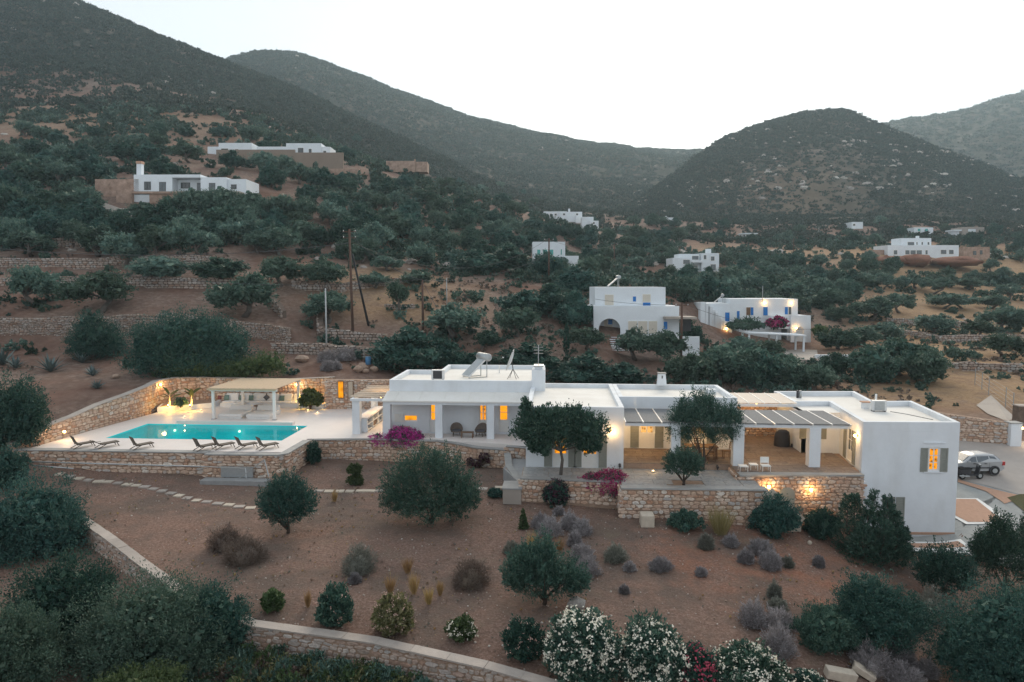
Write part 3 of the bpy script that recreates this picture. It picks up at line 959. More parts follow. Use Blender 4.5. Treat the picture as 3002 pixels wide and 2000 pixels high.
# pale limestone outcrop kinds
def rockmesh(name, mat, rng, n=10, m=6):
    b = MB().ball((0, 0, 0), 1.0, n, m)
    v = np.array(b.v)
    v *= (0.75 + 0.5 * rng.random((len(v), 1)))
    v *= np.array([1.0, 0.8, 0.55])
    return npmesh(name, v, b.f, mat)
ROCKS = [rockmesh("rock_kind", "rock_pale", rg) for _ in range(4)]

KEEP_CLEAR = []     # (x, y, radius) around houses, roads and yards
def clear_px(px, py, d, r):
    p = PD(px, py, d)
    KEEP_CLEAR.append((p.x, p.y, r))
for a in [(460, 560, 138, 11), (620, 560, 140, 12), (420, 620, 132, 6), (700, 460, 196, 12), (850, 460, 198, 13), (950, 480, 196, 10), (640, 430, 205, 9), (560, 430, 205, 8), (1860, 985, 94, 9), (1860, 1020, 86, 6), (2150, 985, 112, 9), (2300, 985, 112, 10), (2400, 1010, 104, 8), (2250, 1000, 103, 7),
          (1630, 790, 152, 8), (2030, 800, 192, 11), (2700, 745, 228, 16), (2900, 740, 226, 12), (2650, 760, 215, 10), (2800, 765, 212, 10), (1650, 650, 270, 13), (1730, 665, 262, 8), (1940, 645, 332, 11), (2192, 694, 292, 6), (2525, 670, 322, 7), (2705, 675, 330, 8), (2840, 680, 310, 10)]:
    clear_px(*a)

def is_clear(x, y):
    ok = np.ones(x.shape, bool)
    for (cx, cy, r) in KEEP_CLEAR:
        ok &= (x - cx) ** 2 + (y - cy) ** 2 > r * r
    ok &= ~((y < 64) & (x > -38) & (x < 60))
    return ok

def scatter_ground(n, d0, d1, s0, s1, dens, rng, a0=-0.82, a1=0.82, p=1.0):
    u = rng.random(n)
    d = (d0 ** p + (d1 ** p - d0 ** p) * u) ** (1 / p)
    a = a0 + (a1 - a0) * rng.random(n)
    x = a * d * cA - d * sA
    y = a * d * sA + d * cA
    ok = is_clear(x, y) & (rng.random(n) < dens(x, y, d, a))
    x, y, d = x[ok], y[ok], d[ok]
    s = s0 + (s1 - s0) * rng.random(len(x)) ** 1.6
    z = hgt(x, y, False)
    return np.stack([x, y, z - 0.08 * s], -1), s

def mk(name, label, cat, sets, protos, rng, lo=0, hi=None):
    P = np.concatenate([q[0] for q in sets]); S = np.concatenate([q[1] for q in sets])
    hi = hi or len(protos)
    clone_stuff(name, label, cat, protos, P, S, rng.random(len(P)) * 6.28, rng.integers(lo, hi, len(P)))

rg = np.random.default_rng(8)
pxa = lambda a: 1501 + a * F
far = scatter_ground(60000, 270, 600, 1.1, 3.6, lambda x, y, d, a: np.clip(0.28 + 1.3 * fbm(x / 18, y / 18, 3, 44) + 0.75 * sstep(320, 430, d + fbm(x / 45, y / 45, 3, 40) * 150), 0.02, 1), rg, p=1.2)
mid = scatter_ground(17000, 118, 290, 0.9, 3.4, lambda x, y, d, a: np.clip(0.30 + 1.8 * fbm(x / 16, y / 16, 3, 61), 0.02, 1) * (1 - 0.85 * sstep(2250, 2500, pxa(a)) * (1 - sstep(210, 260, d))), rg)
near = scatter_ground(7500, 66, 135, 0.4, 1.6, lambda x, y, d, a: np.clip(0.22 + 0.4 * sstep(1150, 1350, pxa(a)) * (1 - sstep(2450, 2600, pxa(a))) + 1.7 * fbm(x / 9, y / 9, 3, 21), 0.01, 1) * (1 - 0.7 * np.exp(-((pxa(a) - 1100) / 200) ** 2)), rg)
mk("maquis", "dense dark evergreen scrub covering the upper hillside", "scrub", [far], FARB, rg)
mk("maquis", "scattered evergreen scrub between the olive groves", "scrub", [mid], BUSH, rg, 0, 8)
mk("undergrowth", "low dry shrubs dotted over the terraces", "undergrowth", [near], BUSH, rg, 4, 10)

def scatter_hill(H, n, s0, s1, rng, dens):
    X, Y, Z, seed = H
    i = rng.random(n) ** 0.8 * (X.shape[0] - 1.001); j = rng.random(n) * (X.shape[1] - 1.001)
    i0 = i.astype(int); j0 = j.astype(int); fi = i - i0; fj = j - j0
    def lerp(Q): return (Q[i0, j0] * (1 - fj) + Q[i0, j0 + 1] * fj) * (1 - fi) + (Q[i0 + 1, j0] * (1 - fj) + Q[i0 + 1, j0 + 1] * fj) * fi
    x, y, z = lerp(X), lerp(Y), lerp(Z)
    ok = rng.random(n) < dens(x, y, z, i / X.shape[0], j / X.shape[1])
    s = s0 + (s1 - s0) * rng.random(n) ** 1.8
    return np.stack([x, y, z - 0.1 * s], -1)[ok], s[ok]
hB = scatter_hill(HILLS[0], 52000, 2.0, 5.0, rg, lambda x, y, z, i, j: 0.55 + 0.45 * (fbm(x / 60, y / 60, 3, 3) > -0.06))
hC = scatter_hill(HILLS[1], 34000, 1.0, 3.4, rg, lambda x, y, z, i, j: np.clip(0.75 + 1.2 * fbm(x / 35, y / 35, 3, 13) - 0.5 * np.exp(-((j - 0.42) / 0.2) ** 2) * (1 - sstep(0.35, 0.8, i)), 0.2, 1))
hD = scatter_hill(HILLS[2], 9000, 3, 7, rg, lambda x, y, z, i, j: 0.8 + 0 * x)
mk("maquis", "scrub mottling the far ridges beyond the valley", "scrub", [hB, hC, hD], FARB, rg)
# rock outcrops
rk = scatter_ground(900, 110, 300, 0.4, 1.9, lambda x, y, d, a: np.clip(4 * fbm(x / 30, y / 30, 3, 91) - 0.25, 0.0, 1), rg)
rk2 = scatter_hill(HILLS[1], 1700, 1.0, 3.2, rg, lambda x, y, z, i, j: np.clip(0.1 + 3.0 * fbm(x / 50, y / 50, 3, 6), 0, 1))
rk3 = scatter_hill(HILLS[0], 700, 2.0, 4.5, rg, lambda x, y, z, i, j: np.clip(4.0 * fbm(x / 70, y / 70, 3, 16) - 0.2, 0, 1))
rk4 = scatter_ground(700, 220, 560, 1.2, 3.4, lambda x, y, d, a: np.clip(4 * fbm(x / 50, y / 50, 3, 92) - 0.3, 0.0, 1), rg)
mk("rocks", "pale limestone outcrops scattered between the hillside scrub", "rocks", [rk, rk2, rk3, rk4], ROCKS, rg)
TUFTK = []
for q in ("litter", "litter", "straw", "litter", "leaf_sage"):
    k = 16
    a_ = rg.random(k) * 6.28; hh_ = 0.5 + 0.6 * rg.random(k)
    tip_ = np.stack([np.cos(a_) * 0.7 * rg.random(k), np.sin(a_) * 0.7 * rg.random(k), hh_], -1)
    v_, f_ = leaves(tip_ / 2, tip_, np.linalg.norm(tip_, axis=1), 0.16, rg)
    TUFTK.append(npmesh("tuft_kind", v_, f_, q))
n = 6000
a = -0.62 + 1.3 * rg.random(n); d = 24 + 25 * rg.random(n)
x = a * d * cA - d * sA; y = a * d * sA + d * cA
ok = (y > np.interp(x, GWX, GWY) + 0.4) & (x > -34) & (x < 23) & (rg.random(n) < np.clip(0.35 + 2.4 * fbm(x / 3.5, y / 3.5, 4, 8), 0.02, 1))
for poly, lv in PLAT: ok &= ~inpoly(x, y, poly)
x, y = x[ok], y[ok]
clone_stuff("leaf_litter", "dry stalks and leaf litter strewn over the garden soil", "litter", TUFTK, np.stack([x, y, hgt(x, y, False) - 0.01], -1), 0.05 + 0.12 * rg.random(len(x)) ** 2.2, rg.random(len(x)) * 6.28, rg.integers(0, 5, len(x)))
# garden litter: small stones on the soil
n = 3800
a = -0.62 + 1.3 * rg.random(n); d = 24 + 24 * rg.random(n)
x = a * d * cA - d * sA; y = a * d * sA + d * cA
ok = (y > np.interp(x, GWX, GWY) + 0.4) & (x > -34) & (x < 23)
for poly, lv in PLAT: ok &= ~inpoly(x, y, poly)
x, y = x[ok], y[ok]
PEB = [rockmesh("pebble_kind", "pebble", rg, 6, 4) for _ in range(4)]
s = 0.012 + 0.045 * rg.random(len(x)) ** 5 + 0.008 * rg.random(len(x))
clone_stuff("gravel", "small pale stones scattered over the garden soil", "gravel", PEB, np.stack([x, y, hgt(x, y, False) + 0.3 * s], -1), s, rg.random(len(x)) * 6.28, rg.integers(0, 4, len(x)))

# ------------------------------------------------------------------ rubble stone walls
rs = np.random.default_rng(21)
def stone_kind(rng, mat):
    k = 8
    a = np.sort(np.linspace(0, 2 * math.pi, k, endpoint=False) + rng.normal(size=k) * 0.16)
    # superellipse outline in the unit square (local x across, z up, -y outward)
    c, s_ = np.cos(a), np.sin(a)
    r = 1 / (np.abs(c) ** 3.2 + np.abs(s_) ** 3.2) ** (1 / 3.2) * 0.5 * (0.90 + 0.12 * rng.random(k))
    o = np.stack([r * c, r * 0, r * s_], 1)
    back = o.copy(); back[:, 1] = 0.6
    rim = o.copy(); rim[:, 1] = -0.25
    fr = o * 0.74; fr[:, 1] = -1.0 + rng.normal(size=k) * 0.22
    v = np.concatenate([back, rim, fr])
    f = []
    for i in range(k):
        j = (i + 1) % k
        f.append((i, j, k + j, k + i)); f.append((k + i, k + j, 2 * k + j, 2 * k + i))
    f.append(tuple(range(2 * k, 3 * k)))
    return v, f
SK = {}
for mt in ("stone", "stone_grey"):
    ks = [stone_kind(rs, mt) for _ in range(24)]
    SK[mt] = [(v, f, npmesh("stone", v, f, mt)) for v, f in ks]

def stone_wall(name, label, pts, thick=0.5, sw=(0.22, 0.55), sh=(0.13, 0.27), mat="stone", nparts=300, cop=None, body="mortar", flip=False, cat="stone wall", parent=None, proud=0.05, cap_gap=0.0):
    """pts: (x, y, z_bottom, z_top) along the wall; the face with stones looks to the camera side"""
    P = [Vector((p[0], p[1], 0)) for p in pts]
    seg = [(P[i + 1] - P[i]).length for i in range(len(P) - 1)]
    S = np.concatenate([[0], np.cumsum(seg)])
    zb = np.array([p[2] for p in pts]); zt = np.array([p[3] for p in pts])
    # offset directions (mitred normals), pointing to the camera side
    nrm = []
    for i in range(len(P)):
        t = (P[min(i + 1, len(P) - 1)] - P[max(i - 1, 0)]).normalized()
        nn_ = Vector((t.y, -t.x, 0))
        nrm.append(nn_ * (-1 if flip else 1))
    if parent is None:
        root = thing(name, label, cat, (P[0].x, P[0].y, float(zb[0])))
    else:
        root = parent
    b = MB()
    for i in range(len(P) - 1):
        a0, a1 = P[i], P[i + 1]; n0, n1 = nrm[i] * thick, nrm[i + 1] * thick
        q = [a0, a1, a1 - n1, a0 - n0]
        zz0 = [zb[i] - 0.5, zb[i + 1] - 0.5, zb[i + 1] - 0.5, zb[i] - 0.5]; zz1 = [zt[i], zt[i + 1], zt[i + 1], zt[i]]
        if flip:
            q = q[::-1]; zz0 = zz0[::-1]; zz1 = zz1[::-1]
        b.prism(q, zz0, zz1)
    b.build("core", body, root)
    items = []
    z = float(zb.min()) - 0.05
    while z < zt.max():
        h = sh[0] + (sh[1] - sh[0]) * rs.random() ** 1.3
        s = -0.1 - 0.3 * rs.random()
        while s < S[-1]:
            w = sw[0] + (sw[1] - sw[0]) * rs.random() ** 1.5
            sc = min(max(s + w / 2, 0.02), S[-1] - 0.02)
            b_, t_ = np.interp(sc, S, zb), np.interp(sc, S, zt)
            zc_ = z + h / 2 + rs.normal() * 0.02
            hh = h * (0.92 + 0.12 * rs.random())
            if t_ - cap_gap - zc_ < hh / 2:    # top course trimmed to the wall top
                top = t_ - cap_gap
                bot = zc_ - hh / 2
                if top - bot > 0.07:
                    hh = top - bot; zc_ = (top + bot) / 2
                else:
                    s += w; continue
            if zc_ > b_ - 0.15:
                i = min(int(np.searchsorted(S, sc) - 1), len(P) - 2); i = max(i, 0)
                k = (sc - S[i]) / max(seg[i], 1e-6)
                c = P[i].lerp(P[i + 1], k)
                tdir = (P[i + 1] - P[i]).normalized()
                nd = nrm[i].lerp(nrm[i + 1], k).normalized()
                nd = (Vector((tdir.y, -tdir.x, 0)) * (-1 if flip else 1))
                items.append((c + Vector((0, 0, zc_)), tdir, nd, w * 0.97, hh * 0.97, proud * (0.5 + rs.random())))
            s += w
        z += h
    order = rs.permutation(len(items))
    keep = set(order[:nparts].tolist())
    massv, massf, nb = [], [], 0
    base = parent_loc(root)
    for q, (c, td, nd, w, h, pr) in enumerate(items):
        kv = SK[mat][rs.integers(0, 24)]
        ang = rs.normal() * 0.06
        # local x->td, y->-nd, z->up  (keeps handedness)
        flipx = 1 if td.cross(-nd).z > 0 else -1
        Mx = Matrix(((td.x * w * flipx, -nd.x * pr, 0, c.x - base.x), (td.y * w * flipx, -nd.y * pr, 0, c.y - base.y), (0, 0, h, c.z - base.z), (0, 0, 0, 1)))
        Mx = Mx @ Matrix.Rotation(ang, 4, 'Y')
        if q in keep:
            o = bpy.data.objects.new("stone", kv[2]); COL.objects.link(o)
            o.parent = root; o.matrix_local = Mx
        else:
            m3 = np.array(Mx)
            v = kv[0] @ m3[:3, :3].T + m3[:3, 3]
            massv.append(v); massf += [tuple(i + nb for i in f) for f in kv[1]]; nb += len(v)
    if massv:
        o = link("stones", npmesh("stones", np.concatenate(massv), massf, mat), root)
        o["kind"] = "stuff"
    if cop:
        cw, ct, cm, sl = cop            # width, thickness, material, slab length (0 = one run per segment)
        for i in range(len(P) - 1):
            k = max(1, round(seg[i] / sl)) if sl else 1
            for j in range(k):
                t0, t1 = j / k, (j + 1) / k
                gap = 0.006 if sl else 0
                a0 = P[i].lerp(P[i + 1], t0) ; a1 = P[i].lerp(P[i + 1], t1)
                n0 = nrm[i].lerp(nrm[i + 1], t0); n1 = nrm[i].lerp(nrm[i + 1], t1)
                td = (a1 - a0).normalized() * gap
                z0 = zt[i] + (zt[i + 1] - zt[i]) * t0; z1 = zt[i] + (zt[i + 1] - zt[i]) * t1
                ov = 0.07 + (rs.random() - 0.5) * (0.05 if sl else 0)
                q = [a0 + td + n0 * ov, a1 - td + n1 * ov, a1 - td - n1 * (cw - ov), a0 + td - n0 * (cw - ov)]
                zz = [z0, z1, z1, z0]
                if flip: q = q[::-1]; zz = zz[::-1]
                dz = (rs.random() - 0.5) * 0.02 if sl else 0
                MB().prism(q, [v_ + 0.002 for v_ in zz], [v_ + ct + dz for v_ in zz]).build("coping_slab", cm, root)
    return root

# ------------------------------------------------------------------ paving
def flags(parent, x0, x1, y0, y1, z, sx, sy, mat, th=0.03, inside=None, zf=None, joint=0.01):
    y = y0
    while y < y1 - 0.05:
        hy = min(sy * (0.75 + 0.5 * rs.random()), y1 - y)
        if y1 - y - hy < sy * 0.4: hy = y1 - y
        x = x0 - rs.random() * sx * 0.0
        while x < x1 - 0.05:
            wx = min(sx * (0.6 + 0.8 * rs.random()), x1 - x)
            if x1 - x - wx < sx * 0.35: wx = x1 - x
            if inside is None or inside(x + wx / 2, y + hy / 2):
                zz = z + (zf(x + wx / 2, y + hy / 2) if zf else 0) + rs.random() * 0.006
                MB().box(x + joint, x + wx - joint, y + joint, y + hy - joint, zz - th, zz).build("flagstone", mat, parent)
            x += wx
        y += hy

# ------------------------------------------------------------------ building helpers
def wall_cells(b, o, u, nrm, L, z0, z1, holes, th):
    """wall of length L from point o along u (unit, horizontal); nrm = outward; holes (s0,s1,z0,z1)"""
    o = Vector(o); u = Vector(u).normalized(); nrm = Vector(nrm).normalized()
    ss = sorted({0.0, L} | {h[0] for h in holes} | {h[1] for h in holes})
    zs = sorted({z0, z1} | {h[2] for h in holes} | {h[3] for h in holes})
    ss = [s for s in ss if 0 <= s <= L]; zs = [z for z in zs if z0 <= z <= z1]
    solid = {}
    for i in range(len(ss) - 1):
        for j in range(len(zs) - 1):
            cs, cz_ = (ss[i] + ss[i + 1]) / 2, (zs[j] + zs[j + 1]) / 2
            solid[i, j] = not any(h[0] < cs < h[1] and h[2] < cz_ < h[3] for h in holes)
    def pt(s, z, k):
        q = o + u * s - nrm * (th * k)
        return (q.x, q.y, z)
    for (i, j), sl in solid.items():
        if not sl: continue
        a, c, d, e = ss[i], ss[i + 1], zs[j], zs[j + 1]
        b.add([pt(a, d, 0), pt(c, d, 0), pt(c, e, 0), pt(a, e, 0)], [(0, 1, 2, 3)])
        b.add([pt(a, d, 1), pt(c, d, 1), pt(c, e, 1), pt(a, e, 1)], [(3, 2, 1, 0)])
        for (di, dj, A, B) in ((-1, 0, (a, d), (a, e)), (1, 0, (c, e), (c, d)), (0, -1, (c, d), (a, d)), (0, 1, (a, e), (c, e))):
            if not solid.get((i + di, j + dj), False):
                b.add([pt(A[0], A[1], 0), pt(B[0], B[1], 0), pt(B[0], B[1], 1), pt(A[0], A[1], 1)], [(0, 1, 2, 3)])
    return b

def flat_roof(parent, poly, z_top, z_deck, t=0.28, mat_wall="plaster", mat_deck="roof_white", base=None, skip=()):
    """parapet ring + deck on a counter-clockwise polygon"""
    n = len(poly)
    P = [Vector((p[0], p[1], 0)) for p in poly]
    ins = []
    for i in range(n):
        a, b_, c = P[i - 1], P[i], P[(i + 1) % n]
        d0 = (b_ - a).normalized(); d1 = (c - b_).normalized()
        n0 = Vector((-d0.y, d0.x, 0)); n1 = Vector((-d1.y, d1.x, 0))
        k = n0 + n1
        k = k / max(k.dot(n0), 0.2)
        ins.append(b_ + k * t)
    b = MB()
    zb = z_deck - 0.25 if base is None else base
    for i in range(n):
        if i in skip: continue
        j = (i + 1) % n
        b.prism([P[i], P[j], ins[j], ins[i]], zb, z_top)
    b.build("parapet" if base is None else "wall", mat_wall, parent)
    MB().prism([tuple(p) for p in ins], z_deck - 0.2, z_deck).build("roof", mat_deck, parent)

def leaf_door(parent, c, u, nrm, w, h, glass_from=0.45, lit="pane_lit", frame="paint_white", leaves_=2, rows=2, name="door", recess=0.12):
    """framed glazed door or window centred at c (bottom centre); frame, panes, muntins"""
    c = Vector(c); u = Vector(u).normalized(); nrm = Vector(nrm).normalized()
    c = c - nrm * recess
    up = Vector((0, 0, 1))
    def bx(b, s0, s1, z0, z1, d0, d1):
        q = []
        for (s, z) in ((s0, z0), (s1, z0), (s1, z1), (s0, z1)):
            q.append(c + u * s + up * z + nrm * d0)
        for (s, z) in ((s0, z0), (s1, z0), (s1, z1), (s0, z1)):
            q.append(c + u * s + up * z + nrm * d1)
        b.add(q, [(0, 3, 2, 1), (4, 5, 6, 7), (0, 1, 5, 4), (1, 2, 6, 5), (2, 3, 7, 6), (3, 0, 4, 7)])
    f = 0.07
    b = MB()
    bx(b, -w / 2, -w / 2 + f, 0, h, 0, 0.06); bx(b, w / 2 - f, w / 2, 0, h, 0, 0.06)
    bx(b, -w / 2 + f, w / 2 - f, h - f, h, 0, 0.06); bx(b, -w / 2 + f, w / 2 - f, 0, max(glass_from * h, f), 0, 0.06)
    d = b.build(name, frame, parent)
    lw = (w - 2 * f) / leaves_
    for k in range(leaves_):
        s0 = -w / 2 + f + k * lw
        p = MB()
        bx(p, s0 + 0.04, s0 + lw - 0.04, max(glass_from * h, f), h - f, 0.015, 0.03)
        p.build("pane", lit, d)
        mb = MB()
        bx(mb, s0, s0 + 0.04, max(glass_from * h, f), h - f, 0.0, 0.055); bx(mb, s0 + lw - 0.04, s0 + lw, max(glass_from * h, f), h - f, 0.0, 0.055)
        bx(mb, s0 + 0.04, s0 + lw - 0.04, h - f - 0.03, h - f, 0.0, 0.055); bx(mb, s0 + 0.04, s0 + lw - 0.04, max(glass_from * h, f), max(glass_from * h, f) + 0.03, 0.0, 0.055)
        for r_ in range(1, rows):
            zz = max(glass_from * h, f) + (h - f - max(glass_from * h, f)) * r_ / rows
            bx(mb, s0 + 0.04, s0 + lw - 0.04, zz - 0.02, zz + 0.02, 0.0, 0.05)
        mb.build("sash", frame, d)
    return d

def shutter_leaf(parent, c, u, nrm, w, h, mat="shutter", slats=9):
    c = Vector(c); u = Vector(u).normalized(); nrm = Vector(nrm).normalized(); up = Vector((0, 0, 1))
    def bx(b, s0, s1, z0, z1, d0, d1):
        q = [c + u * s + up * z + nrm * d0 for (s, z) in ((s0, z0), (s1, z0), (s1, z1), (s0, z1))]
        q += [c + u * s + up * z + nrm * d1 for (s, z) in ((s0, z0), (s1, z0), (s1, z1), (s0, z1))]
        b.add(q, [(0, 3, 2, 1), (4, 5, 6, 7), (0, 1, 5, 4), (1, 2, 6, 5), (2, 3, 7, 6), (3, 0, 4, 7)])
    b = MB()
    f = 0.07
    bx(b, -w / 2, -w / 2 + f, 0, h, 0.005, 0.045); bx(b, w / 2 - f, w / 2, 0, h, 0.005, 0.045)
    bx(b, -w / 2 + f, w / 2 - f, 0, f, 0.005, 0.045); bx(b, -w / 2 + f, w / 2 - f, h - f, h, 0.005, 0.045); bx(b, -w / 2 + f, w / 2 - f, h * 0.48, h * 0.48 + f, 0.005, 0.045)
    bx(b, -w / 2 + f, w / 2 - f, f, h - f, 0.005, 0.012)
    o = b.build("shutter", mat, parent)
    s_ = MB()
    for k in range(slats * 2):
        zz = f + 0.03 + (h - 2 * f - 0.06) * (k + 0.5) / (slats * 2)
        if abs(zz - h * 0.48 - f / 2) < f: continue
        bx(s_, -w / 2 + f, w / 2 - f, zz - 0.02, zz + 0.02, 0.013, 0.034)
    s_.build("louvres", mat, o)["kind"] = "stuff"
    return o

def wall_lamp(c, nrm, label, power=7.0, group="round wall lamps of the villa"):
    c = Vector(c); nrm = Vector(nrm).normalized()
    t = thing("wall_lamp", label, "lamp", c, group)
    MB().bar(c + nrm * 0.005, c + nrm * 0.03, 0.14, 0.14).build("wall_plate", "metal_dark", t)
    MB().bar(c + nrm * 0.03, c + nrm * 0.09, 0.03, 0.03).build("arm", "metal_dark", t)
    MB().ball(c + nrm * 0.15, 0.085, 10, 8).build("globe", "bulb", t, smooth=True)
    point_light("bulb", c + nrm * 0.36, power, parent=t, r=0.1)
    return t

X_, Y_ = Vector((1, 0, 0)), Vector((0, 1, 0))
FR = Vector((0, -1, 0))      # facing the camera side

# ------------------------------------------------------------------ the villa
V = thing("villa", "long white flat-roofed villa with lit orange windows and pergolas beside the pool", "house", (0, 45, 0))
# --- west wing behind the veranda
wy = 51.0
def wing_x(px): return PYY(px, 1230, wy).x
holes = []
def hole_px(x0, x1, y0, y1):
    a = PYY(x0, y1, wy); c = PYY(x1, y0, wy)
    return (a.x, c.x, max(a.z, 0.02), c.z)
wh = [hole_px(1182, 1225, 1216, 1236), hole_px(1260, 1279, 1184, 1267), hole_px(1404, 1428, 1184, 1267), hole_px(1462, 1491, 1184, 1267)]
b = MB()
wall_cells(b, (-12.4, wy, 0), X_, FR, 10.6, -0.4, 3.6, [(h[0] + 12.4, h[1] + 12.4, h[2], h[3]) for h in wh], 0.3)
b.build("wall", "plaster", V)
b = MB()
wall_cells(b, (-12.4, 57.1, 0), -Y_, -X_, 5.79, -0.4, 3.6, [], 0.3)
b.build("wall", "plaster", V)
MB().box(-9.6, -9.3, 57.15, 61.0, -0.3, 3.6).build("wall", "plaster", V)
MB().box(-9.29, -1.2, 60.7, 61.0, -0.3, 3.6).build("wall", "plaster", V)
MB().box(-2.1, -1.81, 53.2, 60.69, -0.3, 3.6).build("wall", "plaster", V)
flat_roof(V, [(-12.4, 51.0), (-1.8, 51.0), (-1.2, 57.2), (-1.2, 61.0), (-9.6, 61.0), (-9.6, 57.2), (-12.4, 57.2)], 3.93, 3.62, base=3.602)
# window and doors of the wing
h = wh[0]
leaf_door(V, ((h[0] + h[1]) / 2, wy, h[2]), X_, FR, h[1] - h[0], h[3] - h[2], 0.0, "pane_lit_plain", leaves_=1, rows=1, name="window", recess=0.15)
for h, lf in ((wh[1], 1), (wh[2], 2), (wh[3], 1)):
    leaf_door(V, ((h[0] + h[1]) / 2, wy, h[2]), X_, FR, h[1] - h[0], h[3] - h[2], 0.42, "pane_lit" if lf == 2 else "pane_lit_plain", leaves_=lf, rows=2, recess=0.15)
h = wh[0]
shutter_leaf(V, (h[0] - 0.33, wy, h[2] - 0.03), X_, FR, 0.6, 0.6, "paint_white", 4)
# veranda roof, beam, columns
fy, fz, bz = 49.35, 2.66, 3.1
vx0, vx1 = -12.55, -2.02
MB().add([(vx0, fy, fz - 0.1), (vx1, fy, fz - 0.1), (vx1, wy - 0.005, bz - 0.1), (vx0, wy - 0.005, bz - 0.1), (vx0, fy, fz), (vx1, fy, fz), (vx1, wy - 0.005, bz), (vx0, wy - 0.005, bz)],
         [(0, 3, 2, 1), (4, 5, 6, 7), (0, 1, 5, 4), (1, 2, 6, 5), (2, 3, 7, 6), (3, 0, 4, 7)]).build("veranda_roof", "roof_white", V)
for k in range(6):
    xx = vx0 + (vx1 - vx0) * (k + 0.5) / 6
    MB().bar((xx, fy + 0.02, fz + 0.012), (xx, wy - 0.02, bz + 0.012), 0.03, 0.02).build("roof_seam", "roof_white", V)
MB().box(vx0 + 0.05, vx1, fy + 0.08, fy + 0.5, 2.38, 2.6).build("beam", "plaster", V)
for x, zb_ in ((-12.25, -0.02), (-8.5, -0.05), (-4.82, -0.3)):
    MB().box(x - 0.26, x + 0.26, fy + 0.07, fy + 0.55, zb_, 2.379).build("column", "plaster", V)
MB().box(-12.7, -12.41, 50.0, 51.6, 0.01, 0.95).build("low_wall", "plaster", V)
# chimney pier at the east end of the wing
MB().box(-1.95, -1.0, 50.9, 52.4, 2.6, 4.75).build("chimney", "plaster", V)
ch = MB().box(-1.75, -1.2, 51.2, 52.1, 4.76, 4.95).build("chimney", "plaster", V)
MB().box(-1.82, -1.12, 51.1, 52.2, 4.96, 5.04).build("chimney_cap", "metal_grey", ch)
# --- white block in front
x0, x1, y0, y1 = -2.0, 3.95, 42.9, 53.1
gz = -0.25
def fx(px, py): return PYY(px, py, y0)
dA = (fx(1621, 1330).x, fx(1665, 1330).x); dB = (fx(1706, 1330).x, fx(1753, 1330).x)
dz = 1.78
b = MB()
wall_cells(b, (x0, y0, 0), X_, FR, x1 - x0, gz - 0.4, 3.1, [(dA[0] - x0, dA[1] - x0, gz + 0.02, dz), (dB[0] - x0, dB[1] - x0, gz + 0.02, dz)], 0.3)
b.build("wall", "plaster", V)
MB().box(x0, x0 + 0.3, y0 + 0.31, y1, gz - 0.4, 3.1).build("wall", "plaster", V)
MB().box(x1 - 0.3, x1, y0 + 0.31, y1, gz - 0.4, 3.1).build("wall", "plaster", V)
flat_roof(V, [(x0, y0), (x1, y0), (x1, y1), (x0, y1)], 3.5, 3.22, base=3.102)
for q in (dA, dB):
    leaf_door(V, ((q[0] + q[1]) / 2, y0, gz + 0.02), X_, FR, q[1] - q[0], dz - gz - 0.02, 0.40, "pane_lit", leaves_=2, rows=2)
sw_ = (dA[1] - dA[0]) / 2
for xx in (dA[0] - 0.29, dA[1] + 0.27, dB[0] - 0.27, dB[1] + 0.29):
    shutter_leaf(V, (xx, y0, gz + 0.03), X_, FR, 0.5, dz - gz - 0.02)
# --- dining block
x0d, x1d, yd = 3.96, 11.65, 46.9
pz = 0.1
dd1 = (PYY(1874, 1300, yd).x, PYY(1918, 1300, yd).x)
dd2 = (8.6, 9.7)
b = MB()
wall_cells(b, (x0d, yd, 0), X_, FR, x1d - x0d, -0.4, 3.1, [(dd1[0] - x0d, dd1[1] - x0d, pz + 0.02, 2.3), (dd2[0] - x0d, dd2[1] - x0d, pz + 0.02, 2.3)], 0.3)
b.build("wall", "plaster", V)
MB().box(x1d - 0.3, x1d, yd + 0.31, 52.9, -0.4, 3.1).build("wall", "plaster", V)
flat_roof(V, [(x0d, yd), (x1d, yd), (x1d, 52.9), (x0d, 52.9)], 3.52, 3.2, base=3.102)
for q in (dd1, dd2):
    leaf_door(V, ((q[0] + q[1]) / 2, yd, pz + 0.02), X_, FR, q[1] - q[0], 2.18, 0.45, "pane_soft", leaves_=2, rows=2)
    shutter_leaf(V, (q[0] - 0.31, yd, pz + 0.03), X_, FR, 0.56, 2.15)
    shutter_leaf(V, (q[1] + 0.31, yd, pz + 0.03), X_, FR, 0.56, 2.15)
MB().box(10.4, 11.1, 50.6, 51.2, 3.21, 3.5).build("roof_box", "plaster", V)
# chimney with tapered top
cx = PYY(1940, 1110, 52.4)
c0 = MB().add([(cx.x - 0.33, 52.15, 3.53), (cx.x + 0.33, 52.15, 3.53), (cx.x + 0.33, 52.75, 3.53), (cx.x - 0.33, 52.75, 3.53), (cx.x - 0.25, 52.2, 4.38), (cx.x + 0.25, 52.2, 4.38), (cx.x + 0.25, 52.7, 4.38), (cx.x - 0.25, 52.7, 4.38)],
              [(0, 3, 2, 1), (4, 5, 6, 7), (0, 1, 5, 4), (1, 2, 6, 5), (2, 3, 7, 6), (3, 0, 4, 7)]).build("chimney", "plaster", V)
MB().box(cx.x - 0.04, cx.x + 0.04, 52.17, 52.19, 4.05, 4.25).build("flue_slot", "metal_dark", c0)
MB().box(cx.x - 0.3, cx.x + 0.3, 52.15, 52.75, 4.385, 4.45).build("chimney_cap", "coping", c0)
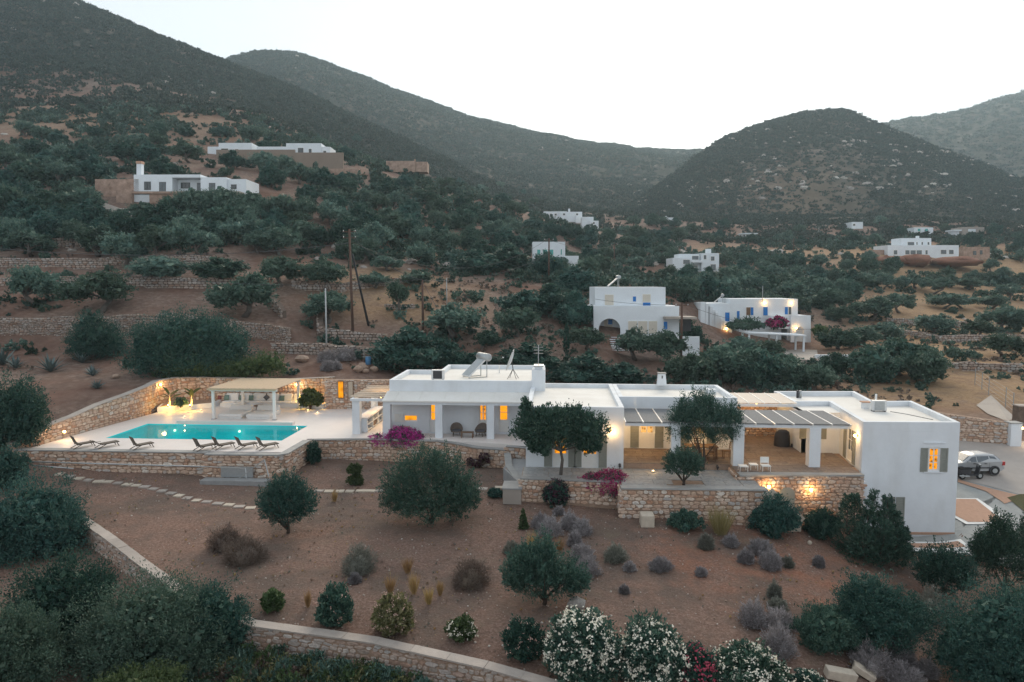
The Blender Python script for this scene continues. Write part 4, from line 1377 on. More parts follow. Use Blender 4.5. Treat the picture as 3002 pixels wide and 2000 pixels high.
# --- pergola over the dining terrace
px0, px1, pf, pb, pzz = 3.97, 17.2, 42.55, 46.85, 2.66
npan = 12
pan_w = (px1 - px0) / npan
for k in range(npan):
    a, c = px0 + k * pan_w, px0 + (k + 1) * pan_w
    MB().add([(a + 0.05, pf, pzz + 0.01), (c - 0.05, pf, pzz + 0.01), (c - 0.05, pb, pzz + 0.06), (a + 0.05, pb, pzz + 0.06), (a + 0.05, pf, pzz + 0.04), (c - 0.05, pf, pzz + 0.04), (c - 0.05, pb, pzz + 0.09), (a + 0.05, pb, pzz + 0.09)],
             [(0, 3, 2, 1), (4, 5, 6, 7), (0, 1, 5, 4), (1, 2, 6, 5), (2, 3, 7, 6), (3, 0, 4, 7)]).build("pergola_panel", "reed_grey", V)
for k in range(npan + 1):
    a = px0 + k * pan_w
    a = min(max(a, px0 + 0.05), px1 - 0.05)
    MB().bar((a, pf - 0.05, pzz - 0.015), (a, pb, pzz + 0.035), 0.055, 0.13).build("rafter", "paint_white", V)
MB().box(px0, px1, pf + 0.1, pf + 0.32, 2.42, pzz - 0.045).build("beam", "plaster", V)
for (xa, xb) in ((6.75, 7.3), (10.42, 11.05), (14.85, 15.5)):
    MB().box(xa, xb, 42.6, 43.2, -0.26 if xa < 8 else 0.09, 2.419).build("column", "plaster", V)
# --- covered passage and east block
for k in range(4):
    a = 11.7 + k * 1.06
    MB().add([(a + 0.03, 48.4, 2.92), (a + 1.03, 48.4, 2.92), (a + 1.03, 52.3, 3.0), (a + 0.03, 52.3, 3.0), (a + 0.03, 48.4, 2.95), (a + 1.03, 48.4, 2.95), (a + 1.03, 52.3, 3.03), (a + 0.03, 52.3, 3.03)],
             [(0, 3, 2, 1), (4, 5, 6, 7), (0, 1, 5, 4), (1, 2, 6, 5), (2, 3, 7, 6), (3, 0, 4, 7)]).build("canvas_panel", "canvas_pale", V)
for k in range(5):
    a = 11.7 + k * 1.06
    MB().bar((a, 48.35, 2.94), (a, 52.3, 3.02), 0.05, 0.08).build("rafter", "paint_white", V)
MB().box(11.66, 15.94, 48.2, 48.34, 2.72, 2.9).build("beam", "plaster", V)
MB().box(15.63, 15.93, 46.4, 53.5, -0.4, 2.7).build("wall", "plaster", V)
EB = [PX(2531, 1237, 3), PX(2815, 1238.6, 3), PX(2672, 1175, 3), PX(2560, 1176, 3), PX(2505, 1147, 3), PX(2295, 1147, 3), PX(2329, 1177, 3), PX(2431, 1177, 3)]
EBP = [(p.x, p.y) for p in EB]
EBP[5] = (15.94, EBP[5][1]); EBP[6] = (15.94, EBP[6][1])
flat_roof(V, EBP, 3.0, 2.68, t=0.26, base=2.452)
# walls under the east roof: front with two openings, the rest plain
A, B = EB[0], EB[1]
uA = (B - A).normalized(); nA = Vector((uA.y, -uA.x, 0))
LA = (B - A).length
def onA(px, py):
    r = ray(px, py)
    t = (A.x * nA.x + A.y * nA.y) / (r[0] * nA.x + r[1] * nA.y)
    p = Vector((r[0] * t, r[1] * t, CH + r[2] * t))
    return ((p - Vector((A.x, A.y, p.z))).dot(uA), p.z)
w0 = onA(2719, 1381); w1 = onA(2757, 1312)
l0 = onA(2605, 1520); l1 = onA(2626, 1457)
b = MB()
wall_cells(b, (A.x, A.y, 0), uA, nA, LA, -4.1, 2.45, [(w0[0], w1[0], w0[1], w1[1]), (l0[0] - 0.35, l1[0], l0[1] - 0.6, l1[1])], 0.26)
b.build("wall", "plaster", V)
for i in (1, 2, 3, 4):
    p, q = EB[i], EB[i + 1]
    u = (q - p).normalized(); nn_ = Vector((u.y, -u.x, 0))
    b = MB(); wall_cells(b, (p.x, p.y, 0) if i != 1 else (p.x + u.x * 0.262, p.y + u.y * 0.262, 0), u, nn_, (q - p).length - (0.262 if i == 1 else 0), -4.1, 2.45, [], 0.26); b.build("wall", "plaster", V)
# west wall with a door onto the patio
p, q = EB[7], EB[0]
u = (q - p).normalized(); nn_ = Vector((u.y, -u.x, 0)); Lw = (q - p).length - 0.262
b = MB(); wall_cells(b, (p.x, p.y, 0), u, nn_, Lw, -4.1, 2.45, [(Lw - 2.75, Lw - 1.55, 0.12, 2.15)], 0.26); b.build("wall", "plaster", V)
leaf_door(V, p + u * (Lw - 2.15) + Vector((0, 0, 0.12 - p.z)), u, nn_, 1.2, 2.03, 0.3, "grey_glass", leaves_=2, rows=2)
shutter_leaf(V, p + u * (Lw - 3.05) + Vector((0, 0, 0.13 - p.z)), u, nn_, 0.56, 2.0)
shutter_leaf(V, p + u * (Lw - 1.22) + Vector((0, 0, 0.13 - p.z)), u, nn_, 0.56, 2.0)
lampE = p + u * (Lw - 0.62) + Vector((0, 0, 2.0 - p.z)); lampEn = nn_.copy()
# patio facade with two closed shutters
b = MB(); wall_cells(b, (15.64, 46.4, 0), X_, FR, 2.6, -0.4, 2.6, [], 0.26); b.build("wall", "plaster", V)
MB().box(15.64, 18.3, 46.42, 48.95, 2.605, 2.7).build("roof", "roof_white", V)
for px_ in (2357, 2407):
    q = PYY(px_, 1300, 46.4)
    shutter_leaf(V, (q.x, 46.4, 0.98), X_, FR, 0.62, 1.25)
# front window, shutters, lintel, lower door
wc = A + uA * ((w0[0] + w1[0]) / 2); wc.z = w0[1]
leaf_door(V, wc, uA, nA, w1[0] - w0[0], w1[1] - w0[1], 0.0, "pane_lit", leaves_=2, rows=3, name="window", recess=0.1)
for s in (-1, 1):
    k = wc + uA * s * ((w1[0] - w0[0]) / 2 + 0.23); k.z = w0[1] - 0.05
    shutter_leaf(V, k, uA, nA, 0.42, w1[1] - w0[1] + 0.02)
k = onA(2708, 1298); k1 = onA(2772, 1297)
MB().bar(A + uA * k[0] + nA * 0.03 + Vector((0, 0, k[1] - A.z)), A + uA * k1[0] + nA * 0.03 + Vector((0, 0, k[1] - A.z)), 0.055, 0.05).build("lintel", "plaster", V)
MB().bar(wc - uA * 0.55 + nA * 0.04 + Vector((0, 0, -0.07)), wc + uA * 0.55 + nA * 0.04 + Vector((0, 0, -0.07)), 0.075, 0.05).build("sill", "plaster", V)
lc = A + uA * ((l0[0] + l1[0]) / 2 - 0.17); lc.z = l0[1] - 0.6
leaf_door(V, lc, uA, nA, l1[0] - l0[0] + 0.35, l1[1] - l0[1] + 0.6, 0.3, "grey_glass", frame="shutter", leaves_=1, rows=2)
k = A + uA * (l1[0] + 0.27); k.z = l0[1] - 0.6
shutter_leaf(V, k, uA, nA, 0.5, l1[1] - l0[1] + 0.6)
zb_ = -3.62
MB().bar(A + uA * 0.0 + nA * 0.022 + Vector((0, 0, zb_ - A.z + 0.05)), B + nA * 0.022 + Vector((0, 0, zb_ - B.z + 0.05)), 0.04, 0.14).build("skirting", "terracotta", V)
# low white wall piece under the patio
MB().box(15.5, 17.7, 41.35, 42.1, -2.6, -0.42).build("wall", "plaster", V)
# --- bar and slat pergola west of the wing
bp_ = [PX(1034, 1272, 0), PX(1056, 1272, 0)]
MB().box(bp_[0].x, bp_[1].x, 50.4, 51.0, 0, 2.5).build("pillar", "plaster", V)
MB().box(bp_[0].x, bp_[0].x + 0.3, 55.6, 56.6, 0, 2.5).build("pillar", "plaster", V)
xs0 = bp_[0].x
MB().box(xs0, xs0 + 0.25, 51.01, 55.59, 0, 1.0).build("low_wall", "plaster", V)
xs1 = xs0 + 0.95
MB().box(xs0 + 0.26, xs1 + 0.04, 51.01, 56.0, 1.0, 1.1).build("counter_top", "deck", V)
for yy in (51.01, 52.6, 54.2, 55.75):
    MB().box(xs0 + 0.26, xs1, yy, yy + 0.12, 0.01, 0.998).build("shelf_side", "plaster", V)
for k, zz in enumerate((0.06, 0.5)):
    for (ya, yb) in ((51.135, 52.595), (52.725, 54.195), (54.325, 55.745)):
        MB().box(xs0 + 0.27, xs1 - 0.02, ya, yb, zz, zz + 0.05).build("shelf", "plaster", V)
MB().box(xs0 + 0.28, xs0 + 0.9, 53.0, 53.9, 0.12, 0.48).build("cupboard_door", "wood_brown", V)
zs_ = 2.55
for yy in (50.35, 56.6):
    MB().box(xs0 - 0.1, -12.42, yy - 0.08, yy + 0.08, zs_ - 0.1, zs_ + 0.08).build("beam", "plaster", V)
for k in range(7):
    yy = 50.8 + k * 0.86
    MB().box(xs0 - 0.25, -12.43, yy, yy + 0.34, zs_ + 0.09, zs_ + 0.17).build("pergola_slat", "wood_pale", V)
MB().box(xs0 - 0.05, xs0 + 0.08, 50.45, 56.5, zs_ - 0.1, zs_ + 0.085).build("beam", "plaster", V)

# ------------------------------------------------------------------ terraces and floors
def floor(name, poly, z, th, mat, label, cat="terrace"):
    o = MB().prism(poly, z - th, z).build(name, mat)
    return tag(o, label, cat, kind="structure")
POOL = (-32.2, -19.35, 47.9, 53.1)
# pool deck as four strips around the basin plus the veranda floor
dk = thing("pool_terrace", "pale smooth terrace floor around the turquoise pool", "terrace", (-26, 50, 0)); dk["kind"] = "structure"
for nm, poly in (("a", [(-35.3, 44.35), (-17.9, 44.6), (-17.75, 47.898), (-35.1, 47.898)]), ("b", [(-35.1, 47.902), (-32.202, 47.902), (-32.202, 53.098), (-34.7, 53.098)]),
                 ("c", [(-19.348, 47.902), (-17.75, 47.902), (-17.75, 48.65), (-13.0, 49.25), (-12.0, 53.098), (-19.348, 53.098)]), ("d", [(-34.7, 53.102), (-12.42, 53.102), (-12.42, 62.3), (-33.9, 62.3), (-34.3, 57)]),
                 ("e", [(-12.99, 49.25), (-8.6, 49.0), (-7.4, 48.65), (-3.7, 47.9), (-2.05, 47.0), (-2.05, 50.995), (-11.995, 50.995), (-11.998, 53.0)])):
    MB().prism(poly, -0.3, 0.0).build("floor", "deck", dk)
basin = thing("swimming_pool", "rectangular turquoise swimming pool with lit water on the pale terrace", "pool", (-25.8, 50.5, -1.6))
x0, x1, y0, y1 = POOL
MB().box(x0, x1, y0, y1, -1.7, -1.5).build("pool_floor", "pool_tile", basin)
for q in ((x0 - 0.2, x0, y0 - 0.2, y1 + 0.2), (x1, x1 + 0.2, y0 - 0.2, y1 + 0.2), (x0 + 0.001, x1 - 0.001, y0 - 0.2, y0), (x0 + 0.001, x1 - 0.001, y1, y1 + 0.2)):
    MB().box(*q, -1.7, -0.305).build("pool_wall", "pool_tile", basin)
for q in ((x0 + 0.001, x0 + 0.012, y0 + 0.013, y1 - 0.013), (x1 - 0.012, x1 - 0.001, y0 + 0.013, y1 - 0.013), (x0 + 0.001, x1 - 0.001, y0 + 0.001, y0 + 0.012), (x0 + 0.001, x1 - 0.001, y1 - 0.012, y1 - 0.001)):
    MB().box(*q, -0.304, -0.01).build("tile_band", "pool_tile", basin)
MB().add([(x0 + 0.013, y0 + 0.013, -0.06), (x1 - 0.013, y0 + 0.013, -0.06), (x1 - 0.013, y1 - 0.013, -0.06), (x0 + 0.013, y1 - 0.013, -0.06)], [(0, 1, 2, 3)]).build("water", "pool_water", basin)
for (px_, py_) in ((510, 1252), (700, 1254)):
    q = PYY(px_, py_, 52.95)
    MB().ball((q.x, 53.05, -0.5), 0.09, 10, 6).build("pool_light", "bulb_pool", basin, smooth=True)
    point_light("pool_bulb", (q.x, 52.2, -0.9), 3, (0.7, 1.0, 0.95), 0.6, parent=basin)
# raised overflow ledge behind the pool
q0 = PX(526, 1232, 0.2); q1 = PX(862, 1237, 0.2)
MB().box(q0.x, q1.x, 53.2, 53.75, 0.004, 0.22).build("raised_ledge", "deck", basin)

# pool terrace walls
stone_wall("retaining_wall", "long low rubble wall carrying the front edge of the pool terrace", [(-36.3, 44.15, -1.0, -0.07), (-29.5, 44.2, -1.5, -0.07), (-22.8, 44.2, -1.6, -0.07)], 0.6, cop=(0.6, 0.075, "coping", 0), sw=(0.25, 0.75), sh=(0.15, 0.36))
stone_wall("retaining_wall", "projecting rubble wall end below the deckchairs at the pool corner", [(-22.8, 43.75, -1.6, -0.07), (-18.0, 43.9, -1.7, -0.07), (-17.55, 44.3, -1.7, -0.07), (-17.45, 48.2, -1.4, -0.07)], 0.6, cop=(0.55, 0.075, "coping", 0), sw=(0.25, 0.75), sh=(0.15, 0.36), nparts=220)
stone_wall("retaining_wall", "rubble wall below the veranda with bougainvillea hanging in front", [(-17.4, 48.45, -1.4, -0.08), (-13.0, 48.9, -1.6, -0.08), (-8.6, 48.65, -1.6, -0.08), (-7.4, 48.3, -1.7, -0.12), (-5.6, 47.7, -1.7, -0.3), (-3.6, 47.3, -1.7, -0.32)], 0.5, cop=(0.5, 0.07, "coping", 0), nparts=280)
stone_wall("retaining_wall", "stepped rubble wall between veranda and the white front block", [(-3.55, 47.3, -1.7, -0.06), (-2.08, 46.9, -1.7, -0.06), (-2.06, 46.2, -1.7, -0.06)], 0.4, nparts=60, cop=(0.45, 0.06, "coping", 0))
stone_wall("retaining_wall", "short rubble wall beside the white front block", [(-3.6, 47.2, -1.8, -0.5), (-3.3, 44.5, -1.8, -0.7), (-2.3, 41.2, -1.8, -0.85)], 0.4, nparts=110, cop=(0.45, 0.05, "coping", 0))
MB().prism([(-3.5, 44.3), (-2.25, 41.0), (-2.02, 41.0), (-2.02, 46.9), (-3.2, 46.9)], -1.7, -0.75).build("stair_landing", "slate")
tag(bpy.data.objects["stair_landing"], "grey landing slab beside the white front block", "landing", kind="structure")
# tall back wall of the pool terrace, curving up the slope
bw = [(PX(52, 1318, 0), 0.35), (PX(140, 1296, 0), 0.95), (PX(230, 1274, 0), 1.3), (PX(310, 1252, 0), 1.75), (PX(390, 1229, 0), 2.0), (PX(450, 1210, 0), 2.25)]
pts = [(q.x - 0.3, q.y, -0.1, t_) for q, t_ in bw] + [(-35.1, 59.8, 0.0, 2.4), (-34.5, 61.4, 0.0, 2.45), (-32.6, 62.3, 0, 2.4), (-24.5, 62.5, 0, 2.25), (-21.5, 62.6, 0, 2.4), (-20.4, 62.3, 0, 2.5)]
stone_wall("garden_wall", "tall curved rubble wall behind the pool with wall lamps", pts, 0.6, cop=(0.65, 0.06, "coping_warm", 0), sw=(0.25, 0.7), sh=(0.14, 0.34))
stone_wall("garden_wall", "rubble wall with two slot windows, one glowing, behind the bar", [(-20.3, 60.4, 0, 2.55), (-14.0, 60.5, 0, 2.6), (-9.7, 60.5, 0, 2.6)], 0.6, nparts=200)
gwp = bpy.data.objects["garden_wall.001"]
for (p0, p1) in ((993, 1006), (1022, 1034)):
    a = PYY(p0, 1166, 60.37); c = PYY(p1, 1119, 60.37)
    f = MB().box(a.x - 0.06, c.x + 0.06, 60.33, 60.5, a.z - 0.06, c.z + 0.06).build("slot_frame", "wood_brown", gwp)
    MB().box(a.x, c.x, 60.31, 60.328, a.z, c.z).build("pane", "pane_lit_plain" if p0 < 1000 else "wood_pale", f)

# dining terrace, lower terrace, patio
lt = thing("dining_terrace", "grey and brown flagstone terrace in front of the dining pergola", "terrace", (5, 42, -0.3)); lt["kind"] = "structure"
MB().prism([(-2.15, 40.6), (3.55, 40.2), (3.55, 38.9), (11.25, 39.05), (11.25, 41.4), (10.3, 41.5), (10.3, 43.0), (3.94, 43.0), (3.94, 42.88), (-2.15, 42.88)], -0.6, -0.285).build("bed", "mortar", lt)
flags(lt, -2.12, 3.55, 40.55, 42.86, -0.25, 1.25, 0.75, "flag_slate")
flags(lt, 3.56, 10.28, 39.0, 42.86, -0.25, 1.3, 0.9, "flag_slate", inside=lambda x, y: (x - 6.9) ** 2 + (y - 39.9) ** 2 > 0.6)
flags(lt, 10.3, 11.2, 39.1, 40.7, -0.25, 1.3, 0.9, "flag_slate")
MB().box(3.965, 15.62, 42.88, 51.4, -0.4, 0.045).build("bed", "mortar", lt)
flags(lt, 3.97, 11.62, 42.9, 46.88, 0.08, 1.0, 0.55, "flag_brown")
pt_ = thing("patio", "brown flagstone patio under the grey pergola by the east wing", "patio", (14, 44, 0)); pt_["kind"] = "structure"
MB().prism([(10.3, 41.0), (17.45, 41.5), (17.6, 42.87), (10.3, 42.87)], -0.3, 0.045).build("bed", "mortar", pt_)
MB().prism([(15.65, 42.881), (17.5, 42.881), (18.1, 46.39), (15.65, 46.39)], -0.3, 0.045).build("bed", "mortar", pt_)
flags(pt_, 11.64, 15.62, 42.9, 51.3, 0.08, 1.0, 0.55, "flag_brown")
flags(pt_, 15.64, 17.6, 42.9, 46.38, 0.08, 1.0, 0.55, "flag_brown", inside=lambda x, y: x < 17.35 + 0.1 * (y - 43))
flags(pt_, 10.32, 17.4, 41.45, 42.88, 0.08, 1.0, 0.5, "flag_brown")
stone_wall("garden_wall", "warm lit rubble wall closing the covered passage", [(11.7, 51.6, 0, 2.5), (15.6, 51.6, 0, 2.5)], 0.4, nparts=110)
stone_wall("retaining_wall", "low rubble wall under the slate terrace behind wine red bougainvillea", [(-2.2, 40.35, -1.5, -0.32), (3.5, 39.95, -1.6, -0.32)], 0.5, cop=(0.55, 0.075, "coping", 0), nparts=180)
stone_wall("retaining_wall", "rubble wall with pale grey coping under the dining terrace corner", [(3.45, 38.65, -1.8, -0.30), (11.4, 38.85, -2.3, -0.30)], 0.5, cop=(0.6, 0.09, "coping", 0), nparts=300)
stone_wall("retaining_wall", "rubble return wall of the dining terrace facing the lavender", [(3.4, 39.9, -1.7, -0.33), (3.43, 38.75, -1.7, -0.33)], 0.4, nparts=30)
stone_wall("retaining_wall", "high rubble wall under the patio with two glowing lamps", [(10.35, 40.7, -2.4, -0.02), (14.0, 40.95, -2.6, -0.02), (17.45, 41.2, -2.6, -0.02)], 0.5, cop=(0.62, 0.1, "coping", 0), nparts=260)
stone_wall("retaining_wall", "short rubble end wall between dining terrace and patio", [(10.2, 42.5, -0.3, -0.0), (10.2, 40.9, -0.3, -0.0)], 0.3, nparts=20)

# ------------------------------------------------------------------ trees of the valley
def olive_kind(seed, wide=0.62, lean=0.1, mat="leaf_olive", n=2500, trunk_h=0.27, stems=3, low=False):
    r = np.random.default_rng(seed)
    b = MB()
    lobes = []
    base = Vector((0, 0, -0.04))
    top = Vector((r.normal() * lean, r.normal() * lean, trunk_h))
    mid = base.lerp(top, 0.5) + Vector((r.normal() * 0.03, r.normal() * 0.03, 0))
    b.tube([base, mid, top], [0.065, 0.048, 0.04], 7)
    k = stems + int(r.integers(2, 5))
    for i in range(k):
        a = 2 * math.pi * i / k + r.normal() * 0.3
        rr_ = wide * 0.52 * (0.55 + 0.6 * r.random())
        c = Vector((math.cos(a) * rr_, math.sin(a) * rr_, trunk_h + 0.16 + 0.27 * r.random()))
        e = top.lerp(c, 0.55) + Vector((r.normal() * 0.03, r.normal() * 0.03, 0.02))
        b.tube([top - Vector((0, 0, 0.03)), e, c], [0.03, 0.02, 0.008], 5, cap=False)
        s = 0.19 + 0.11 * r.random()
        lobes.append((c.x, c.y, c.z, s * 1.1, s * 1.1, s * 0.85))
        if r.random() < 0.6:
            lobes.append((c.x * 1.2 + r.normal() * 0.06, c.y * 1.2 + r.normal() * 0.06, c.z - 0.08, s * 0.75, s * 0.75, s * 0.6))
    lobes.append((top.x, top.y, 0.74, wide * 0.36, wide * 0.36, 0.2))
    lobes.append((top.x + r.normal() * 0.1, top.y + r.normal() * 0.1, 0.84, wide * 0.22, wide * 0.22, 0.14))
    if low:
        for i in range(7):
            a = i * 0.9 + r.random()
            lobes.append((math.cos(a) * wide * 0.42, math.sin(a) * wide * 0.42, 0.24 + 0.14 * r.random(), wide * 0.26, wide * 0.26, 0.22))
        n = int(n * 1.3)
    tm = npmesh("trunk", b.v, b.f, "bark_grey", smooth=True)
    cm = crown_mesh("crown", lobes, int(n * 1.7), 0.066, mat, r, up=0.2, per=22, clump=0.34, asp=0.5, shell=0.6, jag=0.2)
    return tm, cm
OLIVE = [olive_kind(100 + i, 0.55 + 0.2 * (i % 4) / 3, 0.06 + 0.05 * (i % 3)) for i in range(8)]
BUSHY = [olive_kind(400 + i, 0.7, 0.05, "leaf_olive" if i % 2 else "leaf_juniper", 2600, 0.2, low=True) for i in range(4)]
DARKT = [olive_kind(200 + i, 0.7, 0.05, "leaf_dark", 2600, 0.2, low=True) for i in range(4)]
TWIST = [olive_kind(300 + i, 0.46, 0.16, "leaf_olive", 1900, 0.46, 2) for i in range(2)]
def cypress_kind(seed):
    r = np.random.default_rng(seed)
    tips = []
    for i in range(170):
        z = r.random() ** 0.9
        a = r.random() * 6.28
        w = 0.11 * (1 - z) ** 0.45 * (0.4 + 0.6 * min(1, z * 6))
        p = (math.cos(a) * w * 0.6, math.sin(a) * w * 0.6, z * 0.92 + 0.03)
        tips.append((p, (math.cos(a) * w, math.sin(a) * w, z * 0.92 + 0.11), 0.03))
    return npmesh("trunk", *(lambda b: (b.v, b.f))(MB().tube([(0, 0, -0.03), (0, 0, 0.5), (0, 0, 0.95)], [0.02, 0.012, 0.003], 6)), "bark"), spray_mesh("crown", tips, 16, 0.05, "leaf_dark", r)
CYP = [cypress_kind(4)]

def put_tree(kind, p, hm, label, group=None, name="olive_tree", cat="tree", wide=1.0, rot=None):
    t = thing(name, label, cat, p, group, rotz=rot if rot is not None else random.random() * 6.28)
    t.scale = (hm * wide, hm * wide, hm)
    link("trunk", kind[0], t)
    link("crown", kind[1], t)
    return t

def tree_px(px, top, base, label, kind=None, w=None, name="olive_tree", group="olive trees on the terraces", cat="tree"):
    p, d = G(px, base)
    hm = (base - top) * d / F
    kd = kind or OLIVE[random.randrange(len(OLIVE))]
    wide = 1.0
    if w:
        xs = np.array([v.co.x for v in kd[1].vertices][::7])
        wide = min(max((w * d / F) / (hm * (np.percentile(xs, 98) - np.percentile(xs, 2))), 0.6), 1.9)
    KEEP_CLEAR.append((p.x, p.y, hm * 0.5))
    return put_tree(kd, p, hm, label, group, name, cat, wide)

TREES = [
    (102, 776, 897, "olive with a pale straight trunk above the long stone wall", 115), (302, 790, 914, "broad olive on the red terrace between the two wall bushes", 157), (714, 795, 928, "leaning grey olive just above the stone wall end", 160),
    (826, 750, 841, "many-stemmed olive alone on bare brown ground", 104), (962, 850, 948, "dark olive behind the thin grey post", 130), (955, 750, 846, "bushy olive left of the tall brown pole", 130),
    (370, 676, 778, "olive with bent dark trunk on the terrace edge", 110), (22, 634, 714, "small olive at the photo edge beside the pale track", 70), (95, 676, 752, "olive crown above the red earth bank", 112), (290, 660, 752, "twin trunk olive left of the bent-trunk olive", 105),
    (465, 664, 758, "first olive of the crowded row under the white hillside house", 90), (525, 660, 757, "second olive of the crowded row under the white hillside house", 90), (590, 665, 756, "third olive of the crowded row under the white hillside house", 95),
    (472, 748, 820, "wide low olive over the lowest red bank", 150), (640, 752, 822, "dense round olive beside the wide low olive", 142), (680, 643, 714, "olive with slanting trunk on a stone ring", 80), (755, 674, 742, "small olive with slim crooked trunk on the upper terrace", 72), (822, 658, 750, "tall forked olive on the upper terrace", 90),
    (1060, 703, 772, "olive behind the tall brown pole", 66), (1100, 790, 840, "flat olive beside the leaning black brace", 96), (1222, 792, 842, "flat-topped olive crowning the short dark pole", 78), (1330, 884, 993, "big shady olive on the slope above the villa roof", 142), (1515, 898, 987, "olive with forked trunk below the dark thicket", 104),
    (1430, 966, 1014, "round bushy young olive by the rear fence", 64), (1720, 957, 1024, "olive left of the arched house steps", 96), (1130, 671, 717, "round pale olive on the golden clearing", 60), (1140, 749, 794, "twin olives below the golden clearing", 82), (1235, 708, 780, "tall ragged olive right of the golden clearing", 78),
    (1862, 958, 1056, "olive in front of the beige ground floor windows", 110), (1958, 968, 1062, "olive beside the brown pole of the arched house", 110), (1640, 750, 802, "olive shading the tall narrow house with teal windows", 60),
    (2735, 918, 982, "lone spreading olive in the dry field", 92), (2938, 974, 1047, "lone olive with bare trunk in the lowest dry field", 102), (2735, 812, 862, "round olive on the upper dry field", 68), (2685, 799, 845, "olive with bare stems left of the upper field", 66),
    (2555, 866, 940, "very broad dark olive below the upper field", 108), (2637, 858, 917, "olive against the field wall", 78), (2935, 893, 974, "tall dense olive at the right field edge", 110), (2870, 938, 985, "small olive below the field wall at right", 72), (2463, 895, 944, "rounded olive behind the lit blue-door house", 70),
    (2460, 960, 1024, "dark olive by the lit entrance terrace", 106), (2535, 955, 1012, "olive behind the entrance terrace olive", 92), (2590, 943, 994, "olive at the corner of the dry field", 80), (2840, 812, 850, "flat round olive on the golden strip", 72), (2555, 796, 838, "pair of joined olives on the golden strip", 110),
    (2640, 985, 1100, "largest olive of the thicket right of the lit house", 180), (2560, 1010, 1120, "front olive of the thicket right of the lit house", 130), (2720, 1010, 1125, "right hand olive of the thicket by the dry field", 130), (2445, 1030, 1100, "young olive showing its trunk above the east roof", 80),
    (2110, 1000, 1120, "olive thicket tree nearest the white pergola", 140), (2210, 1010, 1130, "tall olive right behind the covered passage", 140), (2310, 1030, 1135, "olive behind the flat east roof", 130), (2020, 1030, 1125, "olive behind the tapered chimney", 140), (2390, 1060, 1140, "dark olive close behind the east roof corner", 90),
    (430, 590, 655, "round tree hiding the garage wall of the hillside house", 75), (505, 570, 640, "dark tree below the dark framed doors of the hillside house", 80), (580, 552, 640, "tallest tree in front of the hillside house loggia", 90), (665, 548, 640, "grey green tree covering the right end of the hillside house terrace", 95), (745, 560, 640, "tree beside the hillside house fence", 80), (350, 610, 668, "tree left of the pale track bend", 80), (130, 560, 640, "tall tree at the left of the stone annex", 90), (45, 545, 640, "big tree at the left edge above the track", 100), (230, 590, 650, "tree beside the climbing track", 80),
    (2165, 985, 1052, "olive left in front of the white garden pergola", 90), (2250, 995, 1058, "olive right in front of the white garden pergola", 95),
    (2955, 830, 878, "olive at the far field corner", 70), (2905, 862, 905, "olive hedge tree on the field terrace", 80), (2820, 862, 905, "first olive of the field terrace hedge", 80), (2765, 856, 905, "second olive of the field terrace hedge", 80), (2310, 800, 850, "round tree beside the white stepped house", 70),
]
for q in TREES:
    bushy = (q[1] < 640 and q[0] < 800) or 1980 < q[0] < 2760 and q[2] > 1090 or q[0] in (472, 640, 1430, 2460, 2560)
    tree_px(q[0], q[1], q[2], q[3], BUSHY[random.randrange(4)] if bushy else None, w=q[4])
tree_px(1170, 835, 922, "twisted lone olive inside a low stone ring", TWIST[0], 58)
tree_px(1660, 952, 1046, "slim dark cypress in front of the arched house", CYP[0], None, "cypress_tree", None)
for q in [(1190, 952, 1090, "large round carob tree right behind the veranda wing", 170), (1300, 985, 1090, "dark carob behind the solar panel", 120), (1545, 1000, 1090, "dark carob behind the satellite dish", 150), (1710, 1030, 1130, "big dark carob behind the white front block", 200), (1830, 1060, 1130, "low carob left of the tapered chimney", 120),
          (1395, 1030, 1092, "low carob behind the roof tank", 110), (1610, 830, 920, "dark thicket tree left of the arched house", 120), (1540, 850, 930, "dark thicket tree above the forked olive", 110), (1690, 850, 960, "dark tree against the arched house wall", 100), (2010, 930, 1010, "dark tree between the two blue-door houses", 80), (1690, 780, 860, "dark tree behind the arched house roof", 100), (1400, 730, 800, "dark thicket tree on the middle slope", 120), (1490, 720, 800, "dark thicket tree above the rubble heap", 110)]:
    tree_px(q[0], q[1], q[2], q[3], DARKT[random.randrange(4)], q[4], "carob_tree", "dark carob trees")

# groves: every tree gets its own label from its look and its place in the grove
ORD = ["first", "second", "third", "fourth", "fifth", "sixth", "seventh", "eighth", "ninth", "tenth", "eleventh", "twelfth", "thirteenth", "fourteenth", "fifteenth", "sixteenth"]
def grove(x0, x1, y0, y1, n, hm, place, group, seed, dark=0.25, sep=26, asp=1.6):
    r = random.Random(seed)
    got, made = [], []
    tries = 0
    while len(got) < n and tries < n * 40:
        tries += 1
        px, py = r.uniform(x0, x1), r.uniform(y0, y1)
        if any(abs(px - a) < sep and abs(py - c) < sep / asp for a, c in got): continue
        p, d = G(px, py)
        if any((p.x - cx) ** 2 + (p.y - cy) ** 2 < (rr_ + 0.8) ** 2 for cx, cy, rr_ in KEEP_CLEAR): continue
        got.append((px, py))
        h = r.uniform(*hm)
        dk_ = r.random() < dark
        low = r.random() < 0.45
        kd = DARKT[r.randrange(4)] if dk_ else (BUSHY[r.randrange(4)] if low else OLIVE[r.randrange(8)])
        t = put_tree(kd, p, h, "", group, "carob_tree" if dk_ else "olive_tree", "tree", r.uniform(0.95, 1.3), r.random() * 6.28)
        look = ("dark carob" if dk_ else ("bushy olive" if low else "open-crowned olive"))
        made.append((look, 0 if py < (y0 + y1) / 2 else 1, px, t))
    for look in ("dark carob", "bushy olive", "open-crowned olive"):
        for row in (0, 1):
            q = sorted([m_ for m_ in made if m_[0] == look and m_[1] == row], key=lambda m_: m_[2])
            for i, m_ in enumerate(q):
                m_[3]["label"] = "%s, %s from left, %s half of grove %s" % (look, ORD[min(i, 15)], ("upper", "lower")[row], place)
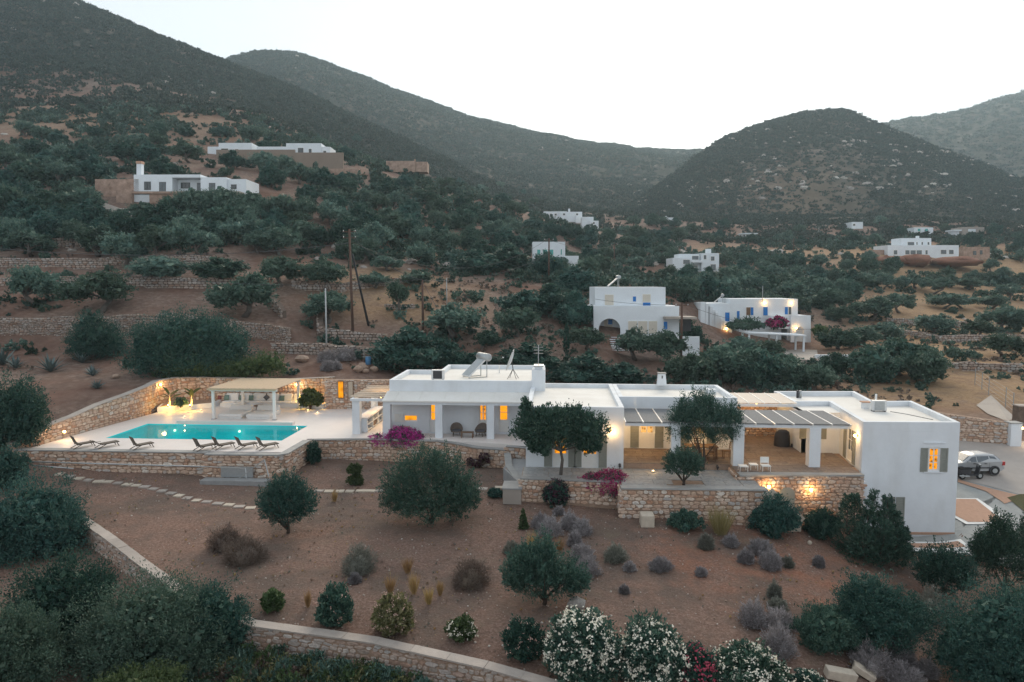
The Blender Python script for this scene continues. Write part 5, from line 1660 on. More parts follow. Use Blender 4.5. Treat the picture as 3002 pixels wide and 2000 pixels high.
grove(0, 1000, 590, 735, 34, (3.6, 5.2), "below the hillside house", "grove below the white hillside house", 1, 0.35, 40)
grove(0, 1050, 400, 560, 36, (3.8, 5.6), "around the upper villas", "wood around the hillside houses", 2, 0.5, 44)
grove(1000, 1600, 545, 770, 46, (3.6, 5.4), "left of the teal-window house", "trees on the middle slope", 3, 0.45, 36)
grove(1600, 2000, 690, 840, 24, (3.6, 5.2), "behind the arched house", "grove behind the arched house", 4, 0.35, 34)
grove(2000, 2500, 770, 930, 38, (3.4, 5.0), "behind the blue-door house", "grove behind the blue-door house", 5, 0.2, 36)
grove(2500, 3002, 765, 850, 18, (3.2, 4.6), "on the upper fields", "olives below the stepped house", 6, 0.2, 34)
grove(1700, 3002, 660, 735, 30, (3.6, 5.4), "under the rocky hill", "trees on the valley floor", 7, 0.45, 34)

# ------------------------------------------------------------------ planting around the villa
gr_ = np.random.default_rng(33)
def spot(px, py, z=None):
    if z is not None:
        p = PX(px, py, z)
        return p, -sA * p.x + cA * p.y
    return G(px, py)

def plant(name, label, cat, px, base, wpx, hpx, style, mat, n=4000, leaf=0.09, group=None, z=None, lobes=None, trunk=None, bark="bark", seed=None, bloom=None, nb=0, bsz=0.07, d_over=None, depth=1.0, sink=0.0, spires=None, single=False):
    if d_over and d_over < 38 or (not d_over and base > 1880 and style == 'round' and not bloom):
        n = int(n * 0.95); leaf = leaf * 0.9
    n = int(n * 1.5) if style in ('juniper', 'round', 'spire') else n
    leaf = leaf * 1.25 if style in ('juniper', 'round', 'spire') else leaf
    rng = np.random.default_rng(seed if seed is not None else int(px * 7 + base))
    if d_over:
        p = PD(px, base, d_over); d = d_over
    else:
        p, d = spot(px, base, z)
    p = p - Vector((0, 0, sink))
    w, h = wpx * d / F, hpx * d / F
    t = thing(name, label, cat, p, group)
    def put(nm, me): return link(nm, me, t)
    if style == 'juniper':
        th = (trunk or 0.12) * h
        cz_, rz_ = th + (h - th) * 0.52, (h - th) * 0.5
        lobes_ = lobes or [(0, 0, 0.5, 0.5, 0.5, 0.5)]
        tips = []
        L_ = np.array(lobes_)
        wt_ = (L_[:, 3] * L_[:, 5]); wt_ = wt_ / wt_.sum()
        for i in range(n // 22):
            q = L_[rng.choice(len(L_), p=wt_)]
            u = unit(rng.normal(size=3)[None])[0]
            if u[2] < -0.8: u[2] *= -0.5
            rr_ = 0.45 + 0.5 * rng.random() ** 0.7
            c = np.array([q[0] * w, q[1] * w * depth, th + q[2] * (h - th)])
            sz = np.array([q[3] * w, q[4] * w * depth, q[5] * (h - th)])
            b0 = c + u * sz * (rr_ - 0.18)
            e0 = c + u * sz * (rr_ + 0.06 + 0.14 * rng.random()) + np.array([0, 0, 0.06 + 0.16 * rng.random() ** 2]) * min(w, h)
            tips.append((b0, e0, 0.035 * min(w, h) + 0.03))
        for i in range(n // 160):      # inner foliage
            q = L_[rng.choice(len(L_), p=wt_)]
            c = np.array([q[0] * w, q[1] * w * depth, th + q[2] * (h - th)]); sz = np.array([q[3] * w, q[4] * w * depth, q[5] * (h - th)])
            b0 = c + unit(rng.normal(size=3)[None])[0] * sz * 0.55 * rng.random()
            tips.append((b0, b0 + unit(rng.normal(size=3)[None])[0] * 0.2 * min(w, h), 0.16 * min(w, h)))
        put("crown", spray_mesh("crown", tips, 22, leaf, mat, rng))
        b = MB()
        b.tube([(0, 0, -0.15), (0.02 * w, 0, th * 0.6), (0, 0, th + 0.25 * (h - th))], [0.05 * h ** 0.5 + 0.02, 0.045 * h ** 0.5 + 0.015, 0.03], 7)
        for i in range(6):
            a = rng.random() * 6.28
            b.tube([(0, 0, th * 0.5), (math.cos(a) * w * 0.14, math.sin(a) * w * 0.14, th + 0.15 * (h - th)), (math.cos(a) * w * 0.3, math.sin(a) * w * 0.3, th + (0.3 + 0.3 * rng.random()) * (h - th))], [0.04, 0.03, 0.012], 5, cap=False)
        put("trunk", npmesh("trunk", b.v, b.f, bark, smooth=True))
    elif style == 'spire':
        tips = []
        for (sx, sy, sh_, sr) in spires:
            k = int(n / 20 / len(spires))
            for i in range(k):
                tz = rng.random() ** 1.15
                a = rng.random() * 6.28
                rad = sr * (1 - tz) ** 0.75 * (0.35 + 0.65 * rng.random() ** 0.5) * w
                b0 = np.array([sx * w + math.cos(a) * rad * 0.6, sy * w + math.sin(a) * rad * 0.6, tz * sh_ * h * 0.93])
                e0 = np.array([sx * w + math.cos(a) * (rad + 0.05 * w), sy * w + math.sin(a) * (rad + 0.05 * w), tz * sh_ * h * 0.93 + 0.07 * h])
                tips.append((b0, e0, 0.02 * w + 0.03))
        put("crown", spray_mesh("crown", tips, 20, leaf, mat, rng))
        b = MB()
        for (sx, sy, sh_, sr) in spires:
            b.tube([(sx * w * 0.5, sy * w * 0.5, -0.15), (sx * w, sy * w, sh_ * h * 0.5), (sx * w, sy * w, sh_ * h * 0.95)], [0.06, 0.035, 0.006], 5)
        put("trunk", npmesh("trunk", b.v, b.f, bark))
    elif style == 'round':
        lb = lobes or [(0.0, 0, 0.55, 0.40, 0.40, 0.42), (-0.25, 0.08, 0.38, 0.26, 0.26, 0.3), (0.25, -0.05, 0.40, 0.26, 0.26, 0.32), (0.08, 0.2, 0.5, 0.25, 0.25, 0.3), (-0.08, -0.2, 0.35, 0.28, 0.25, 0.3)]
        lb = [(q[0] * w, q[1] * w * depth, q[2] * h, q[3] * w, q[4] * w * depth, q[5] * h) for q in lb]
        near_ = d < 38 and w > 1.6
        put("crown", crown_mesh("crown", lb, n, leaf, mat, rng, up=0.45, rand=0.6, per=90 if near_ else 40, asp=0.45, shell=0.74, jag=0.13, clump=0.24 if near_ else 0.25))
        b = MB()
        th = (trunk or 0.2) * h
        if single:
            b.tube([(0, 0, -0.15), (0.02 * w, 0, th * 0.6), (0, 0, th)], [0.11, 0.09, 0.08], 8)
            for q in lb:
                b.tube([(0, 0, th * 0.96), (q[0] * 0.5, q[1] * 0.5, th + (q[2] - th) * 0.45), (q[0] * 0.9, q[1] * 0.9, q[2])], [0.06, 0.04, 0.012], 6, cap=False)
        for i in range(0 if single else 5):
            q = lb[i % len(lb)]
            b.tube([(0, 0, -0.15), (q[0] * 0.4, q[1] * 0.4, th), (q[0] * 0.9, q[1] * 0.9, q[2])], [0.045 + 0.012 * h, 0.035 + 0.01 * h, 0.012], 6, cap=False)
        put("trunk", npmesh("trunk", b.v, b.f, bark, smooth=True))
        if bloom:
            p_, u_, k_, l_ = lobe_points(lb, nb, rng, 0.16, 0.97, 7, 0.05)
            keep = (u_[:, 2] > -0.5)
            p_, u_ = p_[keep] + u_[keep] * leaf * 0.5, u_[keep]
            ax = np.cross(u_, rng.normal(size=u_.shape)) + 0.25 * rng.normal(size=u_.shape)
            v, f = leaves(p_, ax, bsz * (0.7 + 0.6 * rng.random(len(p_))), bsz * 0.9, rng)
            put("blossoms", npmesh("blossoms", v, f, bloom))
    elif style == 'mound':
        k = n
        u = unit(rng.normal(size=(k, 3))); u[:, 2] = np.abs(u[:, 2])
        lum = 1 + 0.22 * np.sin(u[:, 0] * 5 + px) * np.cos(u[:, 1] * 6 + base) + 0.14 * np.sin(u[:, 0] * 11 + base) * np.sin(u[:, 2] * 9 + px) + rng.normal(size=k) * 0.09
        c = u * np.array([w / 2, w / 2 * depth, h]) * (0.70 + 0.3 * rng.random((k, 1))) * lum[:, None]
        ax = u * np.array([1, 1, 0.8]) + rng.normal(size=(k, 3)) * 0.35 + np.array([0, 0, 0.3])
        v, f = leaves(c, ax, leaf * (0.6 + 0.9 * rng.random(k)), leaf * 0.2, rng)
        put("foliage", npmesh("foliage", v, f, mat))
        b = MB().ball((0, 0, 0), 1, 12, 8)
        vv = np.array(b.v) * np.array([w * 0.33, w * 0.33 * depth, h * 0.66]); vv[:, 2] = np.maximum(vv[:, 2], -0.05)
        put("stems", npmesh("stems", vv, b.f, mat, smooth=True))
    elif style == 'grass':
        k = n
        a = rng.random(k) * 6.28; sp = rng.random(k) ** 0.7
        base_p = np.stack([np.cos(a) * w * 0.14 * sp, np.sin(a) * w * 0.14 * sp, np.zeros(k)], -1)
        hh = h * (0.5 + 0.55 * rng.random(k))
        tip = np.stack([np.cos(a) * w * 0.5 * sp * (hh / h), np.sin(a) * w * 0.5 * sp * (hh / h), hh], -1) + rng.normal(size=(k, 3)) * np.array([0.09, 0.09, 0.06]) * h
        v, f = leaves((base_p + tip) / 2, tip - base_p, np.linalg.norm(tip - base_p, axis=1), 0.011 * (0.7 + rng.random(k)), rng)
        put("blades", npmesh("blades", v, f, mat))
    elif style == 'agave':
        b = MB()
        for i in range(n):
            a = 2.4 * i + rng.normal() * 0.2
            el = 0.35 + 0.95 * (i / n) + rng.normal() * 0.08
            L = (0.55 + 0.15 * rng.random()) * max(w, h)
            dr = Vector((math.cos(a) * math.cos(el), math.sin(a) * math.cos(el), math.sin(el)))
            s_ = Vector((-math.sin(a), math.cos(a), 0)) * (0.055 * L + 0.03)
            m1 = dr * L * 0.45; m2 = dr * L + Vector((0, 0, -0.08 * L * math.cos(el)))
            up_ = Vector((0, 0, 0.03))
            b.add([-s_ * 0.6, s_ * 0.6, m1 + s_ + up_, m1 - s_ + up_, m2, m1 - up_], [(0, 1, 2, 3), (3, 2, 4), (0, 3, 5), (1, 5, 2), (5, 3, 4), (5, 4, 2), (0, 5, 1)])
        put("leaves", npmesh("leaves", b.v, b.f, mat))
    return t

J = [(0, 0, 0.5, 0.48, 0.45, 0.5)]
plant("juniper", "round dark juniper ball on a short bent trunk below the pool corner", "shrub", 843, 1563, 185, 176, 'juniper', "leaf_dark", 15000, 0.085, trunk=0.10, lobes=[(0, 0, 0.42, 0.47, 0.46, 0.42), (0, 0, 0.24, 0.34, 0.36, 0.24), (-0.25, 0, 0.4, 0.26, 0.3, 0.34), (0.26, 0, 0.42, 0.26, 0.3, 0.36), (0.0, 0, 0.75, 0.28, 0.28, 0.26)])
plant("pine_bush", "largest spreading dark pine bush in the middle of the garden", "shrub", 1262, 1532, 300, 222, 'juniper', "leaf_juniper", 26000, 0.095, trunk=0.03, lobes=[(0, 0, 0.36, 0.42, 0.40, 0.36), (-0.22, 0, 0.2, 0.28, 0.3, 0.2), (0.22, 0, 0.19, 0.28, 0.3, 0.19), (0, -0.15, 0.2, 0.3, 0.3, 0.18), (-0.28, 0, 0.42, 0.24, 0.28, 0.36), (0.28, 0.02, 0.38, 0.24, 0.28, 0.34), (-0.08, 0, 0.72, 0.24, 0.26, 0.28), (0.14, 0, 0.72, 0.20, 0.24, 0.26), (-0.38, 0, 0.2, 0.14, 0.2, 0.2), (0.36, 0, 0.25, 0.16, 0.2, 0.2)])
plant("juniper", "bushy juniper with visible trunk beside the pale boulder", "shrub", 1594, 1772, 270, 205, 'juniper', "leaf_juniper", 20000, 0.085, trunk=0.12, lobes=[(-0.05, 0, 0.42, 0.32, 0.32, 0.42), (-0.15, 0, 0.2, 0.3, 0.3, 0.2), (0.15, 0, 0.18, 0.3, 0.3, 0.18), (-0.3, 0, 0.35, 0.2, 0.25, 0.36), (0.26, 0, 0.28, 0.26, 0.25, 0.3), (0.02, 0, 0.75, 0.14, 0.16, 0.28), (-0.16, 0, 0.6, 0.14, 0.16, 0.26), (0.38, 0, 0.18, 0.14, 0.2, 0.2)])
plant("juniper", "tall pointed juniper clump against the east wing corner", "shrub", 2552, 1638, 215, 215, 'spire', "leaf_juniper", 26000, 0.095, spires=[(-0.32, 0.05, 0.93, 0.2), (-0.2, 0.1, 0.9, 0.18), (-0.08, -0.05, 0.85, 0.22), (0.06, 0.1, 0.97, 0.2), (0.2, 0, 0.95, 0.2), (0.32, 0, 0.7, 0.2), (0.42, -0.02, 0.45, 0.16), (0.08, -0.2, 0.62, 0.28), (-0.2, -0.2, 0.55, 0.26), (0.28, -0.15, 0.5, 0.24)])
plant("evergreen_bush", "dark rounded bush below the glowing stair lamps", "shrub", 2268, 1566, 150, 115, 'round', "leaf_dark", 9000, 0.1)
plant("evergreen_bush", "dark bush between the stair bush and the pointed juniper", "shrub", 2408, 1574, 105, 82, 'round', "leaf_dark", 7000, 0.1)
plant("evergreen_bush", "low green bush in front of the dining terrace wall", "shrub", 2007, 1550, 104, 54, 'round', "leaf_juniper", 5000, 0.09)
plant("conifer_sapling", "small pointed conifer left of the lavender clump", "shrub", 1533, 1552, 40, 64, 'spire', "leaf_green", 3000, 0.07, spires=[(0, 0, 1.0, 0.38), (0.15, 0.1, 0.6, 0.3)])
plant("weed_bush", "green weed with two tufts below the veranda wall", "shrub", 1040, 1420, 46, 62, 'round', "leaf_green", 2500, 0.1, lobes=[(0, 0, 0.72, 0.45, 0.45, 0.26), (0.05, 0, 0.2, 0.5, 0.5, 0.24)])
plant("weed_bush", "dark climber at the inner corner of the pool wall", "shrub", 920, 1362, 44, 74, 'round', "leaf_dark", 2500, 0.1)
plant("weed_bush", "small green bush beside the grey step block", "shrub", 1452, 1458, 44, 28, 'round', "leaf_dark", 1800, 0.08)
# two trees of the terraces
plant("terrace_tree", "broad tree with slim trunk in front of the white block doors", "tree", 1643, 1392, 285, 250, 'round', "leaf_juniper", 15000, 0.13, z=-0.25, trunk=0.3, bark="bark_grey", depth=0.6, single=True,
      lobes=[(-0.05, 0, 0.58, 0.30, 0.3, 0.2), (-0.32, 0, 0.52, 0.17, 0.2, 0.17), (0.28, 0, 0.54, 0.20, 0.24, 0.2), (0.1, 0, 0.68, 0.22, 0.22, 0.15), (-0.22, 0, 0.38, 0.14, 0.16, 0.14), (0.3, 0, 0.38, 0.14, 0.16, 0.12), (-0.36, 0, 0.78, 0.07, 0.08, 0.16), (-0.30, 0, 0.66, 0.12, 0.12, 0.12), (-0.15, 0, 0.7, 0.16, 0.16, 0.12)])
plant("terrace_tree", "dark juniper tree with leaning trunk in front of the dining pergola", "tree", 2060, 1374, 228, 216, 'juniper', "leaf_juniper", 24000, 0.085, z=-0.2, trunk=0.22, depth=0.7, lobes=[(-0.06, 0, 0.48, 0.34, 0.35, 0.42), (-0.3, 0, 0.42, 0.2, 0.2, 0.38), (0.24, 0, 0.42, 0.26, 0.3, 0.40), (0.36, 0, 0.5, 0.13, 0.16, 0.34), (-0.02, 0, 0.8, 0.18, 0.2, 0.24), (-0.26, 0, 0.72, 0.10, 0.1, 0.2)])
plant("juniper", "low dark juniper on the slate terrace edge", "shrub", 2003, 1420, 128, 104, 'juniper', "leaf_juniper", 9000, 0.075, z=-0.25, trunk=0.14)
# bougainvillea
plant("bougainvillea", "magenta bougainvillea spilling over the veranda wall", "shrub", 1160, 1345, 180, 94, 'round', "leaf_juniper", 3500, 0.09, bloom="bloom_magenta", nb=9000, bsz=0.085, depth=0.7, lobes=[(0.15, 0, 0.66, 0.28, 0.3, 0.30), (-0.22, 0, 0.58, 0.24, 0.2, 0.18), (-0.42, 0, 0.52, 0.12, 0.12, 0.1), (0.34, 0, 0.55, 0.14, 0.2, 0.26), (0.05, 0, 0.85, 0.14, 0.14, 0.16)])
plant("bougainvillea", "wine red bougainvillea at the dining terrace corner", "shrub", 1758, 1476, 168, 98, 'round', "leaf_juniper", 3500, 0.09, bloom="bloom_wine", nb=8500, bsz=0.085, lobes=[(0.2, 0, 0.6, 0.30, 0.3, 0.40), (-0.15, 0, 0.6, 0.2, 0.2, 0.28), (-0.36, 0, 0.5, 0.12, 0.12, 0.26), (-0.28, 0, 0.28, 0.1, 0.12, 0.2), (0.38, 0, 0.3, 0.12, 0.14, 0.25)])
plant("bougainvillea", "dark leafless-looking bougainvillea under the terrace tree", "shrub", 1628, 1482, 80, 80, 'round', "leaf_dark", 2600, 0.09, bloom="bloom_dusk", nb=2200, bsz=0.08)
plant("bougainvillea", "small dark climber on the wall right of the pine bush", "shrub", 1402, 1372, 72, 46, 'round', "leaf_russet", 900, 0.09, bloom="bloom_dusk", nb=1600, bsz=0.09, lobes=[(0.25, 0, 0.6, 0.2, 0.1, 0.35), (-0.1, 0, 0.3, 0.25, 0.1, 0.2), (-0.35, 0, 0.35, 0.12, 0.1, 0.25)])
# oleanders
plant("oleander", "dark oleander with few pale flowers by the garden wall", "shrub", 982, 1828, 112, 112, 'round', "leaf_juniper", 5000, 0.13, bloom="bloom_blush", nb=420, bsz=0.06)
plant("oleander", "yellowish oleander with fading flowers by the garden wall", "shrub", 1152, 1852, 122, 114, 'round', "leaf_yellow", 5000, 0.13, bloom="bloom_blush", nb=900, bsz=0.05)
plant("oleander", "small white flowering oleander by the garden wall", "shrub", 1354, 1872, 90, 66, 'round', "leaf_green", 2600, 0.12, bloom="bloom_white", nb=650, bsz=0.055)
plant("oleander", "dark oleander dotted with blush pink buds", "shrub", 1535, 1925, 126, 116, 'round', "leaf_dark", 6500, 0.11, bloom="bloom_blush", nb=900, bsz=0.045)
plant("oleander", "largest oleander full of white flowers at the lower edge", "shrub", 1705, 1992, 215, 212, 'round', "leaf_juniper", 12000, 0.13, bloom="bloom_white", nb=4200, bsz=0.085)
plant("oleander", "white flowering oleander in the middle of the lower row", "shrub", 1905, 2010, 215, 192, 'round', "leaf_juniper", 12000, 0.13, bloom="bloom_white", nb=4000, bsz=0.085)
plant("oleander", "pink flowering oleander between the white ones", "shrub", 2035, 2014, 135, 124, 'round', "leaf_dark", 5000, 0.13, bloom="bloom_pink", nb=2600, bsz=0.08)
plant("oleander", "broad white flowering oleander right of the pink one", "shrub", 2185, 2030, 250, 134, 'round', "leaf_juniper", 11000, 0.13, bloom="bloom_white", nb=3600, bsz=0.085)
plant("oleander", "small white oleander at the right end of the lower row", "shrub", 2368, 2030, 100, 60, 'round', "leaf_dark", 3000, 0.12, bloom="bloom_white", nb=1000, bsz=0.07)
plant("oleander", "green flowerless oleander at the left wall end", "shrub", 800, 1790, 66, 66, 'round', "leaf_green", 2600, 0.12)
# lavender and sage mounds
LAV = [(662, 1606, 106, 60, "leaf_russet", "brownish cushion shrub behind its twin below the pool"), (718, 1644, 136, 70, "leaf_russet", "larger brownish cushion shrub below the pool"), (1053, 1676, 98, 78, "leaf_sage", "grey sage mound left of the golden tufts"), (1040, 1708, 36, 26, "leaf_lavender", "tiny mound at the foot of the grey sage"), (1380, 1714, 110, 74, "leaf_russet", "brown cushion shrub in the middle of the garden"),
       (1612, 1566, 74, 50, "leaf_lavender", "front lavender of the clump below the bougainvillea"), (1586, 1545, 62, 38, "leaf_lavender", "lavender beside the conifer sapling"), (1670, 1548, 58, 46, "leaf_lavender", "lavender in the middle of the clump"), (1702, 1563, 66, 42, "leaf_lavender", "lavender at the right of the clump"), (1637, 1508, 34, 22, "leaf_lavender", "small lavender at the back of the clump"),
       (1685, 1600, 46, 42, "leaf_lavender", "upper lavender behind the trunk juniper"), (1707, 1640, 72, 44, "leaf_lavender", "middle lavender behind the trunk juniper"), (1722, 1682, 74, 52, "leaf_lavender", "lower lavender beside the trunk juniper"), (1502, 1622, 48, 34, "leaf_sage", "grey mound left of the straw tufts"), (1803, 1643, 66, 46, "leaf_sage", "grey mound on the reddish soil"), (1845, 1672, 38, 24, "leaf_lavender", "small lavender right of the grey mound"), (1830, 1738, 30, 22, "leaf_lavender", "tiny dark lavender alone on bare soil"),
       (1935, 1668, 66, 32, "leaf_lavender", "flat lavender cushion on the red soil"), (2055, 1686, 34, 22, "leaf_lavender", "faint lavender right of the flat cushion"), (2070, 1607, 50, 42, "leaf_sage", "sage at the left of the long flower bed"), (2142, 1600, 44, 32, "leaf_lavender", "mauve lavender in the long flower bed"), (2186, 1648, 50, 36, "leaf_lavender", "blue lavender in the long flower bed"), (2258, 1665, 64, 52, "leaf_lavender", "dark lavender at the right of the long bed"), (2228, 1620, 72, 38, "leaf_lavender", "broad lavender in the middle of the long bed"),
       (2308, 1660, 38, 26, "leaf_sage", "little sage ending the long bed"), (2400, 1660, 36, 30, "leaf_lavender", "lone lavender below the pointed juniper"), (2270, 1752, 42, 46, "leaf_sage", "upright grey sage above the lavender heap"), (2208, 1830, 84, 68, "leaf_lavender", "round lavender left of the big heap"), (2280, 1785, 60, 28, "leaf_sage", "green cushion above the lavender heap"), (2284, 1838, 96, 52, "leaf_lavender", "lavender in the middle of the big heap"), (2282, 1915, 102, 82, "leaf_lavender", "largest lavender at the foot of the big heap"),
       (2550, 1962, 126, 72, "leaf_lavender", "wide lavender behind the stone blocks"), (2637, 1940, 82, 80, "leaf_lavender", "tall mauve lavender under the dark right bushes"), (2714, 1977, 68, 44, "leaf_lavender", "small lavender by the lower right bush"), (2642, 2004, 114, 58, "leaf_lavender", "lavender at the lower picture edge")]
for (px, py, w_, h_, mt, lb) in LAV:
    plant("lavender" if mt == "leaf_lavender" else "cushion_shrub", lb, "shrub", px, py, w_, h_, 'mound', mt, int(1600 + w_ * 32), 0.12, group="cushion shrubs in the garden")
TUFT = [(1144, 1742, 42, 64, "leftmost golden grass tuft of the cluster"), (1214, 1744, 46, 74, "tallest golden grass tuft of the cluster"), (1195, 1682, 52, 54, "golden grass tuft at the back of the cluster"), (1257, 1774, 38, 58, "golden grass tuft at the front of the cluster"), (1290, 1748, 28, 52, "thin golden tuft at the right of the cluster"), (1558, 1616, 40, 64, "straw tuft left behind the trunk juniper"), (1640, 1622, 46, 54, "straw tuft right behind the trunk juniper"), (903, 1782, 28, 58, "golden tuft beside the wall oleander"), (981, 1472, 30, 40, "yellow tuft on the stepping stone path")]
for (px, py, w_, h_, lb) in TUFT:
    plant("grass_tuft", lb, "grass tuft", px, py, w_, h_, 'grass', "straw", 210, group="dry grass tufts in the garden")
plant("fountain_grass", "large arching straw coloured grass by the terrace wall", "grass tuft", 2112, 1570, 112, 94, 'grass', "straw_green", 700)
AG = [(8, 1070, 60, 100, "tall agave at the photo edge"), (45, 1080, 70, 60, "agave behind the edge agave"), (148, 1090, 96, 62, "broad agave below the long wall"), (240, 1064, 62, 64, "upright agave next to the dark bush"), (272, 1102, 58, 40, "small agave above the pool wall"), (285, 1140, 50, 46, "lowest agave nearest the pool wall")]
for (px, py, w_, h_, lb) in AG:
    plant("agave", lb, "agave", px, py, w_, h_, 'agave', "leaf_agave", 26, group="blue grey agaves on the slope")
# bushes on the slope behind the pool
plant("evergreen_bush", "conical dark bush in front of the long stone wall", "shrub", 285, 1050, 165, 142, 'round', "leaf_dark", 9000, 0.14, lobes=[(0, 0, 0.4, 0.42, 0.42, 0.4), (-0.1, 0, 0.72, 0.22, 0.25, 0.28), (0.25, 0, 0.3, 0.28, 0.28, 0.3), (-0.28, 0, 0.25, 0.24, 0.25, 0.26)])
plant("mastic_bush", "huge rounded mastic bush behind the pool terrace", "shrub", 560, 1098, 400, 185, 'round', "leaf_dark", 24000, 0.15, depth=0.55, lobes=[(-0.05, 0, 0.6, 0.24, 0.4, 0.4), (-0.28, 0, 0.42, 0.18, 0.3, 0.4), (0.12, 0, 0.62, 0.18, 0.4, 0.36), (0.3, 0, 0.45, 0.16, 0.3, 0.34), (0.0, 0, 0.25, 0.45, 0.5, 0.25)])
plant("creeper_bush", "low bright green creeper under the huge mastic bush", "shrub", 640, 1110, 400, 60, 'round', "leaf_green", 9000, 0.13, depth=0.3, lobes=[(-0.2, 0, 0.35, 0.3, 0.4, 0.4), (0.2, 0, 0.55, 0.3, 0.4, 0.45), (0.0, 0, 0.4, 0.4, 0.4, 0.4), (0.38, 0, 0.8, 0.14, 0.4, 0.5)])
for (px, py, w_, h_, lb) in [(960, 1062, 60, 34, "grey mound behind the pergola by the thin post"), (1010, 1056, 70, 36, "violet mound right of the thin post"), (960, 1086, 40, 26, "small grey mound above the pool wall"), (1040, 1048, 60, 30, "grey mound left of the blue barrel"), (985, 1082, 34, 22, "tiny grey mound above the pool wall")]:
    plant("cushion_shrub", lb, "shrub", px, py, w_, h_, 'mound', "leaf_lavender", 4200, 0.17, group="cushion shrubs behind the pool")
# foreground
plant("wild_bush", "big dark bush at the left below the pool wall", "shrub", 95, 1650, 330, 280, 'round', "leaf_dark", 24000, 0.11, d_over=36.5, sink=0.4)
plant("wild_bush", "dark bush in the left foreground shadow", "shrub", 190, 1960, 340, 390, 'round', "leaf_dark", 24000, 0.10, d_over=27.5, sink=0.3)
plant("wild_olive", "grey green wild olive covering the bend of the garden wall", "tree", 440, 1990, 470, 345, 'round', "leaf_olive", 30000, 0.085, d_over=26.0, sink=0.3)
plant("wild_olive", "dark wild olive leaning over the garden wall", "tree", 630, 1955, 240, 300, 'round', "leaf_dark", 16000, 0.085, d_over=27.0, sink=0.3)
plant("wild_olive", "wild olive in the lower left corner", "tree", 30, 2090, 330, 390, 'round', "leaf_olive", 24000, 0.085, d_over=23.5, sink=0.3)
plant("wild_bush", "light green scrub at the lower edge", "shrub", 400, 2060, 330, 120, 'round', "leaf_green", 9000, 0.08, d_over=22.0, sink=0.3)
plant("wild_bush", "dark slope bush at the far left of the pool terrace", "shrub", 50, 1310, 190, 230, 'round', "leaf_dark", 12000, 0.13, d_over=47.5, sink=0.3)
plant("wild_bush", "small bush below the left end of the pool wall", "shrub", 20, 1420, 130, 120, 'round', "leaf_dark", 7000, 0.12, d_over=43.0, sink=0.2)
plant("juniper", "tall juniper at the right edge near the forecourt", "shrub", 2945, 1745, 220, 240, 'juniper', "leaf_juniper", 18000, 0.09, trunk=0.1, lobes=[(0, 0, 0.4, 0.4, 0.4, 0.42), (-0.1, 0, 0.75, 0.16, 0.2, 0.28), (0.3, 0, 0.75, 0.14, 0.2, 0.3), (-0.3, 0, 0.45, 0.2, 0.2, 0.3)])
plant("juniper", "juniper bush below the forecourt edge", "shrub", 2765, 1762, 185, 160, 'juniper', "leaf_dark", 13000, 0.085, trunk=0.08)
plant("wild_bush", "dense dark bush in the right foreground", "shrub", 2560, 1900, 290, 215, 'round', "leaf_dark", 22000, 0.085, lobes=[(0.0, 0, 0.5, 0.4, 0.4, 0.42), (-0.1, 0, 0.78, 0.2, 0.25, 0.24), (0.26, 0, 0.45, 0.26, 0.26, 0.38), (-0.3, 0, 0.3, 0.2, 0.25, 0.3)])
plant("wild_bush", "green bush left of the dense dark bush", "shrub", 2420, 1900, 190, 130, 'round', "leaf_juniper", 11000, 0.085)
plant("wild_bush", "grey green bush behind the right foreground", "shrub", 2730, 1810, 120, 90, 'mound', "leaf_sage", 3500, 0.13)
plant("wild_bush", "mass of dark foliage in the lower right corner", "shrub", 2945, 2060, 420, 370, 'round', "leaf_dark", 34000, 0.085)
plant("wild_olive", "olive crown lit green above the lower right foliage", "tree", 2975, 1960, 200, 270, 'round', "leaf_juniper", 12000, 0.085)
# weeds below the garden wall
r = np.random.default_rng(77)
WEED = [crown_mesh("weed_kind", [(0, 0, 0.4, 0.45, 0.45, 0.45)], 260, 0.22, q, r, up=0.5, per=10, asp=0.3) for q in ("leaf_green", "leaf_juniper", "leaf_yellow", "leaf_russet", "leaf_olive")]
n = 2000
x = -16 + 26 * r.random(n); yl = np.interp(x, GWX, GWY); y = yl - 0.35 - 4.5 * r.random(n) ** 1.3
ok = (y > 16)
x, y = x[ok], y[ok]
clone_stuff("weeds", "tangled green weeds and dry stalks below the garden wall", "weeds", WEED, np.stack([x, y, hgt(x, y, False)], -1), 0.25 + 0.55 * r.random(len(x)), r.random(len(x)) * 6.28, r.integers(0, 5, len(x)))
# garden retaining wall in the foreground
zt_ = [hz(p.x, p.y + 0.8) + 0.22 for p in GW]
zb_l = [hz(p.x, p.y - 0.9) - 0.1 for p in GW]
stone_wall("retaining_wall", "long curving garden wall with pale coping slabs in the foreground", [(p.x, p.y, zb_l[i], zt_[i]) for i, p in enumerate(GW)], 0.4, sw=(0.2, 0.6), sh=(0.1, 0.24), mat="stone_grey", cop=(0.5, 0.06, "coping_warm", 1.4), nparts=300)

# ------------------------------------------------------------------ neighbouring houses
def house(name, label, px, base, d, group=None):
    p = PD(px, base, d)
    return thing(name, label, "house", p, group)

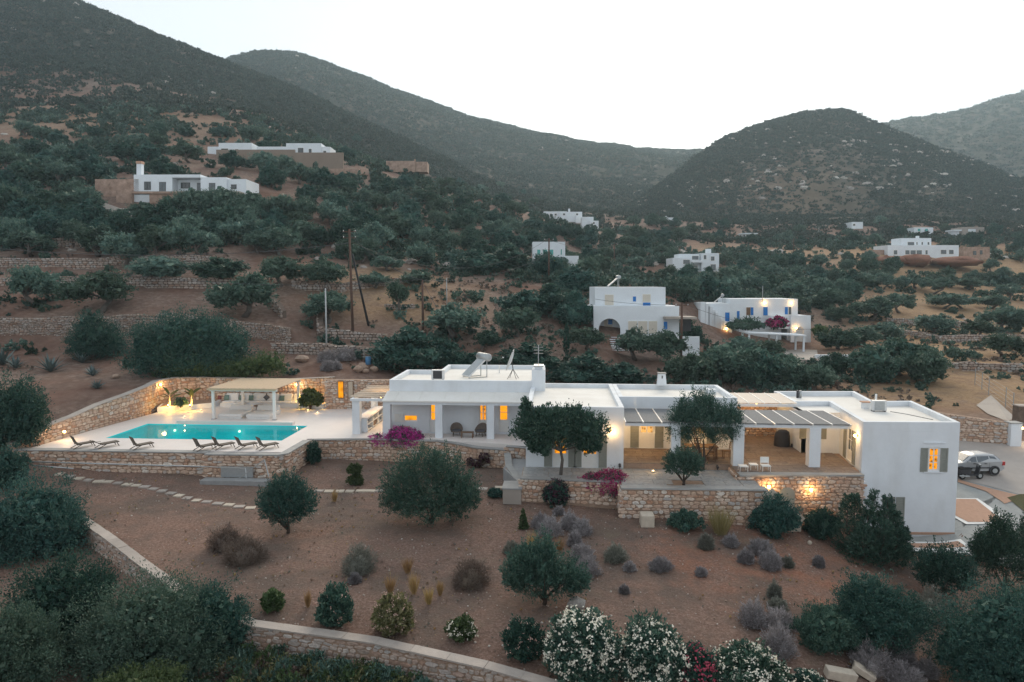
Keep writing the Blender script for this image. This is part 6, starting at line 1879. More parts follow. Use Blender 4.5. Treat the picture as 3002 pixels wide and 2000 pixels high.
class HB:
    """a house seen square on: pixel rectangles at its distance become walls, roofs, windows"""
    def __init__(self, name, label, px, base, d, depth=7.0):
        self.d = d; self.depth = depth
        self.r = house(name, label, px, base, d)
        o = PD(1501, base, d)
        self.yw = None
        # wall plane: perpendicular to the view axis
    def pt(self, px, py, back=0.0):
        p = PD(px, py, self.d)
        f = Vector((-sA, cA, 0))
        return p + f * back
    def vol(self, nm, x0, x1, y0, y1, mat, back=0.0, depth=None, top=None, drop=0.0):
        """block whose front face fills the rectangle x0..x1, y0..y1"""
        dp = self.depth if depth is None else depth
        f = Vector((-sA, cA, 0))
        a, b_, c, e = self.pt(x0, y1), self.pt(x1, y1), self.pt(x1, y0), self.pt(x0, y0)
        q = [v + f * back for v in (a, b_, c, e)]
        for v in q[:2]: v.z -= drop
        w = [v + f * dp for v in q]
        return MB().add(q + w, [(0, 1, 2, 3), (7, 6, 5, 4), (1, 5, 6, 2), (0, 3, 7, 4), (3, 2, 6, 7), (0, 4, 5, 1)]).build(nm, mat, self.r)
    def win(self, x0, x1, y0, y1, mat="dark_glass", frame="paint_white", nm="window", back=0.0, sub="pane", split=False):
        f = Vector((-sA, cA, 0))
        t = 1.2
        w = self.vol(nm, x0 - t, x1 + t, y0 - t, y1 + t, frame, back - 0.06, 0.055)
        if split:
            m_ = (x0 + x1) / 2
            for (a, b_) in ((x0, m_ - 0.8), (m_ + 0.8, x1)):
                self._sub(sub, a, b_, y0, y1, mat, back, w)
        else:
            self._sub(sub, x0, x1, y0, y1, mat, back, w)
        return w
    def _sub(self, nm, x0, x1, y0, y1, mat, back, parent):
        f = Vector((-sA, cA, 0))
        q = [self.pt(*c) + f * (back - 0.085) for c in ((x0, y1), (x1, y1), (x1, y0), (x0, y0))]
        w = [v + f * 0.02 for v in q]
        return MB().add(q + w, [(0, 1, 2, 3), (7, 6, 5, 4), (1, 5, 6, 2), (0, 3, 7, 4), (3, 2, 6, 7), (0, 4, 5, 1)]).build(nm, mat, parent)

def solar(c, s, label, cat="solar heater", yaw=0.0):
    """flat collector leaning on a frame with a lying tank on top; c = foot of the frame"""
    t = thing("solar_water_heater", label, cat, c)
    R_ = Matrix.Rotation(yaw, 3, 'Z')
    def w(x, y, z): return Vector(c) + R_ @ Vector((x * s, y * s, z * s))
    a, b_ = w(-0.95, 0, 0.12), w(0.35, 0, 1.25)
    MB().bar(a, b_, 1.1 * s, 0.1 * s, up=(0, 0, 1)).build("collector_panel", "metal_white", t)
    off = (b_ - a).normalized().cross(R_ @ Vector((0, 1, 0))).normalized()
    if off.z < 0: off = -off
    MB().bar(a.lerp(b_, 0.04) + off * 0.055 * s, b_.lerp(a, 0.04) + off * 0.055 * s, 1.0 * s, 0.015 * s).build("collector_glass", "metal_grey", t)
    MB().tube([w(0.5, -0.75, 1.4), w(0.5, -0.7, 1.4), w(0.5, 0.7, 1.4), w(0.5, 0.75, 1.4)], [0.2 * s, 0.27 * s, 0.27 * s, 0.2 * s], 14).build("tank", "metal_grey", t, smooth=True)
    for y in (-0.45, 0.45):
        MB().bar(w(0.5, y, 0.0), w(0.5, y, 1.15), 0.06 * s, 0.06 * s).build("support_leg", "metal_grey", t)
        MB().bar(w(-0.9, y, 0.0), w(-0.9, y, 0.12), 0.06 * s, 0.06 * s).build("support_leg", "metal_grey", t)
        MB().bar(w(-0.9, y, 0.03), w(0.5, y, 0.03), 0.05 * s, 0.05 * s).build("support_rail", "metal_grey", t)
    return t

# arched house with blue doors, straight behind the villa
H = HB("house", "two-storey white house with round arched porch and beige shutters", 1860, 985, 92, 8)
H.vol("upper_storey", 1747, 1957, 842, 905, "plaster_far", 1.2, 6.5, drop=0.3)
# ground storey with an arched porch: wall pieces round the arch
ar_c, ar_r, ar_s = 1787, 32, 988
def arch_wall(H, x0, x1, y0, y1, cx, r, spring, base, back=0.0, depth=0.35):
    f = Vector((-sA, cA, 0))
    xs = [cx - r * math.cos(math.pi * k / 12) for k in range(13)]
    ys = [spring - r * math.sin(math.pi * k / 12) for k in range(13)]
    b = MB()
    def slab(poly):
        q = [H.pt(*c) + f * back for c in poly]
        w = [v + f * depth for v in q]
        n = len(poly)
        b.add(q + w, [tuple(range(n)), tuple(range(2 * n - 1, n - 1, -1))] + [(i, n + i, n + (i + 1) % n, (i + 1) % n) for i in range(n)])
    slab([(x0, base), (cx - r, base), (cx - r, y0), (x0, y0)])
    slab([(cx + r, base), (x1, base), (x1, y0), (cx + r, y0)])
    for k in range(12):
        slab([(xs[k], ys[k]), (xs[k + 1], ys[k + 1]), (xs[k + 1], y0), (xs[k], y0)])
    return b.build("arched_wall", "plaster_far", H.r)
arch_wall(H, 1740, 1826, 897, 987, ar_c, ar_r, 966, 987)
H.vol("ground_storey", 1826.1, 1946, 897, 987, "plaster_far", 0.0, 8, drop=2.6)
H.vol("porch_back", 1740, 1826, 899, 987, "plaster_far", 2.2, 5.8, drop=1.0)
H.vol("roof", 1740, 1826, 896, 899, "plaster_far", 0.36, 1.8)
H.vol("side_wing", 1946.1, 1994, 898, 975, "plaster_far", 0.5, 7, drop=2.6)
H.vol("side_wing", 1712, 1739.5, 898, 975, "plaster_far", 2.5, 5.5, drop=1.5)
for (a, b_, c, e) in ((1777, 1802, 865, 903), (1889, 1912, 864, 886)):
    H.win(a, b_, c, e, "paint_beige", nm="shutter", back=1.2, sub="slats")
H.win(1889.5, 1912, 888, 903, "paint_blue", nm="door", back=1.2, sub="blue_panel")
H.win(1860, 1869, 870, 885, "paint_blue", nm="window", back=1.2)
for (a, b_, c, e) in ((1842, 1867, 942, 978), (1871, 1897, 942, 978), (1902, 1926, 942, 978)):
    H.win(a, b_, c, e, "paint_beige", nm="shutter", sub="slats")
H.win(1778, 1802, 938, 985, "paint_beige", nm="door", back=2.2, sub="door_panel")
H.win(1789, 1802, 939, 954, "paint_blue", nm="door_curtain", back=2.1, sub="blue_panel")
H.win(1945, 1956, 943, 965, "paint_blue", nm="door", sub="blue_panel", back=-0.05)
H.vol("porch_canopy", 1944, 2034, 928, 934, "concrete_far", -1.6, 3.2)
H.vol("porch_screen", 1996, 2028, 936, 972, "metal_dark", 0.4, 0.1)
for k in range(7):
    a_, b_2 = H.pt(1784, 987, -0.5 * (k + 1)), H.pt(1834, 987, -0.5 * (k + 1))
    f_ = Vector((-sA, cA, 0)); zt2 = a_.z - 0.02 - 0.23 * k
    MB().prism([(a_.x, a_.y), (b_2.x, b_2.y), (b_2.x + f_.x * 0.5, b_2.y + f_.y * 0.5), (a_.x + f_.x * 0.5, a_.y + f_.y * 0.5)], zt2 - 1.2, zt2).build("step", "plaster_far", H.r)
H.vol("porch_floor", 1740, 1826, 986, 990, "plaster_far", 0.0, 2.2, drop=2.0)
for k in range(0):
    pass
H.vol("garden_wall", 1994, 2045, 985, 1040, "plaster_far", -1.0, 0.3, drop=0.6)
q = H.pt(1815, 842, 4.0); solar((q.x, q.y, q.z + 0.0), 0.95, "solar heater on the roof of the arched white house", yaw=0.1)
# lit house with blue doors
H = HB("house", "long white house with blue doors, outside stair and lit lamps", 2200, 1005, 112, 8)
H.vol("upper_storey", 2148, 2348, 877, 926, "plaster_far", 1.2, 7, drop=0.4)
H.vol("low_wing", 2072, 2147.8, 890, 985, "plaster_far", 1.0, 7, drop=1.0)
H.vol("ground_storey", 2072, 2300, 926, 1000, "plaster_far", 1.3, 6, drop=1.0)
arch_wall(H, 2318, 2377, 925, 1004, 2345, 11, 969, 1004, 0.0)
H.vol("porch_block", 2260, 2317.8, 926, 965, "plaster_far", 0.2, 2)
H.vol("porch_back", 2318, 2377, 926, 1004, "plaster_far", 1.4, 5, drop=0.8)
for k in range(9):
    H.vol("stair_step", 2066 + k * 8, 2080 + k * 8, 890 + k * 8.6, 1000, "plaster_far", -0.4, 1.35, drop=0.8)
H.vol("stair_parapet", 2052, 2068, 886, 1000, "plaster_far", -0.4, 1.35, drop=0.8)
for (a, b_, c, e, mt) in ((2131, 2144, 917, 943, "paint_blue"), (2167, 2175, 913, 937, "paint_blue"), (2195, 2207, 902, 925, "wood_brown"), (2208, 2216, 902, 925, "paint_blue"), (2245, 2258, 901, 926, "paint_blue"), (2309, 2318, 901, 923, "paint_blue"), (2320, 2328, 901, 923, "grey_glass")):
    H.win(a, b_, c, e, mt, nm="door", back=1.2 if a > 2147 else 1.0, sub="door_panel")
for (a, c) in ((2249, 889), (2328, 889), (2333, 962), (2126, 963)):
    q = H.pt(a, c, 1.1 if c < 900 else (-0.1 if a > 2200 else -0.5))
    t = thing("wall_lamp", {2249: "lamp over the middle blue door of the lit house", 2328: "lamp over the corner blue door of the lit house", 2333: "lamp at the arched porch of the lit house", 2126: "low lamp by the outside stair of the lit house"}[a], "lamp", q, "lamps of the blue-door house")
    MB().ball(q - Vector((0, 0.12, 0)), 0.13, 8, 6).build("globe", "bulb", t, smooth=True)
    MB().bar(q, q - Vector((0, 0.05, 0)), 0.1, 0.1).build("wall_plate", "metal_dark", t)
    point_light("bulb", q - Vector((0, 0.5, -0.05)), 6, parent=t, r=0.15)
q = H.pt(2130, 893, 4.0); solar(q, 1.0, "solar heater on the roof of the lit blue-door house", yaw=-0.2)
pg = thing("garden_pergola", "white flat pergola in front of the lit blue-door house", "pergola", H.pt(2220, 1000, -6))
for (a, b_) in ((2150, 990), (2225, 1000), (2300, 1010)):
    for bk in (-7.5, -4.5):
        u0 = H.pt(a, 966 + (a - 2145) * 0.05, -6); u0 = Vector((H.pt(a, 970, bk).x, H.pt(a, 970, bk).y, u0.z - 0.12)); u1 = u0 - Vector((0, 0, 1.6))
        MB().bar(u1 + Vector((0, 0, -1)), u0, 0.25, 0.25).build("post", "plaster_far", pg)
u0 = H.pt(2148, 958, -6)
MB().bar(H.pt(2145, 966, -6), H.pt(2306, 974, -6), 3.6, 0.18).build("roof", "plaster_far", pg)
plant("bougainvillea", "dark red bougainvillea on the lit blue-door house", "shrub", 2278, 962, 60, 32, 'round', "leaf_dark", 700, 0.3, bloom="bloom_wine", nb=1800, bsz=0.28, d_over=110)
plant("climber", "green vine over the white garden pergola", "shrub", 2185, 965, 120, 30, 'round', "leaf_olive", 1500, 0.3, d_over=109)
plant("evergreen_bush", "clipped green bush right of the arched porch", "shrub", 2405, 985, 44, 34, 'round', "leaf_green", 900, 0.28, d_over=110)
o = MB().prism([H.pt(2300, 1010, -1).to_tuple()[:2], H.pt(2395, 1010, -1).to_tuple()[:2], H.pt(2400, 1040, 0.0).to_tuple()[:2], H.pt(2410, 1000, 5).to_tuple()[:2]], 1.0, 1.2)
fc = thing("house_terrace", "pale paved terrace in front of the lit blue-door house", "terrace", H.pt(2350, 1020, 0)); fc["kind"] = "structure"
c0 = [PX(2290, 1052, 0.9), PX(2400, 1056, 0.9), PX(2392, 1008, 0.9), PX(2310, 1006, 0.9)]
MB().prism([(v.x, v.y) for v in c0], -0.6, 0.9).build("paving", "concrete_far", fc)
w0_ = [PX(2390, 1040, 1.4), PX(2525, 1040, 1.4)]
tag(MB().bar(w0_[0] - Vector((0, 0, 1)), w0_[1] - Vector((0, 0, 1)), 0.5, 2.0).build("boundary_wall", "plaster_far"), "low whitewashed boundary wall right of the lit house terrace", "wall")
# tall narrow house with teal windows
H = HB("house", "tall narrow white house with teal windows and an outside stair", 1610, 800, 150, 7)
H.vol("main_block", 1562, 1657, 709, 800, "plaster_far", 0, 7, drop=1.0)
H.vol("low_block", 1657.2, 1697, 750, 803, "plaster_far", 0.5, 5, drop=1.0)
for (a, b_, c, e) in ((1575, 1584, 732, 747), (1592, 1604, 732, 752), (1611, 1622, 732, 747), (1644, 1647, 731, 747), (1598, 1607, 774, 797)):
    H.win(a, b_, c, e, "paint_teal", nm="shutter", sub="slats")
# stepped white house with balconies
H = HB("house", "white modern house with terraces and balconies on the valley floor", 2030, 808, 190, 9)
H.vol("lower_block", 1972, 2026, 756, 810, "plaster_far", 0, 8, drop=1.0)
H.vol("upper_block", 1995, 2055, 744, 775, "plaster_far", 1.5, 6)
H.vol("tower_block", 2058, 2110, 742, 796, "plaster_far", 0.6, 7, drop=0.5)
H.vol("chimney", 2077, 2091, 729, 742, "plaster_far", 2, 1.2)
H.vol("middle_block", 2026.2, 2057.8, 776, 796, "plaster_far", 1.8, 6, drop=0.5)
H.vol("balcony_slab", 2026, 2060, 763, 770, "plaster_far", -0.4, 2.0)
H.vol("terrace_wall", 2020, 2145, 796, 812, "concrete_far", -0.8, 0.5, drop=0.6)
for (a, b_, c, e, bk) in ((2003, 2022, 762, 774, 0), (2033, 2052, 750, 761, 1.5), (2065, 2072, 748, 760, 0.6), (2086, 2096, 752, 764, 0.6), (2030, 2050, 778, 793, 1.8), (2085, 2100, 775, 793, 0.6)):
    H.win(a, b_, c, e, "grey_glass", nm="window", back=bk)
q = H.pt(2083, 729, 3)
# big white house at the right with building site
H = HB("house", "stepped white house above red earth mounds at the valley edge", 2700, 750, 226, 9)
H.vol("lower_block", 2603, 2811, 719, 748, "plaster_far", 0, 9, drop=1.0)
H.vol("upper_block", 2652, 2741, 697, 719, "plaster_far", 2.0, 6)
H.vol("chimney", 2705, 2711, 690, 697, "plaster_far", 3, 1)
for (a, b_, c, e, bk) in ((2620, 2630, 734, 746, 0), (2654, 2666, 734, 746, 0), (2669, 2684, 734, 746, 0), (2687, 2702, 734, 746, 0), (2713, 2719, 734, 746, 0), (2758, 2774, 733, 745, 0), (2782, 2795, 733, 745, 0), (2671, 2690, 709, 719, 2), (2697, 2700, 709, 717, 2), (2712, 2716, 709, 717, 2), (2730, 2735, 709, 717, 2)):
    H.win(a, b_, c, e, "grey_glass", nm="window", back=bk)
s_ = HB("stone_shed", "unfinished brown stone building beside the stepped white house", 2860, 750, 228, 7)
s_.vol("wall", 2826, 2902, 724, 752, "rubble_far", 0, 7, drop=1)
s_.vol("wall", 2552, 2592, 733, 750, "rubble_far", 0, 4, drop=1)
for (a, b_, c, e) in ((2852, 2862, 736, 748), (2872, 2880, 734, 746)):
    s_.win(a, b_, c, e, "dark_glass", "rubble_far", nm="opening", sub="dark_opening")
# houses on the left slope
H = HB("house", "long low white hillside house with chimney and dark framed doors", 550, 570, 138, 9)
H.vol("main_wall", 392, 505, 512, 565, "plaster_far", 0, 8, drop=0.6)
H.vol("main_wall", 588, 664, 520, 568, "plaster_far", 0, 8, drop=0.6)
H.vol("main_wall", 664.2, 718, 524, 566, "plaster_far", 0.6, 7, drop=0.6)
H.vol("loggia_back", 505.2, 587.8, 522, 565, "plaster_far", 2.2, 5.8, drop=0.6)
H.vol("loggia_roof", 505.2, 587.8, 512, 521, "plaster_far", -0.1, 8)
H.vol("terrace_floor", 392, 718, 566, 570, "concrete_far", -2.6, 2.55)
c_ = H.vol("chimney", 392, 406, 478, 512, "plaster_far", 1.0, 1.0)
H.vol("chimney_cap", 391, 407, 470, 477.5, "terracotta", 0.9, 1.2)
for (a, b_, c, e, bk, nm) in ((424, 441, 534, 556, 0, "window"), (468, 485, 535, 562, 0, "door"), (516, 541, 532, 547, 2.2, "window"), (564, 577, 533, 556, 2.2, "door"), (614, 630, 538, 567, 0, "door"), (675, 689, 541, 552, 0.6, "window")):
    H.win(a, b_, c, e, "grey_glass" if nm == "door" else "dark_glass", "metal_dark", nm=nm, back=bk, split=(b_ - a > 15))
b = thing("stone_annex", "rubble stone annex with garage wall left of the hillside house", "building", H.pt(330, 600, -1))
H2 = HB("x", "x", 330, 600, 136, 6); bpy.data.objects.remove(H2.r); H2.r = b
H2.vol("wall", 260, 390, 521, 600, "rubble_far", 2, 6, drop=1)
H2.vol("wall", 352, 398, 561, 612, "rubble_far", -1.4, 3, drop=1)
H2.vol("garage_wall", 398.2, 450, 572, 612, "plaster_far", -0.6, 3, drop=1)
H2.vol("terrace_parapet", 398.2, 600, 566, 571.5, "rubble_far", -2.0, 0.4)
H2.vol("terrace_wall", 450.2, 720, 572, 584, "rubble_far", -1.6, 0.5, drop=1.0)
H = HB("house", "pair of white villas above a brown retaining wall on the upper slope", 800, 455, 195, 9)
H.vol("west_wing", 632, 730, 415, 442, "plaster_far", 2, 7, drop=0.5)
H.vol("low_wing", 590, 634, 422, 440, "plaster_far", 4, 5, drop=1)
H.vol("middle_wing", 748, 838, 428, 455, "plaster_far", 1, 7, drop=0.5)
H.vol("east_wing", 837, 940, 419, 449, "plaster_far", 0.5, 7, drop=0.5)
H.vol("east_end", 940.2, 966, 429, 452, "plaster_far", 0.8, 6, drop=0.5)
for (a, b_, c, e, bk) in ((640, 660, 432, 438, 2), (681, 691, 434, 440, 2), (812, 820, 446, 455, 1), (872, 888, 433, 447, 0.5), (904, 912, 436, 447, 0.5), (946, 954, 441, 451, 0.8)):
    H.win(a, b_, c, e, "dark_glass", nm="window", back=bk)
rw = thing("retaining_wall", "tall brown rendered retaining wall below the upper slope villas", "wall", H.pt(900, 480, -1))
H2.r = rw; H2.d = 192
H2.vol("wall", 636, 866, 440, 480, "brown_render", -0.5, 0.6, drop=1.0)
H2.vol("wall", 866.2, 1008, 449, 500, "brown_render", -0.8, 0.6, drop=1.5)
H2.vol("wall", 960, 1060, 500, 524, "rubble_far", -3.0, 0.6, drop=1.5)
ru = HB("stone_ruin", "ruined stone house on the slope right of the upper villas", 1190, 492, 225, 7)
ru.vol("wall", 1132, 1218, 472, 495, "rubble_far", 0, 6, drop=1)
ru.vol("wall", 1219, 1252, 474, 494, "rubble_far", 0.3, 5, drop=1)
ru.vol("chimney", 1213, 1217.5, 466, 472, "rubble_far", 0.5, 0.6)
# far white houses of the valley
H = HB("house", "far white house on the slope with small chimney", 1650, 665, 268, 8)
H.vol("wall", 1594, 1662, 620, 634, "plaster_far", 0, 8, drop=1.5)
H.vol("wall", 1640, 1706, 622, 640, "plaster_far", -1, 6, drop=1.5)
H.vol("wall", 1686, 1700, 634, 648, "plaster_far", -2, 5, drop=1.0)
H.vol("chimney", 1667, 1672, 611, 622, "plaster_far", 1, 1)
for a in (1612, 1626, 1650, 1688): H.win(a, a + 6, 627, 632, "grey_glass", nm="window", back=-1 if a > 1640 else 0)
H = HB("house", "small far white cube house below the slope house", 1730, 668, 258, 7)
H.vol("wall", 1707, 1740, 636, 656, "plaster_far", 0, 6, drop=1.5)
H.vol("wall", 1728, 1754, 648, 664, "plaster_far", -1, 5, drop=1.5)
H.win(1738, 1742, 652, 658, "grey_glass", nm="window", back=-1)
H = HB("house", "long low far white house at the foot of the ridge", 1940, 650, 330, 8)
H.vol("wall", 1905, 1977, 638, 648, "plaster_far", 0, 8, drop=2)
H.vol("chimney", 1953, 1957, 633, 638, "plaster_far", 1, 1)
H.win(1922, 1927, 641, 648, "dark_glass", nm="door")
H = HB("house", "small far white house with veranda on the valley floor", 2192, 695, 290, 7)
H.vol("roof", 2173, 2218, 684, 687, "plaster_far", -1.5, 6)
H.vol("wall", 2176, 2214, 687.2, 694, "plaster_far", 0.5, 4, drop=1.5)
for a in (2180, 2189, 2198, 2207): H.win(a, a + 5, 688, 694, "grey_glass", nm="opening", back=0.5)
H = HB("house", "small white house at the foot of the rocky hill", 2510, 670, 320, 7)
H.vol("wall", 2497, 2530, 651, 668, "plaster_far", 0, 7, drop=2)
H.win(2501, 2507, 657, 662, "dark_glass", nm="window")
H = HB("house", "white house behind the stepped house", 2710, 682, 300, 7)
H.vol("wall", 2680, 2736, 667, 680, "plaster_far", 0, 7, drop=2)
for a in (2690, 2712): H.win(a, a + 8, 671, 678, "paint_teal", nm="shutter", sub="slats")
H = HB("house", "low grey modern house far right in the valley", 2850, 688, 300, 8)
H.vol("wall", 2822, 2886, 666, 688, "concrete_far", 0, 8, drop=2)
H.vol("roof", 2792, 2815, 674, 678, "plaster_far", -1, 6)
H.vol("wall", 2796, 2812, 678.2, 684, "plaster_far", 0, 4, drop=2)
H.win(2838, 2860, 672, 680, "plaster_far", "concrete_far", nm="window", sub="blind")
# red earth mounds
for (px, py, w_, h_, lb) in ((2600, 765, 110, 22, "red earth mound left of the stepped house"), (2680, 765, 90, 30, "tallest red earth mound below the stepped house"), (2800, 768, 150, 22, "long red earth bank right of the mounds")):
    p = PD(px, py, 214); d = 214
    b = MB().ball((0, 0, 0), 1, 16, 8); v = np.array(b.v) * np.array([w_ * d / F / 2, 5, h_ * d / F * 0.6]); v *= 1 + 0.14 * rs.normal(size=(len(v), 1))
    o = link("earth_mound", npmesh("earth_mound", v, b.f, plain("red_earth" + str(px), (0.26, 0.12, 0.08), (0.17, 0.085, 0.06), 0.9, 0.95, 0.5, 3), smooth=True), None, p); tag(o, lb, "mound")

# ------------------------------------------------------------------ dry stone terrace walls
def dry_wall(pts, h, label, extra=0.25, nm="dry_stone_wall", thick=0.6, sw=(0.3, 0.8), sh=(0.2, 0.4), parts=0):
    P = []
    for i in range(len(pts) - 1):
        for k in range(6):
            P.append(pts[i].lerp(pts[i + 1], k / 6))
    P.append(pts[-1])
    Q = []
    for p in P:
        zb0 = hz(p.x, p.y - 0.3)
        Q.append((p.x, p.y - 0.1, zb0 - 0.2, max(hz(p.x, p.y + 0.7), zb0 + h * 0.7) + extra + 0.35 * (rs.random() - 0.5)))
    return stone_wall(nm, label, Q, thick, sw=sw, sh=sh, mat="stone_grey", nparts=parts, body="dry_wall", proud=0.13)
dry_wall(LW, 1.6, "long dry stone wall across the slope behind the pool", 0.5, parts=150, sw=(0.2, 0.55), sh=(0.1, 0.24))
dry_wall(T2, 1.1, "dry stone terrace wall on red earth above the long wall")
dry_wall(T3, 1.2, "dry stone terrace wall below the row of olives")
dry_wall(T4, 1.1, "upper dry stone terrace wall at left")
dry_wall(T5, 0.8, "low terrace wall behind the poles")
dry_wall(T6, 1.0, "pale topped field wall in the dry field", 0.3)
dry_wall(T7, 0.8, "lowest field wall near the forecourt")
dry_wall(T8, 0.8, "middle field wall in the dry field")
dry_wall([PD(930, 940, 90), PD(935, 985, 84), PD(960, 992, 83.4), PD(1128, 990, 83.2)], 1.2, "curved terrace wall under the tall brown pole", 0.2, parts=60)
dry_wall([PD(800, 1020, 77), PD(960, 1030, 76.5), PD(1128, 1040, 76)], 1.0, "low dry stone wall in front of the pole terrace", 0.5, parts=60)
dry_wall([PD(748, 882, 95), PD(790, 905, 90), PD(826, 935, 86)], 0.9, "slanting stone wall beside the terrace ramp", 0.4)
dry_wall([PD(1130, 938, 93.5), PD(1170, 944, 92.6), PD(1215, 938, 93.5)], 0.5, "low curved stone ring round the twisted olive", 0.15)
dry_wall([PD(1480, 1075, 72), PD(1520, 1105, 66)], 0.9, "short rubble wall behind the roof antenna", 0.4)

# ------------------------------------------------------------------ wall lamps of the villa and pool
def y_of_back(px):   # pool back wall face at a photo column
    return None
wall_lamp(PYY(1795, 1266, 42.895), FR, "lamp on the white front block beside the doors")
wall_lamp(lampE, lampEn, "lamp beside the patio door of the east wing")
wall_lamp(PYY(2252, 1425, 40.75), FR, "left lamp on the rubble wall below the patio", 10)
wall_lamp(PYY(2375, 1434, 40.95), FR, "right lamp on the rubble wall below the patio", 10)
wall_lamp(PX(172, 1265, 0.62) + Vector((0.32, -0.02, 0)), Vector((0.95, -0.3, 0)), "low lamp at the left end of the pool wall", 13)
wall_lamp(Vector((-34.98, 59.7, 2.12)), Vector((0.97, -0.2, 0)), "lamp on the curved pool wall left of the palms", 13)
wall_lamp(PYY(873, 1127, 62.46), FR, "lamp on the pool wall right of the pergola", 13)
for (px, py, lb) in ((2230, 1242, "small ceiling lamp under the pergola beam"), (2415, 1234, "small ceiling lamp at the east end of the pergola")):
    q = PYY(px, py, 44.6); q.z = 2.52
    t = thing("ceiling_lamp", lb, "lamp", q, "lamps under the dining pergola")
    MB().tube([q, q + Vector((0, 0, 0.12))], 0.07, 8).build("fitting", "metal_dark", t)
    MB().ball(q - Vector((0, 0, 0.05)), 0.07, 8, 6).build("globe", "bulb", t, smooth=True)
    point_light("bulb", q - Vector((0, 0, 0.16)), 24, parent=t, r=0.08)
for (x, lb) in ((5.2, "small ceiling lamp above the lit dining door"), (9.0, "small ceiling lamp behind the juniper tree")):
    q = Vector((x, 45.6, 2.5))
    t = thing("ceiling_lamp", lb, "lamp", q, "lamps under the dining pergola")
    MB().tube([q, q + Vector((0, 0, 0.14))], 0.07, 8).build("fitting", "metal_dark", t)
    MB().ball(q - Vector((0, 0, 0.05)), 0.07, 8, 6).build("globe", "bulb", t, smooth=True)
    point_light("bulb", q - Vector((0, 0, 0.16)), 34, parent=t, r=0.08)
q = Vector((13.8, 50.2, 2.6)); t = thing("ceiling_lamp", "small ceiling lamp in the covered passage", "lamp", q, "lamps under the dining pergola")
MB().tube([q, q + Vector((0, 0, 0.3))], 0.05, 8).build("fitting", "metal_dark", t); MB().ball(q - Vector((0, 0, 0.05)), 0.07, 8, 6).build("globe", "bulb", t, smooth=True); point_light("bulb", q - Vector((0, 0, 0.16)), 22, parent=t)
q = Vector((-13.6, 53.2, 2.35)); t = thing("ceiling_lamp", "small lamp under the slat pergola of the bar", "lamp", q)
MB().tube([q, q + Vector((0, 0, 0.2))], 0.05, 8).build("fitting", "metal_dark", t); MB().ball(q - Vector((0, 0, 0.05)), 0.07, 8, 6).build("globe", "bulb", t, smooth=True); point_light("bulb", q - Vector((0, 0, 0.16)), 32, parent=t)
# floor lights of the terrace
for (px, py, lb) in ((590, 1203, "floor light left of the pool pergola"), (541, 1223, "floor light behind the pool"), (903, 1204, "floor light below the planted corner"), (931, 1211, "floor light at the steps right of the pergola"), (542, 1250, "light at the back rim of the pool"), (1915, 1383, "step light in front of the dining terrace")):
    q = PX(px, py, 0.02 if px < 1500 else -0.2)
    t = thing("floor_light", lb, "lamp", q, "small floor lights")
    MB().tube([q, q + Vector((0, 0, 0.05))], 0.09, 8).build("housing", "metal_white", t)
    MB().ball(q + Vector((0, 0, 0.06)), 0.035, 8, 6).build("lens", "bulb_small", t, smooth=True)
    point_light("bulb", q + Vector((0, -0.05, 0.16)), 1.6, parent=t, r=0.05)

# ------------------------------------------------------------------ pool pergola, sofa, daybeds
pp = thing("pool_pergola", "white pergola with beige canvas roof beside the pool", "pergola", (-25.3, 58, 0))
pxa_, pxb_, pya_, pyb_ = -27.9, -22.85, 55.25, 60.6
for x in (pxa_, pxb_):
    for y in (pya_, pyb_):
        MB().box(x - 0.1, x + 0.1, y - 0.1, y + 0.1, 0, 2.3).build("post", "paint_white", pp)
        MB().box(x - 0.16, x + 0.16, y - 0.16, y + 0.16, 0.002, 0.05).build("post_foot", "metal_grey", pp)
for y in (pya_, pyb_):
    MB().box(pxa_ - 0.25, pxb_ + 0.25, y - 0.07, y + 0.07, 2.301, 2.46).build("beam", "paint_white", pp)
for k in range(10):
    x = pxa_ + (pxb_ - pxa_) * k / 9
    MB().box(x - 0.04, x + 0.04, pya_ - 0.35, pyb_ + 0.3, 2.461, 2.55).build("rafter", "paint_white", pp)
cb_ = MB()
nx_ = 18
vs_, fs_ = [], []
for j in range(2):
    for i in range(nx_ + 1):
        x = pxa_ - 0.3 + (pxb_ - pxa_ + 0.6) * i / nx_
        vs_.append((x, pya_ - 0.4 if j == 0 else pyb_ + 0.35, 2.56 + 0.012 * math.sin(i * math.pi) + (0.02 if i % 2 else 0)))
fs_ = [(i, i + 1, nx_ + 2 + i, nx_ + 1 + i) for i in range(nx_)]
c = cb_.add(vs_, fs_).build("canvas_roof", "canvas", pp)
sm = c.modifiers.new("thickness", 'SOLIDIFY'); sm.thickness = 0.02; sm.offset = 1
MB().box(pxa_ - 0.3, pxb_ + 0.3, pya_ - 0.42, pya_ - 0.405, 2.42, 2.57).build("canvas_valance", "canvas", pp)
